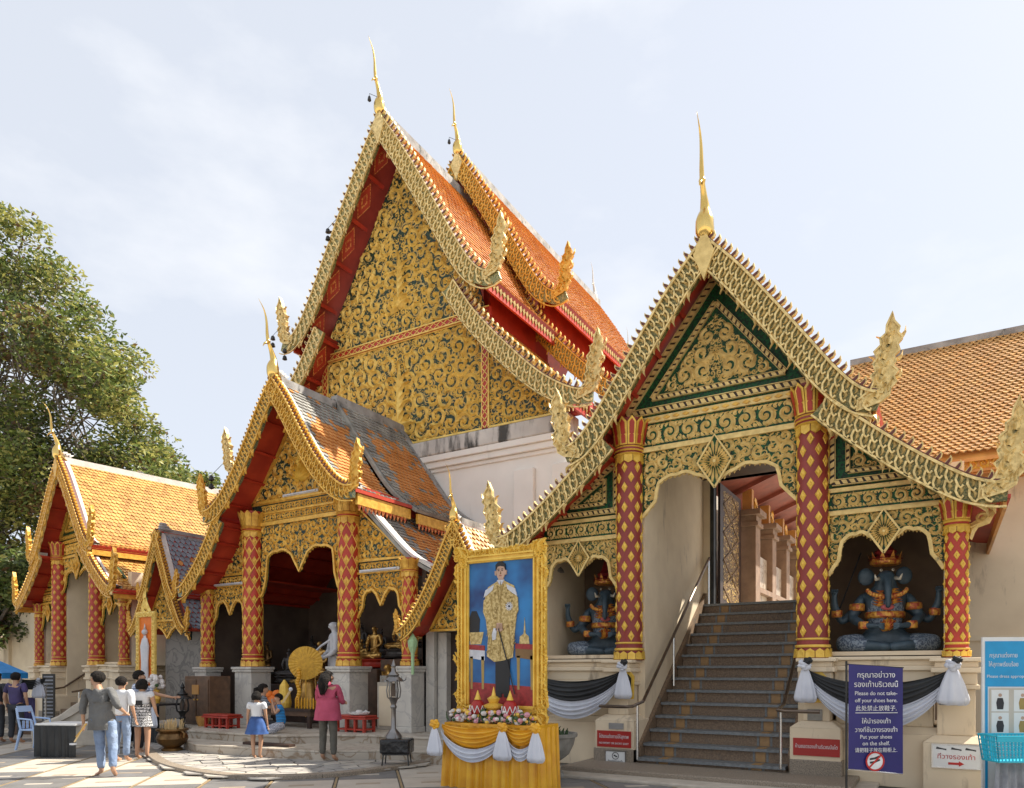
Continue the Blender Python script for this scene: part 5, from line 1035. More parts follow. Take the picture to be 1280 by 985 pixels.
person('boy in a bright blue striped shirt sitting with hands pressed to his face', on_ground(350, 916, .385), -60, 1.30, dict(KN, wrL=(.012, -.11, .44), wrR=(-.012, -.11, .44), elL=(.11, -.09, .30), elR=(-.11, -.09, .30), knL=(.20, -.16, .05), knR=(-.20, -.16, .05), anL=(.0, -.20, .03), anR=(.0, -.16, .03), head=(0, -.03, .53)), shirt='stripe_blue', legs='trouser_pattern', sleeve=.6, torso_r=1.15, legr=1.15)
person('vendor in a dark purple shirt and cap seen from behind at the left edge', on_ground(20, 929), 180, 1.62, dict(elL=(.15, .02, .64), elR=(-.15, .02, .64)), shirt='shirt_purple', legs='trouser_dark', sleeve=.7, nose=False, torso_r=1.1)
person('person cut off by the left edge of the view in a dark shirt', on_ground(-4, 928), 180, 1.62, shirt='trouser_dark', legs='trouser_dark', sleeve=.7, nose=False)
inc = thing('incense_sticks', 'bundle of incense sticks held by the kneeling woman in stripes', 'incense', at_d(352, 15.0, .95), CA_)
for i in range(4): MB().tube([(i*.012, 0, 0), (.16+i*.015, 0, .26)], .006, 4).build('stick', 'tile_edge', inc)
MB().ball((.19, 0, .29), .045, 8).build('flower', 'cloth_white', inc)
# ------------------------------------------------------------------ statues
SIT = dict(pelvis=(0, 0, .12), waist=(0, 0, .22), chest=(0, 0, .35), neck=(0, 0, .47), head=(0, -.005, .545), shL=(.12, 0, .42), shR=(-.12, 0, .42), elL=(.17, -.02, .26), elR=(-.17, -.02, .26), wrL=(.05, -.14, .17), wrR=(-.05, -.15, .17), hdL=(-1, -.1, 0), hdR=(1, -.1, 0), hipL=(.07, -.02, .09), hipR=(-.07, -.02, .09), knL=(.26, -.16, .06), knR=(-.26, -.16, .06), anL=(-.06, -.20, .05), anR=(.06, -.20, .05), ftL=(-1, 0, 0), ftR=(1, 0, 0))
def seated(label, loc, rz, h, m, base=None, bun=True, cat='statue', group=None):
    T = person(label, loc, 0, h, SIT, skinm=m, shirt=m, hair=None, nose=True, cat=cat, name='statue', sleeve=1.6, fingers=False, torso_r=1.1, legs=m, legr=1.1); T.rotation_euler = (0, 0, rz)
    if bun: MB().ball((0, 0, .62), .035, 8).build('bun', m, T, smooth=True)
    if base: MB().lathe([(.30, -.16), (.34, -.14), (.28, -.10), (.28, -.06), (.34, -.02), (.30, .0)], (0, -.06, 0), 16, sy=.7).build('base', base, T)
    return T
hx, hy = -12.5, 11.45
mat('statue_white', (.62, .62, .64), (.5, .5, .52), rough=.4, scale=6); mat('statue_gold', (.70, .42, .12), (.40, .22, .06), rough=.3, metal=.7, scale=6); mat('statue_dark', (.10, .09, .085), (.05, .045, .04), rough=.35, scale=6)
al = thing('altar', 'stepped dark altar filling the back of the shrine hall', 'altar', (hx, 14.2, .385)); MB().box(-3.2, 3.2, -.3, .7, 0, 1.3).build('step', 'marble_dark', al, bev=.02); MB().box(-2.1, .2, -2.0, -.301, 0, .92).build('step', 'dark_timber', al, bev=.02); MB().box(.6, 1.62, -1.95, -.9, 0, 1.28).build('step', 'brown_wood', al, bev=.02); MB().box(1.622, 2.4, -1.85, -.9, 0, 1.50).build('step', 'brown_wood', al, bev=.02); MB().box(.9, 3.2, -.9, -.3, 0, .8).build('step', 'dark_timber', al, bev=.02)
seated('golden seated monk statue with a bronze robe in the centre of the dark shrine', (-13.0, 12.6, 1.50), 0, 1.45, 'statue_gold', 'bronze', False)
seated('golden seated monk statue behind the right hand opening of the shrine', (-11.3, 12.65, 1.90), 0, 1.3, 'statue_gold', 'red_lacquer', False)
seated('smaller golden seated figure at the far right of the shrine beside the bigger monk', (-10.65, 12.8, 2.12), 0, 1.2, 'statue_gold', 'statue_dark')
seated('dark seated figure at the left of the shrine altar', (-14.1, 12.6, 1.50), R_(10), 1.05, 'statue_dark', 'statue_dark')
for i, (x, z, h, lb) in enumerate([(-14.2, 2.1, 1.1, 'dim seated figure high at the back left of the shrine'), (-13.5, 2.2, 1.1, 'dim seated figure high at the back, second from the left column'), (-12.8, 2.1, 1.0, 'dim seated figure at the middle of the back wall shelf'), (-10.75, 2.5, 1.0, 'upper left one of two pale figures seen through the right opening'), (-10.0, 2.5, 1.0, 'upper right one of two pale figures seen through the right opening'), (-15.4, 1.85, 1.2, 'dim figure seen through the left opening of the shrine')]):
    seated(lb, (x, 14.6, z), 0, h, 'statue_dark' if x < -12 else 'bronze', 'statue_dark')
shf = thing('shelf', 'dark shelf along the back wall of the shrine carrying dim figures', 'shelf', (hx, 14.6, 1.7)); MB().box(-3.2, -.2, -.35, .25, .0, .22).build('board', 'brown_wood', shf); MB().box(1.2, 3.2, -.35, .25, .35, .60).build('board', 'brown_wood', shf)
w_ = person('white standing monk statue carrying an alms bowl beside the right main column', (-11.92, 12.0, .62), 0, 2.25, dict(elR=(-.17, -.03, .64), wrR=(-.10, -.17, .55), elL=(.13, -.02, .64), wrL=(.02, -.17, .55)), skinm='statue_white', shirt='statue_white', hair=None, cat='statue', name='statue', sleeve=1.4, fingers=False); w_.rotation_euler = (0, 0, R_(-35))
skirt(w_, 'robe', .03, .62, .11, .09, 'statue_white', fl=5); MB().lathe([(.03, -.06), (.08, -.04), (.10, 0), (.085, .04), (.07, .05)], (-.03, -.23, .52), 16).build('alms_bowl', 'statue_white', w_, smooth=True); MB().tube([(.06, 0, .80), (-.05, -.13, .70), (-.13, -.24, .58)], .012, 6).build('strap', 'statue_white', w_)
pb = thing('pedestal', 'narrow pale plinth under the white standing monk statue', 'pedestal', (-11.92, 12.0, .385)); MB().box(-.26, .26, -.24, .24, 0, .22).build('block', 'marble', pb, bev=.02)
b_ = person('gold bust of a monk on a grey cabinet behind the right metal lantern', (-10.28, 11.95, .12), 0, 1.75, dict(pelvis=(0, 0, .60)), skinm='statue_gold', shirt='statue_gold', hair=None, cat='statue', name='statue', legs='none', sleeve=.5, fingers=False, torso_r=1.15); b_.rotation_euler = (0, 0, R_(-20))
# gold umbrella fan and draped gold figure at the altar front
gf = person('gold draped standing figure behind the round yellow fan in the shrine', (-12.62, 11.85, .62), 0, 1.25, skinm='statue_gold', shirt='statue_gold', hair=None, cat='statue', name='statue', fingers=False); skirt(gf, 'robe', .02, .66, .17, .10, 'statue_gold', fl=7)
mat('fan_gold', (.74, .43, .04), (.52, .27, .02), rough=.5, scale=14)
fan = thing('ceremonial_fan', 'round golden yellow fan with a marigold garland in front of the altar', 'fan', at_d(382, 16.0, 1.80), CA_+R_(8)); m = MB()
n = 28
for i in range(n):
    a0, a1 = 2*math.pi*i/n, 2*math.pi*(i+1)/n; am = (a0+a1)/2; r = .37; m.add([(0, -.012, 0), (r*math.cos(a0), 0, r*math.sin(a0)), (r*1.005*math.cos(am), -.012, r*1.005*math.sin(am)), (r*math.cos(a1), 0, r*math.sin(a1)), (0, .02, 0)], [(0, 1, 2), (0, 2, 3), (4, 2, 1), (4, 3, 2)])
m.build('disc', 'fan_gold', fan); MB().tube([(0, .02, 0), (0, .02, -1.2)], .018, 6).build('handle', 'gold_warm', fan)
gd = thing('garland', 'string of yellow marigolds hanging below the round fan', 'garland', at_d(373, 15.8, 1.22), CA_); m = MB()
for i in range(14): m.ball((.02*math.sin(i), 0, .42-i*.06), .05, 8)
m.build('marigolds', 'yellow_satin', gd)['kind'] = 'stuff'
mat('orange_cloth', (.85, .22, .02), (.65, .14, .01), rough=.6)
af = thing('offering_table', 'low dark table crowded with yellow candles and orange robes before the altar', 'table', (-12.45, 11.2, .385)); MB().box(-.75, .85, -.25, .25, .36, .42).build('top', 'dark_timber', af); MB().box(-.72, .82, -.22, .22, .26, .36).build('apron', 'brown_wood', af)
for x in (-.68, .78):
    for y in (-.2, .2): MB().box(x-.04, x+.04, y-.04, y+.04, 0, .26).build('leg', 'dark_timber', af)
for i in range(9):
    c = thing('candle', 'yellow candle on the low offering table', 'candle', (-12.15+i*.09, 11.05, .805), 0, 'yellow candles on the offering table'); MB().lathe([(.018, 0), (.018, .2), (.004, .24)], (0, 0, 0), 8).build('wax', 'yellow_satin', c)
rb_ = thing('folded_robe', 'folded orange robe piled on the offering table left of the fan', 'robe', (-13.0, 11.2, .805)); m = MB(); m.ball((0, 0, .14), .2, 12, sq=(1, .8, .8)); m.ball((.1, 0, .3), .14, 10, sq=(1, .8, .7)); m.ball((-.12, -.05, .26), .12, 10); m.build('cloth', 'orange_cloth', rb_, smooth=True)
vs_ = thing('gold_offering', 'patterned gold offering cone on the low table beside the robes', 'offering', (-12.62, 11.15, .805)); MB().lathe([(.14, 0), (.16, .1), (.13, .3), (.10, .5), (.02, .62)], (0, 0, 0), 12).build('cone', 'gold_yellow', vs_)

for i, (x, y, z, h, lb) in enumerate([(-13.55, 12.45, 1.32, .8, 'small gilded seated figure left of the monk on the altar centre'), (-12.45, 12.5, 1.32, .8, 'small gilded seated figure right of the monk on the altar centre'), (-14.35, 13.9, 1.70, 1.0, 'gilded seated figure deep at the left of the altar'), (-12.9, 13.95, 1.70, 1.15, 'gilded seated figure deep behind the altar monk'), (-11.0, 13.9, 2.35, 1.0, 'gilded seated figure deep behind the right opening'), (-15.6, 13.2, 1.70, 1.1, 'gilded seated figure seen through the left opening')]):
    seated(lb, (x, y, z), 0, h, 'statue_gold' if i not in (2, 5) else 'bronze', 'statue_dark', group='small gilded figures inside the shrine')
cl_ = thing('offering_bowls', 'row of small bowls and flowers along the altar front', 'offerings', (-12.9, 12.0, 1.31)); m = MB()
for i in range(12): x = -.6+i*.11; m.lathe([(.02, 0), (.045, .02), (.05, .06)], (x, .3, 0), 8, random.choice([0, 1])); m.ball((x, .3, .09), .04, 6, random.choice([1, 2]))
m.build('bowls', ['statue_white', 'gold_yellow', 'orange_cloth'], cl_)['kind'] = 'stuff'
# ------------------------------------------------------------------ portrait, drapes, signs, statues of the niches
def text(parent, body, x, z, size, m, y=-.01, name='lettering', width=None, shear=0, ext=.0015, align='CENTER', bold=0):
    c = bpy.data.curves.new('t', 'FONT'); c.body = body; c.size = size; c.align_x = align; c.extrude = ext; c.shear = shear; c.offset = bold; c.resolution_u = 3
    o = bpy.data.objects.new('t', c); COL.objects.link(o); TXT.append((o, parent, x, z, m, y, name, width)); return o
TXT = []
mat('sign_red', (.42, .02, .015), (.36, .018, .012), rough=.5, bump=0); mat('sign_navy', (.028, .022, .16), (.022, .018, .13), rough=.55, scale=3, bump=.15, bscale=3); mat('sign_white', (.76, .76, .74), (.70, .70, .68), rough=.5, bump=0); mat('ink_red', (.55, .02, .015), rough=.5, bump=0); mat('ink_dark', (.03, .03, .035), rough=.5, bump=0); mat('ink_white', (.82, .82, .82), rough=.5, bump=0); mat('sign_cyan', (.01, .32, .62), (.01, .28, .55), rough=.45, bump=0); mat('basket_blue', (.03, .48, .62), (.02, .40, .54), rough=.4, bump=0); mat('sack_grey', (.34, .35, .38), (.2, .21, .24), rough=.85, scale=6, bump=.5)
mat('plastic_blue', (.42, .56, .80), (.36, .50, .74), rough=.35, bump=0); mat('parasol_blue', (.02, .26, .62), (.015, .2, .5), rough=.5); mat('lantern_green', (.42, .60, .34), (.3, .48, .24), rough=.6, scale=12); mat('flower_pink', (.75, .35, .42), rough=.6); mat('flower_white', (.78, .72, .68), rough=.6); mat('leaf_plant', (.05, .10, .03), rough=.6); mat('stool_red', (.45, .04, .02), (.35, .03, .015), rough=.4)
# --- gilt frame with the portrait
PX, PY = -5.26, 8.45
tb = thing('draped_table', 'table draped in yellow satin with white and gold swags below the framed portrait', 'table', (PX, PY, 0))
def pleats(x0, x1, y, z0, z1, n, amp, mi=0, flare=.0):
    m = MB(); k = n*8; vs = []; fs = []; rows = 6
    for i in range(rows+1):
        t = i/rows
        for j in range(k+1):
            u = j/k; xx = x0+(x1-x0)*u; xx += (u-.5)*flare*t; ph = 2*math.pi*n*u; vs.append((xx, y-amp*(.4+.6*t)*(math.sin(ph)+.35*math.sin(2.3*ph+1))-flare*t*.3, z1+(z0-z1)*t))
    fs = [(i*(k+1)+j, i*(k+1)+j+1, (i+1)*(k+1)+j+1, (i+1)*(k+1)+j) for i in range(rows) for j in range(k)]
    return m.add(vs, fs, mi)
TW = .74
MB().box(-TW, TW, -.30, .30, .86, .90).build('top', 'yellow_satin', tb)
pleats(-TW, TW, -.30, 0.01, .87, 11, .035, flare=.08).build('front_cloth', 'yellow_satin', tb, smooth=True)
q = pleats(-.30, .30, -TW, 0.01, .87, 4, .03, flare=.05); q.v = [(b, a, c) for a, b, c in q.v]; q.build('side_cloth', 'yellow_satin', tb, smooth=True)
q = pleats(-.30, .30, -TW, 0.01, .87, 4, .03, flare=.05); q.v = [(-b, a, c) for a, b, c in q.v]; q.build('side_cloth', 'yellow_satin', tb, smooth=True)
def swag(p0, p1, s0, s1, m, parent, name='swag', y0=0, folds=5, puff=.05, n=26, w0=.02, w1=.10):
    """cloth hung between two knots: upper edge sags s0, lower edge s1"""
    vs = []; fs = []; k = 18; P0, P1 = Vector(p0), Vector(p1); d = (P1-P0); nrm = Vector((d.y, -d.x, 0)).normalized()
    if nrm.y > 0: nrm = -nrm
    for i in range(n+1):
        u = i/n; c = 4*u*(1-u); e = P0.lerp(P1, u)
        for j in range(k+1):
            v = j/k; sag = s0+(s1-s0)*v; q = e+Vector((0, 0, -c**.8*sag-w1*v*(1-c)*.5)); q += nrm*(y0+puff*math.sin(math.pi*v)*c+.022*math.sin(v*folds*2*math.pi+u*2.5)*(.4+c)); vs.append(tuple(q))
    fs = [(i*(k+1)+j, i*(k+1)+j+1, (i+1)*(k+1)+j+1, (i+1)*(k+1)+j) for i in range(n) for j in range(k)]
    o = MB().add(vs, fs).build(name, m, parent, smooth=True); return o
def tail(p, l, w, m, parent, name='tail', nrm=(0, -1, 0)):
    mb = MB(); n = 40; rows = 8; vs = []
    for i in range(rows+1):
        t = i/rows; r = w*(.18+.82*min(1, t*1.15)**.7)*(1 if t < .9 else .96)
        for j in range(n): a = 2*math.pi*j/n; rr = r*(1+.16*math.sin(7*a+.5)*min(1, t*2)); vs.append((p[0]+rr*math.cos(a), p[1]+rr*.38*math.sin(a)+nrm[1]*.03, p[2]-l*t+(.02*math.sin(7*a) if i == rows else 0)))
    fs = [(i*n+j, i*n+(j+1) % n, (i+1)*n+(j+1) % n, (i+1)*n+j) for i in range(rows) for j in range(n)]+[tuple(range(n*rows, n*rows+n))]
    return mb.add(vs, fs).build(name, m, parent, smooth=True)
def rosette(p, r, m, parent, name='rosette'):
    mb = MB()
    for i in range(9): a = i*2.4; q = .62 if i < 6 else .25; mb.ball((p[0]+math.cos(a)*r*q, p[1]-.01-(.02 if i > 5 else 0), p[2]+math.sin(a)*r*q), r*.5, 8, sq=(1, .7, random.uniform(.5, 1)))
    o = mb.build(name, m, parent, smooth=True); o['kind'] = 'stuff'; return o
for a, b in ((-.74, .30), (.30, .78)):
    swag((a, -.36, .88), (b, -.36, .88), .04, .30 if a < 0 else .24, 'yellow_satin', tb, folds=4); swag((a, -.38, .80), (b, -.38, .80), .24 if a < 0 else .2, .42 if a < 0 else .36, 'white_cloth', tb, folds=3, puff=.03)
for x, w in ((-.80, .12), (.30, .13), (.80, .12)): tail((x, -.42, .86), .40, w, 'white_cloth', tb); rosette((x, -.44, .88), .08, 'yellow_satin', tb)
fl = thing('flower_arrangement', 'low bank of pink and white flowers along the front of the draped table', 'flowers', (PX, PY-.2, .9)); m = MB()
for i in range(210): c = (random.uniform(-.66, .62), random.uniform(-.14, .1), random.uniform(.02, .17)); m.ball(c, random.uniform(.025, .05), 6, random.choice([0, 0, 1, 1, 2, 3]), (1, 1, .8))
for i in range(60): x, y = random.uniform(-.68, .62), random.uniform(-.14, .1); leaf(m, (x, .02), (x+random.uniform(-.06, .06), .12+random.random()*.06), .03, y, .01, 3)
m.build('blossoms', ['flower_pink', 'flower_white', 'gold_yellow', 'leaf_plant'], fl)['kind'] = 'stuff'
for x, n_ in ((-.26, 'left'), (.26, 'right')):
    v = thing('offering_jar', 'red white and green lattice offering jar at the %s of the small gold tray' % n_, 'jar', (PX+x, PY-.18, .98)); MB().lathe([(.07, 0), (.10, .05), (.11, .12), (.08, .2), (.04, .24)], (0, 0, 0), 14).build('jar', 'sign_red', v, smooth=True); MB().lathe([(.05, .24), (.03, .29), (.004, .37)], (0, 0, 0), 10).build('lid', 'gold_yellow', v)
    m = MB()
    for k in range(9):
        for sg in (1, -1): m.tube([(.112*math.cos(a), .112*math.sin(a), .06+.1*t) for t in (0, .5, 1) for a in [2*math.pi*k/9+sg*.35*t]], .006, 4, 0)
    m.build('lattice', 'sign_white', v)
v = thing('gold_tray', 'small tiered gold pedestal tray between the two offering jars', 'tray', (PX, PY-.18, .98)); MB().lathe([(.12, 0), (.09, .03), (.05, .08), (.13, .14), (.14, .17), (.06, .2), (.09, .26), (.03, .3), (.004, .42)], (0, 0, 0), 12).build('tray', 'gold_yellow', v)
fr = thing('framed_portrait', 'large gilt framed full length portrait of a man in a gold embroidered robe', 'portrait', (PX, PY+.02, .94)); W, Hh = .71, 2.38
T_ = [('bottom_rail', -W, W, 0, .20), ('top_rail', -W, W, Hh-.19, Hh), ('side_rail', -W, -W+.19, .2, Hh-.19), ('side_rail', W-.19, W, .2, Hh-.19)]
for n_, a, b, c, d in T_:
    r = MB().box(a, b, -.05, .03, c, d).build(n_, 'gold_yellow', fr, bev=.012); m = MB()
    horiz = (b-a) > (d-c); L0, L1 = (a, b) if horiz else (c, d); N_ = int((L1-L0)/.075)
    for i in range(N_):
        t = L0+(i+.5)*(L1-L0)/N_; ctr = abs((i+.5)/N_-.5)*2; big = 1 if ctr > .75 or .28 < ctr < .42 and not horiz else .55
        out = (-1 if a < 0 else 1) if not horiz else (1 if c > 1 else -1)
        if horiz: scroll(m, t, (d-.05) if out > 0 else (c+.05), .07*big+.025, -.055, None, None, 1.1)
        else: scroll(m, (a+.035) if out < 0 else (b-.035), t, .07*big+.025, -.055, None, None, 1.1)
    if not horiz: 
        for s in (.035, .10, .16): ribbon(m, [((b-s if a < 0 else a+s), c), ((b-s if a < 0 else a+s), d)], .022, -.05, .03)
    else:
        for s in (.03, .09): zz = (c+s if c > 1 else d-s); ribbon(m, [(a+.16, zz), (b-.16, zz)], .022, -.05, .03)
    m.build('carving', 'gold_yellow', r)['kind'] = 'stuff'
m = MB()
for sx in (-1, 1):
    for z in (.10, Hh-.10):
        for i in range(9): a = random.uniform(0, 6.28); scroll(m, sx*(W-.07)+random.uniform(-.07, .07), z+random.uniform(-.10, .10), random.uniform(.05, .085), -.06-random.random()*.02)
        sg = 1 if z > 1 else -1; leaf(m, (sx*(W-.1), z), (sx*(W+.03), z+sg*.16), .14, -.05, .05, 0, .2*sx*sg); leaf(m, (sx*(W-.1), z), (sx*(W+.06), z+sg*.05), .1, -.05, .05, 0, .2)
m.build('corner_carving', 'gold_yellow', fr)['kind'] = 'stuff'
def glow_mat():
    m = mat('canvas_blue', (.02, .20, .50), (.006, .02, .12), rough=.4, scale=1.6, bump=0, contrast=.3, detail=3); return m
glow_mat(); mat('paint_gold', (.62, .47, .20), (.40, .28, .09), rough=.5, scale=28, bump=0, contrast=.15); mat('paint_gold_dark', (.40, .27, .08), rough=.5, bump=0); mat('paint_skin', (.56, .36, .26), rough=.5, bump=0); mat('paint_black', (.012, .012, .015), rough=.5, bump=0); mat('paint_white', (.66, .68, .74), rough=.5, bump=0); mat('paint_red', (.36, .03, .03), (.2, .015, .015), rough=.5, scale=20, bump=0); mat('paint_brown', (.22, .12, .04), rough=.5, bump=0)
cv = MB().box(-W+.18, W-.18, -.02, .0, .19, Hh-.18).build('canvas', 'canvas_blue', fr)
def flat(name, poly, m, k): return MB().prism(poly, -.02-.0025*k, -.02).build(name, m, cv)
x0, x1 = -W+.18, W-.18
flat('carpet', [(x0, .19), (x1, .19), (x1, .46), (x0, .52)], 'paint_red', 1)
for sx in (-1, 1):
    a, b = (x0, -.26) if sx < 0 else (.24, x1)
    flat('table_cloth', [(a, .86), (b, .82), (b, .98), (a, 1.0)], 'paint_brown' if sx > 0 else 'paint_white', 2); flat('table_top', [(a, .98), (b, .96), (b, 1.03), (a, 1.05)], 'paint_red', 3)
    for xx in (a+.03, b-.05): flat('table_leg', [(xx, .42), (xx+.035, .42), (xx+.04, .88), (xx-.01, .88)], 'paint_gold_dark', 2)
flat('gold_bowl', [(-.50, 1.05), (-.32, 1.05), (-.28, 1.22), (-.52, 1.22)], 'paint_gold', 3); flat('gold_stupa', [(.30, 1.04), (.46, 1.04), (.45, 1.14), (.40, 1.18), (.385, 1.40), (.37, 1.18), (.31, 1.14)], 'paint_gold', 3); flat('dark_chair', [(x0, 1.1), (-.36, 1.1), (-.34, 1.4), (-.40, 1.52), (-.48, 1.52), (x0, 1.4)], 'paint_black', 2)
flat('trouser', [(-.08, .36), (.14, .36), (.16, .85), (-.08, .85)], 'paint_black', 4); flat('shoe', [(-.08, .31), (.02, .31), (.02, .37), (-.06, .39)], 'paint_black', 5); flat('shoe', [(.06, .31), (.17, .31), (.14, .39), (.06, .37)], 'paint_black', 5)
flat('robe', [(-.22, .88), (-.10, .80), (.06, .82), (.20, .86), (.23, 1.2), (.27, 1.5), (.26, 1.72), (.22, 1.84), (.06, 1.92), (-.04, 1.92), (-.20, 1.84), (-.25, 1.7), (-.24, 1.4), (-.20, 1.15)], 'paint_gold', 5)
flat('robe_sleeve', [(-.27, 1.66), (-.17, 1.74), (-.13, 1.48), (-.06, 1.30), (-.10, 1.25), (-.22, 1.36), (-.28, 1.5)], 'paint_gold', 7); flat('robe_sleeve', [(.28, 1.68), (.17, 1.74), (.13, 1.48), (.0, 1.32), (.03, 1.25), (.22, 1.36), (.29, 1.5)], 'paint_gold', 7)
for pts in ([(0, .82), (.01, 1.3), (.01, 1.9)], [(-.15, 1.7), (-.12, 1.4), (-.14, 1.1), (-.17, .88)], [(.16, 1.7), (.13, 1.4), (.16, 1.1), (.18, .88)], [(-.27, 1.62), (-.27, 1.5), (-.20, 1.37)], [(.28, 1.62), (.28, 1.5), (.21, 1.37)]): m = MB(); ribbon(m, pts, .012, -.0335, .002); m.build('fold', 'paint_gold_dark', cv)
for sx in (-1, 1): flat('epaulette', [(sx*.10, 1.87), (sx*.24, 1.80), (sx*.27, 1.70), (sx*.20, 1.74), (sx*.12, 1.80)], 'paint_white', 8)
flat('neck', [(-.04, 1.88), (.06, 1.88), (.05, 1.98), (-.03, 1.98)], 'paint_skin', 6); flat('face', [(math.cos(a)*.072+.01, 2.04+math.sin(a)*.105) for a in np.linspace(0, 6.283, 17)[:-1]], 'paint_skin', 7); flat('hair', [(-.07, 2.07), (-.072, 2.14), (-.03, 2.18), (.03, 2.185), (.08, 2.15), (.088, 2.07), (.07, 2.11), (0, 2.125), (-.05, 2.11)], 'paint_black', 9)
for sx in (-.022, .036): flat('eye', [(sx-.012, 2.055), (sx+.012, 2.055), (sx+.01, 2.065), (sx-.01, 2.065)], 'paint_black', 9)
flat('mouth', [(-.015, 1.985), (.03, 1.985), (.02, 1.993), (-.005, 1.993)], 'paint_red', 9); flat('nose', [(0, 2.01), (.02, 2.01), (.012, 2.05)], 'paint_brown', 9); flat('hand', [(-.07, 1.24), (.0, 1.21), (.05, 1.24), (.04, 1.33), (-.05, 1.34)], 'paint_skin', 10); flat('glove', [(-.12, 1.10), (-.07, 1.11), (-.05, 1.26), (-.10, 1.27), (-.13, 1.18)], 'paint_white', 10)
m = MB(); ribbon(m, [(-.02, 1.26), (.12, .80), (.24, .36)], .018, -.045, .002); m.build('sword', 'paint_black', cv); m = MB()
for i in range(12): a = i*math.pi/6; ribbon(m, [(.15, 1.56), (.15+math.cos(a)*.06, 1.56+math.sin(a)*.06)], .012, -.0405, .003)
m.build('star', 'paint_white', cv)['kind'] = 'stuff'; m = MB(); ribbon(m, [(-.05, 1.86), (-.01, 1.62), (.05, 1.86)], .016, -.04, .003); m.build('chain', 'paint_gold_dark', cv)
flat('collar', [(-.05, 1.93), (.0, 1.86), (.01, 1.93)], 'paint_white', 9); flat('collar', [(.07, 1.93), (.02, 1.86), (.01, 1.93)], 'paint_white', 9)
for sx in (-.075, .09): flat('ear', [(sx-.01, 2.0), (sx+.012, 2.0), (sx+.014, 2.06), (sx-.012, 2.06)], 'paint_skin', 8)
for sx in (-.024, .036): flat('eyebrow', [(sx-.018, 2.075), (sx+.018, 2.078), (sx+.014, 2.086), (sx-.014, 2.084)], 'paint_black', 9)
for i in range(5): m = MB(); ribbon(m, [(-.05+i*.022, 1.32), (-.045+i*.022, 1.25)], .006, -.046, .001); m.build('finger_line', 'paint_brown', cv)
m = MB(); rs = random.Random(4)
for i in range(120):                                # printed brocade flowers over the robe
    x, z = rs.uniform(-.22, .24), rs.uniform(.90, 1.84)
    for k in range(3): a = k*2.1+rs.random(); ribbon(m, [(x, z), (x+math.cos(a)*.016, z+math.sin(a)*.018)], .007, -.0385, .0008)
m.build('brocade', 'paint_gold_dark', cv)['kind'] = 'stuff'
# --- bunting on the plinths
for s, lb in ((1, 'black and white mourning swag along the plinth under the right niche'), (-1, 'black and white mourning swag along the plinth under the left niche')):
    t = thing('swag', lb, 'bunting', (CX, CY, 0)); a, b = ((1.42, -.44), (3.22, -.36)) if s > 0 else ((-3.3, -.36), (-1.36, -.44))
    swag((a[0], a[1], 1.66), (b[0], b[1], 1.66), .22, .62, 'black_cloth', t, 'black_cloth_fold', folds=5, w1=.1, puff=.10); swag((a[0], a[1]-.02, 1.60), (b[0], b[1]-.02, 1.60), .50, .80, 'white_cloth', t, 'white_cloth_fold', folds=4, w1=.12, puff=.07)
    for (x, y) in ((a, b) if s > 0 else (b,)): tail((x, y-.06, 1.68), .50, .17 if (x, y) == b and s > 0 else .14, 'white_cloth', t); rosette((x, y-.12, 1.70), .09, 'white_cloth', t, 'knot'); rosette((x+.05, y-.15, 1.76), .06, 'black_cloth', t)
# plaques on the pedestals
mat('plaque_black', (.03, .028, .024), rough=.4, bump=0)
for x, lb in ((1.52, 'small black plaque in a gilded frame on the right stair pedestal'), (-1.40, 'small black plaque in a gilded frame on the left stair pedestal')):
    t = thing('plaque', lb, 'plaque', (CX+x, CY-.335, 1.40)); P = [(-.13, -.22), (.13, -.22), (.14, .12), (.08, .19), (0, .23), (-.08, .19), (-.14, .12)]; MB().prism([(a*1.15, c*1.1) for a, c in P], -.0, .03).build('frame', 'gold_yellow', t, bev=.006); MB().prism([(a*.8, c*.82) for a, c in P], -.012, -.001).build('panel', 'plaque_black', t)
    for i in range(5): MB().box(-.07, .07, -.015, -.0125, .08-i*.05, .095-i*.05).build('engraved_line', 'gold_warm', t)
# red and white signs
def sign(label, loc, w, h, m, lines, rz=0, frame=None, cat='sign'):
    t = thing('sign', label, cat, loc, rz); MB().box(-w/2, w/2, -.012, .0, 0, h).build('board', m, t, bev=.002)
    if frame:
        for a, b, c, d in ((-w/2, w/2, 0, .012), (-w/2, w/2, h-.012, h), (-w/2, -w/2+.012, .012, h-.012), (w/2-.012, w/2, .012, h-.012)): MB().box(a, b, -.02, .002, c, d).build('rim', frame, t)
    for body, x, z, sz, mm, wd in lines: text(t, body, x, z, sz, mm, -.0135, width=wd)
    return t
ym = CY-.30-.16
sign('dark red sign with one line of white Thai lettering on the right stair pedestal', (CX+1.56, ym-.003, .40), .62, .25, 'sign_red', [('ห้ามถอดรองเท้าบริเวณบันได', 0, .11, .10, 'ink_white', .56)])
sign('dark red bilingual dress rule sign on the left stair pedestal', (CX-1.54, ym-.003, .36), .60, .27, 'sign_red', [('โปรดแต่งกายให้สุภาพ', 0, .15, .11, 'ink_white', .52), ('NO SHORT OR SHORT SKIRT', 0, .05, .06, 'ink_white', .52)])
t = sign('small white sign with a round black emblem under the red dress rule sign', (CX-1.50, CY-.488, .05), .36, .26, 'sign_white', [('ห้ามถอดรองเท้า', 0, .075, .04, 'ink_dark', .26), ('บริเวณนี้', 0, .03, .04, 'ink_dark', .16)], frame='steel')
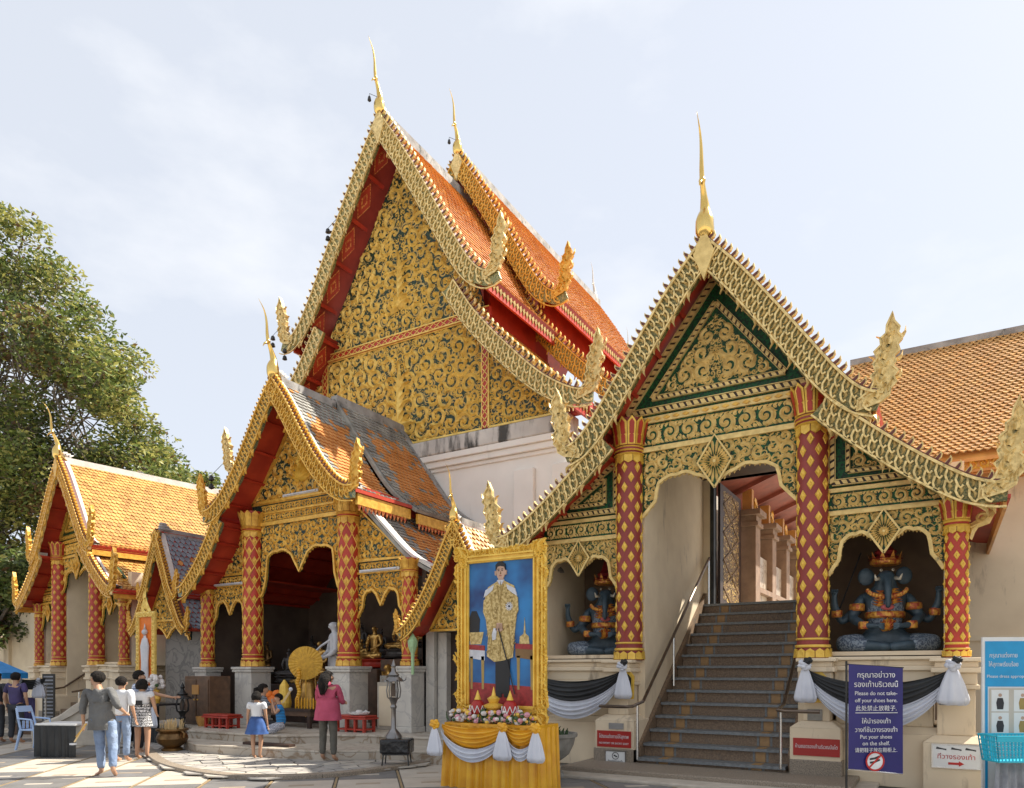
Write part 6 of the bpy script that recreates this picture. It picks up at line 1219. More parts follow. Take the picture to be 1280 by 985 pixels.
m = MB(); ribbon(m, [(.055*math.cos(a), .175+.055*math.sin(a)) for a in np.linspace(0, 6.283, 20)], .010, -.013, .003); m.ball((-.015, -.014, .18), .02, 8, sq=(1, .2, .7)); m.ball((.015, -.014, .165), .02, 8, sq=(1, .2, .7)); m.build('emblem', 'ink_dark', t)['kind'] = 'stuff'
sign('blank grey paper notice above the red dress rule sign', (CX-1.50, ym-.003, .66), .26, .10, 'mortar_grey', [])
sign('small grey metal plate under the plaque on the right stair pedestal', (CX+1.52, CY-.305, .90), .20, .16, 'grey_stone', [])
t = sign('white framed sign with three dark shoes, Thai lettering and a red arrow', (CX+3.26, CY-.22-.163, .33), .56, .32, 'sign_white', [('ที่วางรองเท้า', 0, .125, .10, 'brown_ink' if 0 else 'ink_red', .42)], frame='steel')
for x in (-.17, 0, .16): MB().add([(x-.06, -.014, .25), (x+.02, -.014, .245), (x+.06, -.014, .235), (x+.06, -.014, .255), (x, -.014, .265), (x-.05, -.014, .28)], [(0, 1, 2, 3, 4, 5)]).build('shoe', 'ink_dark', t)
MB().prism([(-.09, .05), (.03, .05), (.03, .03), (.09, .065), (.03, .10), (.03, .08), (-.09, .08)], -.016, -.0125).build('arrow', 'ink_red', t)
# tall navy banner
bn = thing('banner', 'tall dark blue cloth banner about shoes hanging from a black pole before the stairs', 'banner', at_d(1058, 9.2), CA_+R_(4)); MB().tube([(0, 0, 0), (0, 0, 1.74)], .014, 8).build('pole', 'dark_iron', bn); MB().tube([(0, 0, 1.70), (.76, 0, 1.655)], .008, 6).build('arm', 'dark_iron', bn)
vs = []; nx_, nz_ = 10, 20
for i in range(nz_+1):
    for j in range(nx_+1): u, v = j/nx_, i/nz_; vs.append((.02+.73*u-.012*v, -.016-.012*math.sin(u*5+v*2), 1.70-.045*u-1.33*v-.03*u*v))
MB().add(vs, [(i*(nx_+1)+j, (i+1)*(nx_+1)+j, (i+1)*(nx_+1)+j+1, i*(nx_+1)+j+1) for i in range(nz_) for j in range(nx_)]).build('cloth', 'sign_navy', bn, smooth=True)
MB().tube([(.01, -.012, .36), (.74, -.012, .29)], .009, 6).build('lower_bar', 'steel', bn)
for body, z, sz, wd in [('กรุณาอย่าวาง', 1.55, .13, .50), ('รองเท้าบริเวณนี้', 1.43, .13, .58), ('Please do not take-', 1.325, .09, .56), ('off your shoes here.', 1.235, .09, .56), ('此处禁止放鞋子.', 1.13, .10, .54), ('ให้นำรองเท้า', .965, .11, .38), ('วางที่ชั้นวางรองเท้า', .855, .11, .56), ('Put your shoes', .77, .085, .42), ('on the shelf.', .685, .085, .36), ('请把鞋子放在鞋柜上.', .60, .085, .56)]:
    text(bn, body, .375, z-.02, sz, 'ink_white', -.034, width=wd)
MB().box(.10, .66, -.036, -.034, 1.075, 1.083).build('rule', 'ink_white', bn)
m = MB(); m.add(*_disc(.36, -.034, .46, .125, 28)); m.build('disc', 'ink_white', bn); m = MB(); ribbon(m, [(.36+.115*math.cos(a), .46+.115*math.sin(a)) for a in np.linspace(0, 6.283, 29)], .022, -.035, .003); ribbon(m, [(.28, .38), (.44, .54)], .02, -.0365, .003); m.build('prohibition_ring', 'ink_red', bn)['kind'] = 'stuff'
for dz in (0, .045): MB().add([(.29, -.0355, .43+dz), (.36, -.0355, .44+dz), (.43, -.0355, .47+dz), (.42, -.0355, .49+dz), (.35, -.0355, .465+dz), (.29, -.0355, .455+dz)], [(0, 1, 2, 3, 4, 5)]).build('shoe', 'ink_dark', bn)
# blue standee with basket
st = thing('standee', 'blue and white dress code standee at the right edge of the picture', 'standee', at_d(1228, 8.9), CA_-R_(6)); MB().box(0, .74, 0, .03, .06, 2.03).build('panel', 'sign_white', st); MB().prism([(.03, 1.42), (.71, 1.42), (.71, 1.70), (.50, 1.98), (.03, 1.98)], -.006, -.001).build('blue_field', 'sign_cyan', st); MB().prism([(.54, 1.90), (.70, 1.90), (.70, 1.66), (.54, 1.66)], -.009, -.0065).build('blue_square', 'sign_cyan', st)
MB().box(.03, .06, -.006, -.001, .08, 1.419).build('blue_edge', 'sign_cyan', st); MB().box(.60, .71, -.006, -.001, .08, 1.419).build('blue_edge', 'sign_cyan', st)
MB().box(.08, .60, -.008, -.0065 if 0 else -.001, .82, 1.40).build('picture_field', 'slab_pale', st)
text(st, 'กรุณาแต่งกาย', .24, 1.78, .10, 'ink_white', -.0075, width=.32); text(st, 'ให้สุภาพเรียบร้อย', .24, 1.67, .10, 'ink_white', -.0075, width=.34); text(st, 'Lactasoy', .62, 1.76, .06, 'ink_white', -.0105, width=.14); text(st, 'Please dress appropriately', .33, 1.53, .07, 'ink_white', -.0075, width=.56)
for i, (x, z) in enumerate([(.20, 1.12), (.46, 1.12), (.20, .84), (.46, .84)]):
    MB().prism([(x-.10, z-.005), (x+.10, z-.005), (x+.10, z+.26), (x-.10, z+.26)], -.010, -.0085).build('picture', 'sign_white', st); MB().prism([(x-.035, z+.02), (x+.035, z+.02), (x+.045, z+.10), (x+.03, z+.16), (x-.03, z+.16), (x-.045, z+.10)], -.012, -.0105).build('clothed_figure', 'ink_dark' if i % 2 == 0 else 'paint_gold_dark', st); MB().add(*_disc(x, -.0115, z+.195, .022, 10)).build('face', 'paint_skin', st)
mb_ = thing('basket', 'turquoise plastic basket hung on the front of the standee', 'basket', at_d(1274, 8.55, .55), CA_)
m = MB()
bw, bd, bh = .34, .15, .30
for k in range(6): z = k*bh/5; s = 1+.12*k/5; m.tube([(-bw*s, -bd*s, z), (bw*s, -bd*s, z), (bw*s, bd*s, z), (-bw*s, bd*s, z), (-bw*s, -bd*s, z)], .012 if k in (0, 5) else .007, 5)
for i in range(18):
    x = -1+2*i/17
    for y in (-1, 1): m.tube([(x*bw, y*bd, 0), (x*bw*1.12, y*bd*1.12, bh)], .008, 4)
for i in range(8):
    y = -1+2*i/7
    for x in (-1, 1): m.tube([(x*bw, y*bd, 0), (x*bw*1.12, y*bd*1.12, bh)], .008, 4)
m.box(-bw, bw, -bd, bd, -.005, .01); m.box(-bw*1.12, bw*1.12, -bd*1.16, -bd*1.10, bh-.07, bh+.01); m.build('weave', 'basket_blue', mb_)['kind'] = 'stuff'
sk = thing('sack', 'grey cloth skirt draped below the turquoise basket', 'cloth', at_d(1276, 8.6), CA_); pleats(-.30, .30, 0, .0, .56, 6, .035, flare=.1).build('cloth', 'sack_grey', sk, smooth=True)
# --- blue elephant headed guardians in the niches
mat('guard_blue', (.065, .105, .135), (.032, .055, .075), rough=.45, scale=9, bump=.2); mat('guard_light', (.26, .31, .36), (.07, .10, .15), rough=.5, scale=40, contrast=.1, bump=.2); mat('guard_gold', (.74, .38, .06), (.42, .08, .03), rough=.4, scale=22, contrast=.2, metal=.3); mat('tusk', (.72, .66, .52), rough=.4, bump=0); mat('sash_pink', (.55, .12, .12), rough=.6)
def guardian(label, loc, rz):
    T = thing('guardian_statue', label, 'statue', loc, rz); T.scale = (1.08, 1.08, 1.12); nodes = [((0, 0, .18), (.26, .18)), ((0, 0, .42), (.22, .17)), ((0, 0, .68), (.28, .19)), ((0, -.02, .88), (.13, .12)), ((0, -.04, 1.04), (.17, .17)), ((0, -.03, 1.14), (.15, .15)), ((0, -.20, .97), .065), ((0, -.25, .84), .055), ((0, -.27, .70), .042), ((0, -.26, .58), .032)]
    ed = [(0, 1), (1, 2), (2, 3), (3, 4), (4, 5), (4, 6), (6, 7), (7, 8), (8, 9)]
    for s in (1, -1):
        k = len(nodes); nodes += [((s*.28, 0, .76), .10), ((s*.44, -.02, .48), .075), ((s*.30, -.22, .36), .055), ((s*.16, -.32, .34), .045)]; ed += [(2, k), (k, k+1), (k+1, k+2), (k+2, k+3)]
        for i in range(4): q = len(nodes); nodes += [((s*(.10), -.34-.0*i, .31+i*.022), .016), ((s*.05, -.33, .30+i*.022), .013)]; ed += [(k+3, q), (q, q+1)]
        k = len(nodes); nodes += [((s*.26, .08, .66), .085), ((s*.56, .06, .42), .065), ((s*.66, -.02, .66), .05), ((s*.66, -.04, .76), .05)]; ed += [(2, k), (k, k+1), (k+1, k+2), (k+2, k+3)]
        for i in range(4): q = len(nodes); nodes += [((s*.66-.036+i*.024, -.06, .84), .017), ((s*.66-.036+i*.024, -.10, .87), .014)]; ed += [(k+3, q), (q, q+1)]
        k = len(nodes); nodes += [((s*.24, -.05, .13), .13), ((s*.64, -.20, .11), .10), ((s*.20, -.38, .08), .075), ((s*-.02, -.40, .06), .05)]; ed += [(0, k), (k, k+1), (k+1, k+2), (k+2, k+3)]
    skin('body', nodes, ed, 'guard_blue', T)
    for s in (1, -1):
        m = MB(); m.ball((s*.24, .02, 1.04), .11, 14, sq=(1, .25, 1.1)); m.build('ear', 'guard_blue', T, smooth=True); m = MB(); m.tube([(s*.10, -.17, .99), (s*.15, -.26, .97), (s*.17, -.30, 1.03)], [.028, .022, .006], 8); m.build('tusk', 'tusk', T, smooth=True)
        MB().ball((s*.075, -.178, 1.10), .019, 10).build('eye', 'tusk', T, smooth=True); MB().ball((s*.075, -.192, 1.10), .010, 8).build('pupil', 'ink_dark', T, smooth=True)
        for c, r in (((s*.36, -.01, .62), .094), ((s*.30, -.22, .36), .064), ((s*.62, .02, .54), .066)): MB().lathe([(r, -.05), (r*1.12, -.03), (r*1.12, .03), (r, .05)], c, 14).build('armlet', 'guard_gold', T)
        skin('trouser_leg', [((s*.24, -.05, .14), .145), ((s*.62, -.20, .12), .115), ((s*.24, -.37, .09), .088)], [(0, 1), (1, 2)], 'guard_light', T)
    skin('scale_tunic', [((0, 0, .30), (.24, .18)), ((0, 0, .46), (.235, .185)), ((0, 0, .70), (.295, .205)), ((0, 0, .80), (.22, .16))], [(0, 1), (1, 2), (2, 3)], 'guard_light', T)
    MB().lathe([(.245, .0), (.26, .02), (.26, .07), (.245, .09)], (0, 0, .46), 20, sy=.82).build('belt', 'guard_gold', T); m = MB(); scroll(m, 0, .34, .11, -.25, 0, 0); 
    for a in range(-3, 4): q = a*.4; leaf(m, (0, .30), (math.sin(q)*.14, .30+math.cos(q)*.17), .07, -.27, .03)
    for i in range(15):                              # jewelled collar and tunic plates
        a = math.pi*(.08+.84*i/14); cx_, cz_ = math.cos(a)*.25, .86-math.sin(a)*.12; m.ball((cx_, -.16-.05*math.sin(a), cz_), .028, 6, sq=(1, .5, 1.2))
    for i in range(6):
        for s in (-1, 1): leaf(m, (s*.05, .64+i*.035), (s*(.20-.01*i), .66+i*.035), .035, -.205, .015)
    m.build('buckle', 'guard_gold', T)['kind'] = 'stuff'; MB().ball((0, -.21, .60), .09, 12, sq=(1, .25, .45)).build('sash', 'sash_pink', T, smooth=True)
    m = MB(); m.lathe([(.165, 0), (.20, .02), (.20, .05), (.17, .09)], (0, -.03, 1.18), 18, 0); m.lathe([(.22, .08), (.16, .12), (.12, .14), (.15, .18), (.08, .24), (.06, .30), (.02, .42), (.003, .50)], (0, -.03, 1.18), 16, 1)
    for i in range(10): a = 2*math.pi*i/10; c, s_ = math.cos(a), math.sin(a); m.add([(c*.19-s_*.04, -.03+s_*.19+c*.04, 1.24), (c*.19+s_*.04, -.03+s_*.19-c*.04, 1.24), (c*.235, -.03+s_*.235, 1.36)], [(0, 1, 2)], 0)
    m.build('crown', ['guard_gold', 'paint_red'], T); return T
guardian('blue elephant headed guardian statue seated in the right niche', (CX+2.35, CY+.85, 1.9), R_(12)); guardian('blue elephant headed guardian statue seated in the left niche', (CX-2.30, CY+.95, 1.9), R_(20))
stf = thing('staff', 'thin dark staff leaning in the right niche beside the guardian', 'staff', (CX+1.72, CY+.85, 2.6)); MB().tube([(0, 0, 0), (.30, 0, .85)], .012, 6).build('shaft', 'dark_iron', stf)
for x, y, r in ((-.45, -.1, .12), (-.2, -.15, .09)): pass
# --- planter, lanterns, urn, stools, cabinets
pl = thing('planter', 'round weathered stone planter with low leaves beside the draped table', 'planter', at_d(683, 10.9)); MB().lathe([(.26, 0), (.28, .05), (.22, .10), (.15, .16), (.16, .22), (.22, .27), (.34, .36), (.41, .50), (.44, .62), (.47, .63), (.47, .68), (.42, .68), (.39, .60)], (0, 0, 0), 28).build('bowl', 'grey_stone', pl, smooth='auto')
for i in range(6): a = i*math.pi/3; MB().ball((.24*math.cos(a), .24*math.sin(a), .05), .06, 8).build('foot', 'grey_stone', pl)
m = MB()
for i in range(70): a = random.uniform(0, 6.28); r = random.uniform(0, .33); x, y = r*math.cos(a), r*math.sin(a); leaf(m, (x, .60), (x+random.uniform(-.1, .1), .68+random.random()*.10), .06, y, .02)
m.build('leaves', 'leaf_plant', pl)['kind'] = 'stuff'
def lantern(label, loc, m_, s=1., box=False):
    T = thing('lantern', label, 'lantern', loc, CA_); zb = .42 if box else 0
    MB().lathe([(.16*s, zb), (.16*s, zb+.06), (.11*s, zb+.12), (.05*s, zb+.18), (.045*s, zb+.50), (.07*s, zb+.54), (.045*s, zb+.58), (.08*s, zb+.66), (.13*s, zb+.70)], (0, 0, 0), 12).build('stem', m_, T, smooth='auto')
    for i in range(6): a = i*math.pi/3; MB().tube([(.12*math.cos(a)*s, .12*math.sin(a)*s, zb+.70), (.14*math.cos(a)*s, .14*math.sin(a)*s, zb+.82), (.11*math.cos(a)*s, .11*math.sin(a)*s, zb+.98)], .012, 6).build('bar', m_, T)
    MB().lathe([(.05*s, zb+.72), (.06*s, zb+.85), (.03*s, zb+.94)], (0, 0, 0), 10).build('glass', 'shade_wall', T); MB().lathe([(.20*s, zb+.97), (.19*s, zb+1.0), (.10*s, zb+1.06), (.12*s, zb+1.08), (.05*s, zb+1.14), (.035*s, zb+1.20), (.05*s, zb+1.23), (.004, zb+1.34)], (0, 0, 0), 12).build('cap', m_, T, smooth='auto')
    for i in range(6): a = i*math.pi/3; MB().tube([(.18*math.cos(a)*s, .18*math.sin(a)*s, zb+.98), (.24*math.cos(a)*s, .24*math.sin(a)*s, zb+1.0), (.25*math.cos(a)*s, .25*math.sin(a)*s, zb+1.06)], [.014, .01, .003], 5).build('hook', m_, T)
    return T
mat('lamp_metal', (.30, .29, .28), (.18, .17, .165), rough=.3, metal=.8, bump=0)
lantern('dark metal lantern on a post beside the incense urn', (-14.6, 10.0, .03), 'dark_iron', 1.05); lantern('polished metal lantern standing on a black wrapped box right of the steps', on_ground(492, 955, .05), 'lamp_metal', .85, True)
bx = thing('black_box', 'box wrapped in black plastic on a small iron stand under the polished lantern', 'box', on_ground(496, 956, .05), CA_); mat('black_plastic', (.015, .016, .018), (.01, .01, .012), rough=.22, scale=6, bump=.8, bscale=5, dist=.05); MB().flat([(-.26, -.18), (.24, -.20), (.27, .18), (-.25, .19)], .20, .44).build('wrapping', 'black_plastic', bx, bev=.03)
for x in (-.2, .2):
    for y in (-.14, .14): MB().tube([(x, y, .2), (x*1.1, y*1.1, 0)], .012, 6).build('leg', 'dark_iron', bx)
MB().box(-.22, .22, -.16, .16, .175, .20).build('frame', 'dark_iron', bx)
ur = thing('incense_urn', 'round bronze incense urn bristling with burnt sticks beside the visitors', 'urn', (-13.1, 8.75, .04)); MB().lathe([(.20, 0), (.20, .05), (.15, .08), (.26, .16), (.30, .25), (.27, .34), (.24, .37), (.30, .41), (.30, .44), (.25, .44), (.24, .38)], (0, 0, 0), 24).build('bowl', 'bronze', ur, smooth='auto'); MB().lathe([(.24, .38), (.0, .40)], (0, 0, 0), 16).build('ash', 'grey_stone', ur)
m = MB()
for i in range(46): a = random.uniform(0, 6.28); r = random.uniform(0, .2); x, y = r*math.cos(a), r*math.sin(a); m.tube([(x, y, .38), (x*1.2, y*1.2, .5+random.random()*.16)], .006, 4)
m.build('incense_sticks', 'tile_edge', ur)['kind'] = 'stuff'
for i in range(2): MB().tube([((-1+2*i)*.30, 0, .40), ((-1+2*i)*.38, 0, .36), ((-1+2*i)*.36, 0, .28)], .02, 6).build('handle', 'bronze', ur)
def stool(label, loc, m_, w=.30, h=.34, n=3, rz=0):
    T = thing('stool', label, 'stool', loc, rz); MB().box(-w, w, -.18, .18, h-.04, h).build('top', m_, T, bev=.01); MB().box(-w*1.05, w*1.05, -.2, .2, h-.08, h-.045).build('rim', m_, T, bev=.006)
    for i in range(n+1):
        for y in (-.14, .14): x = -w*.85+2*w*.85*i/n; MB().box(x-.025, x+.025, y-.025, y+.025, 0, h-.08).build('leg', m_, T)
    MB().box(-w*.9, w*.9, -.16, .16, .04, .07).build('stretcher', m_, T); return T
stool('low red lacquered stool between the wooden cabinet and the left main column', (-13.5, 10.2, .385), 'stool_red', .42, .30); stool('low red lacquered stool with offerings right of the woman in pink', (-10.3, 10.95, .385), 'stool_red', .42, .34)
bw_ = thing('offering_tray', 'pale tray of small offerings on the right red stool', 'tray', (-10.2, 10.95, .727)); MB().lathe([(.12, 0), (.2, .02), (.22, .06), (.20, .06), (.18, .03)], (0, 0, 0), 14).build('tray', 'sign_white', bw_); m = MB(); [m.ball((random.uniform(-.1, .1), random.uniform(-.1, .1), .06), .04, 6) for _ in range(8)]; m.build('offerings', 'flower_white', bw_)['kind'] = 'stuff'
cb_ = thing('cabinet', 'dark brown wooden cabinet standing on the terrace left of the shrine', 'cabinet', (-14.75, 10.75, .385)); MB().box(-.45, .45, -.28, .28, 0, 1.12).build('carcass', 'brown_wood', cb_, bev=.01)
for s in (-1, 1): MB().box(*sorted((s*.02, s*.42)), -.30, -.28, .08, 1.04).build('door', 'brown_wood', cb_, bev=.006); MB().ball((s*.06, -.31, .58), .02, 8).build('knob', 'gold_warm', cb_)
MB().box(-.14, .1, -.315, -.301, .70, .92).build('lock_plate', 'tile_tan', cb_)
c2 = thing('cabinet', 'grey painted cabinet carrying the gold bust at the right of the shrine', 'cabinet', (-9.95, 11.85, .385)); MB().box(-.38, .36, -.22, .22, 0, 1.0).build('carcass', 'pale_stone', c2, bev=.01); MB().box(-.32, .30, -.235, -.221, .08, .92).build('door', 'cream_shade', c2, bev=.006); MB().box(-.30, -.12, -.22, -.1, 1.0, 1.14).build('donation_sign', 'grey_stone', c2)
rf = thing('red_flowers', 'cluster of orange red flowers behind the left stool', 'flowers', (-14.0, 11.6, .385)); m = MB()
for i in range(26): m.ball((random.uniform(-.26, .26), random.uniform(-.15, .15), random.uniform(.62, .92)), random.uniform(.05, .09), 7, sq=(1, 1, .7))
m.build('blossoms', 'orange_cloth', rf)['kind'] = 'stuff'; MB().lathe([(.16, 0), (.2, .3), (.14, .6)], (0, 0, 0), 12).build('vase', 'statue_dark', rf)
pot = thing('clay_pot', 'small brown clay pot beside the dark lantern', 'pot', (-14.3, 10.3, .385)); MB().lathe([(.10, 0), (.14, .12), (.15, .22), (.13, .22), (.11, .14)], (0, 0, 0), 14).build('pot', 'tile_tan', pot)
mt_ = thing('plank', 'dark wooden plank lying on the upper step behind the girl', 'plank', (-10.9, 9.25, .216), R_(3)); MB().box(-.6, .6, -.08, .08, 0, .05).build('board', 'dark_timber', mt_)
# framed standing image in front of the left gate roof
gfm = thing('framed_image', 'tall narrow gilt frame holding a white robed standing figure on red', 'framed image', at_d(183, 16.8, .95), R_(0)); FW, FH = .36, 2.05
for a, b, c, d in ((-FW, FW, 0, .12), (-FW, FW, FH-.12, FH), (-FW, -FW+.11, .12, FH-.12), (FW-.11, FW, .12, FH-.12)):
    r = MB().box(a, b, -.04, .03, c, d).build('rail', 'gold_carved', gfm, bev=.01); m = MB(); n = int(max(b-a, d-c)/.1)
    for i in range(n): t = (i+.5)/n; scroll(m, a+(b-a)*(t if b-a > d-c else .5), c+(d-c)*(.5 if b-a > d-c else t), .055, -.045)
    m.build('carving', 'gold_carved', r)['kind'] = 'stuff'
MB().box(-FW+.1, FW-.1, 0, .02, .1, FH-.1).build('ground_panel', 'orange_cloth', gfm); m = MB(); m.lathe([(.12, .2), (.14, .5), (.13, .9), (.16, 1.25), (.10, 1.42), (.045, 1.46), (.045, 1.5)], (0, -.04, 0), 12, sy=.35); m.ball((0, -.04, 1.58), .07, 10); m.lathe([(.03, 1.64), (.004, 1.78)], (0, -.04, 0), 8); m.build('figure', 'statue_white', gfm, smooth=True)['kind'] = 'stuff'
m = MB(); leaf(m, (-.14, FH), (0, FH+.34), .14, 0, .04); leaf(m, (.14, FH), (0, FH+.34), .14, 0, .04); scroll(m, 0, FH+.1, .14, -.01); leaf(m, (0, FH+.1), (0, FH+.55), .12, 0, .05); m.build('crest', 'gold_carved', gfm)
gt = thing('black_draped_table', 'table hung with black cloth and a white bow under the gilt framed image', 'table', at_d(196, 16.2), 0); MB().box(-.75, .55, -.3, .3, .86, .90).build('top', 'black_cloth', gt); pleats(-.75, .55, -.3, .02, .88, 8, .03).build('cloth', 'black_cloth', gt, smooth=True); swag((-.72, -.34, .88), (.5, -.34, .88), .1, .4, 'white_cloth', gt); tail((.48, -.36, .86), .45, .13, 'white_cloth', gt)
fb = thing('flower_vase', 'vase of white flowers on the black draped table', 'vase', at_d(196, 16.0, .905)); MB().lathe([(.06, 0), (.09, .1), (.05, .24), (.07, .3)], (0, 0, 0), 12).build('vase', 'gold_warm', fb); m = MB(); [m.ball((random.uniform(-.15, .15), random.uniform(-.1, .1), random.uniform(.35, .6)), random.uniform(.04, .07), 6, random.choice([0, 0, 1])) for _ in range(26)]; m.build('blossoms', ['flower_white', 'leaf_plant'], fb)['kind'] = 'stuff'
# left edge: balustrade volute, black clothed table, chair, parasol, menu stand
bt = thing('black_clothed_table', 'small table covered by a black cloth in front of the stone volute', 'table', on_ground(84, 945), CA_-R_(8)); MB().box(-.40, .44, -.32, .3, .60, .64).build('top', 'sign_white', bt, bev=.01); pleats(-.41, .45, -.33, .02, .60, 6, .025).build('cloth', 'black_cloth', bt, smooth=True)
q = pleats(-.33, .3, -.41, .02, .60, 4, .02); q.v = [(b, a, c) for a, b, c in q.v]; q.build('cloth', 'black_cloth', bt, smooth=True)
bl = thing('stone_volute', 'pale stone curling balustrade end behind the black clothed table', 'balustrade', on_ground(88, 932), CA_); P = cat_rom([(-.75, .0), (-.78, .35), (-.55, .52), (-.2, .66), (.15, .9), (.6, 1.12), (1.0, 1.16), (1.2, 1.05), (1.2, .0)], 5); MB().prism(P, -.12, .22).build('body', 'pale_stone', bl, bev=.03); m = MB(); ribbon(m, cat_rom([(-.62, .32), (-.3, .50), (.1, .70), (.5, .94), (.9, .98), (.55, .70), (.1, .42), (-.3, .28), (-.62, .32)], 5), .09, -.12, .06); m.build('moulding', 'pale_stone', bl)
ch = thing('plastic_chair', 'pale blue plastic chair standing side on near the left edge', 'chair', on_ground(44, 937), CA_+R_(75)); mt = 'plastic_blue'; MB().box(-.2, .2, -.22, .2, .40, .43).build('seat', mt, ch, bev=.01)
for x in (-.18, .18):
    MB().tube([(x, -.19, .42), (x*1.15, -.24, 0)], [.03, .022], 8).build('leg', mt, ch); MB().tube([(x, .17, .42), (x*1.15, .27, 0)], [.03, .022], 8).build('leg', mt, ch); MB().tube([(x, .17, .42), (x, .24, .66), (x*.9, .30, .86)], .022, 8).build('back_post', mt, ch); MB().tube([(x*1.1, -.19, .43), (x*1.2, -.14, .63), (x*1.15, .22, .65)], .018, 8).build('armrest', mt, ch)
m = MB(); m.add([(-.17, .27, .78), (.17, .27, .78), (.16, .31, .90), (-.16, .31, .90), (-.17, .25, .78), (.17, .25, .78), (.16, .29, .90), (-.16, .29, .90)], [(0, 1, 2, 3), (7, 6, 5, 4), (0, 4, 5, 1), (1, 5, 6, 2), (2, 6, 7, 3), (3, 7, 4, 0)]); m.build('back_top', mt, ch)
for i in range(3): MB().box(-.11+i*.09, -.07+i*.09, .19+.0, .21, .44, .60).build('slat', mt, ch)
pr = thing('parasol', 'blue parasol with white lettering half cut off by the left edge', 'parasol', at_d(-22, 17.5)); m = MB(); n = 8
for i in range(n):
    a0, a1 = 2*math.pi*i/n, 2*math.pi*(i+1)/n; r = .98; z1, z0 = 2.05, 1.58
    p = MB(); p.add([(0, 0, z1), (r*math.cos(a0), r*math.sin(a0), z0), (r*math.cos(a1), r*math.sin(a1), z0), (r*math.cos(a0), r*math.sin(a0), z0-.14), (r*math.cos(a1), r*math.sin(a1), z0-.14)], [(0, 1, 2), (1, 3, 4, 2)]); p.build('panel', 'parasol_blue', pr)
    MB().tube([(0, 0, z1-.03), (r*math.cos(a0)*.99, r*math.sin(a0)*.99, z0-.02)], .01, 5).build('rib', 'steel', pr)
MB().tube([(0, 0, 0), (0, 0, 2.1)], .02, 8).build('pole', 'steel', pr); MB().lathe([(.22, 0), (.22, .06), (.05, .1)], (0, 0, 0), 14).build('base', 'grey_stone', pr)
ms_ = thing('menu_board', 'narrow dark board listing small white lines beside the black and white drape', 'sign', on_ground(61, 912), CA_); MB().box(-.17, .17, -.02, .02, .1, 1.55).build('board', 'plaque_black', ms_)
for i in range(13): MB().box(-.13, .13, -.024, -.021, .25+i*.10, .29+i*.10).build('printed_line', 'sack_grey', ms_)
mr = thing('merchandise_rack', 'small rack hung with white and black cloths beside the vendor', 'rack', on_ground(40, 918), CA_)
for x in (-.35, .35): MB().tube([(x, 0, 0), (x, 0, 1.25)], .02, 8).build('post', 'steel', mr)
MB().tube([(-.38, 0, 1.25), (.38, 0, 1.25)], .02, 8).build('rail', 'steel', mr); pleats(-.3, .1, -.03, .35, .95, 5, .02).build('striped_cloth', 'shirt_purple', mr, smooth=True); tail((-.28, -.03, 1.5), .55, .17, 'white_cloth', mr); tail((.2, -.03, 1.45), .5, .16, 'white_cloth', mr); swag((-.35, -.06, 1.45), (.38, -.06, 1.45), .05, .3, 'black_cloth', mr)
MB().box(-.4, .4, -.1, .2, .0, .3).build('box', 'brown_wood', mr)
gl_ = thing('paper_lantern', 'pale green paper lantern hanging at the gate behind the portrait', 'lantern', (-8.86, 11.0, 1.55)); m = MB(); m.lathe([(.03, 0), (.035, .38), (.04, .42), (.09, .55), (.10, .65), (.05, .74), (.01, .8)], (0, 0, 0), 8); m.build('shade', 'lantern_green', gl_); MB().tube([(0, 0, .78), (0, 0, 1.0)], .006, 4).build('cord', 'dark_iron', gl_)
cs_ = thing('stone_finial', 'small grey ringed stone finial showing above the portrait frame', 'finial', (-6.55, 12.2, 0)); m = MB(); m.lathe([(.16, 0), (.16, 3.4), (.34, 3.5), (.30, 3.6), (.24, 3.64), (.27, 3.68), (.20, 3.76), (.22, 3.79), (.13, 3.9), (.04, 4.05), (.01, 4.25)], (0, 0, 0), 18); m.build('shaft', 'grey_stone', cs_, smooth='auto')
for i, (x, z, c) in enumerate([(-.1, 1.9, '弥'), (-.1, 1.45, '勒'), (-.1, 1.0, '佛')]): text(G1, c, -.35, z, .34, 'sign_red', .985, width=.3)
# left pavilion stair and rail
ls = thing('staircase', 'plain stair with sloping side wall rising into the far left pavilion', 'stairs', (-23.5, 12.46, 0), R_(-7.5))
lst = MB()
for i in range(9): MB().box(-1.14, 1.14, -.4+i*.3, -.4+i*.3+.6, i*.2, i*.2+.2).build('step', 'step_stone', ls)
for x in (-1.14, 1.14): MB().tube([(x, -.6, 1.0), (x, .0, 1.1), (x, 2.4, 2.8)], .03, 8).build('rail', 'brown_steel', ls)
for x in (1.14, ): MB().tube([(x, -.4, 0), (x, -.4, 1.0)], .025, 8).build('post', 'steel', ls)
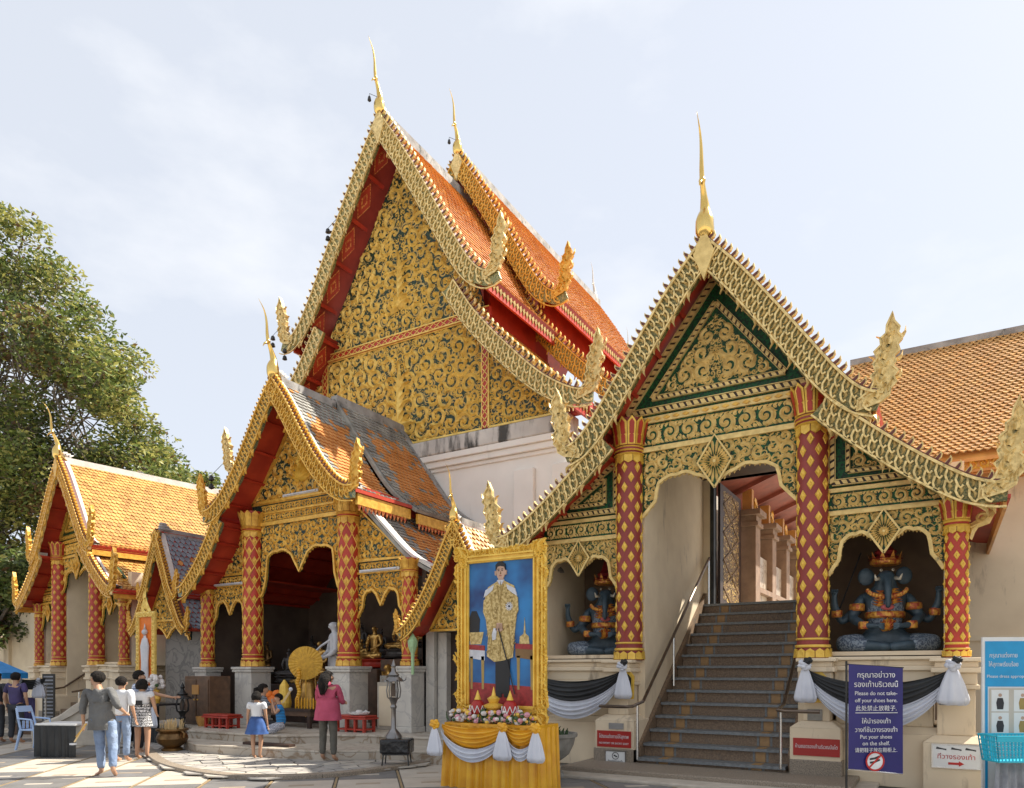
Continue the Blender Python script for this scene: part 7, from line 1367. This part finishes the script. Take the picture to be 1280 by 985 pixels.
# hanging bells on the eaves of the tall hall
for i, (x, y, z) in enumerate([(-14.37, 14.2, 13.56), (-16.55, 14.2, 11.17), (-16.06, 14.2, 10.69), (-15.5, 11.4, 6.35)]):
    b = thing('bell', ['small dark bell hanging off the left slope of the tall gable', 'small dark bell hanging below the left naga of the tall gable', 'lowest small dark bell below the left naga of the tall gable', 'small dark bell beside the rear naga of the shrine hall'][i], 'bell', (x, y, z)); MB().lathe([(.015, .1), (.05, .07), (.07, -.02), (.005, -.05)], (0, 0, 0), 8).build('bell_cup', 'dark_iron', b); MB().lathe([(.015, -.10), (.05, -.13), (.07, -.22), (.005, -.25)], (0, 0, 0), 8).build('bell_cup', 'dark_iron', b); MB().tube([(.0, 0, .1), (.36, .05, .34)], .006, 4).build('wire', 'dark_iron', b)
for o in list(SC.objects):
    if o.parent is None and o.get('category') and not o.get('group'):
        g = {'bell': 'small dark bells hung from the roofs', 'stool': 'red stools on the terrace', 'handrail': 'handrails of the stairs', 'bunting': 'black and white swags on the plinths', 'plaque': 'plaques on the stair pedestals', 'person': 'visitors in the courtyard', 'pavilion': 'gilded stair pavilions', 'tree': 'trees behind the court', 'jar': 'lattice offering jars'}.get(o['category'])
        if o.name.startswith('guardian_statue'): g = 'elephant headed guardians in the niches'
        elif o.name.startswith('statue') and o['label'].startswith(('dim', 'upper')): g = 'dim figures on the shrine shelves'
        elif o.name.startswith('gate_roof'): g = 'small gate gables beside the shrine hall'
        if g: o['group'] = g
# ------------------------------------------------------------------ text curves become meshes
bpy.context.view_layer.update(); dg = bpy.context.evaluated_depsgraph_get()
for o, parent, x, z, m_, y, name, width in TXT:
    me = bpy.data.meshes.new_from_object(o.evaluated_get(dg)); n = len(me.vertices); co = np.empty(n*3); me.vertices.foreach_get('co', co); co = co.reshape(-1, 3); w0 = co[:, 0].max()-co[:, 0].min(); k = (width/w0) if width and w0 > 0 else 1
    cx = (co[:, 0].max()+co[:, 0].min())/2; k2 = k if .75 < k < 1.3 else max(.75, min(1.3, k)); new = np.column_stack([(co[:, 0]-cx)*k, -co[:, 2], co[:, 1]*k2]); me.vertices.foreach_set('co', new.ravel()); me.materials.clear(); me.materials.append(MT[m_]); me.update(); put(name, me, parent, (x, y, z)); bpy.data.objects.remove(o)
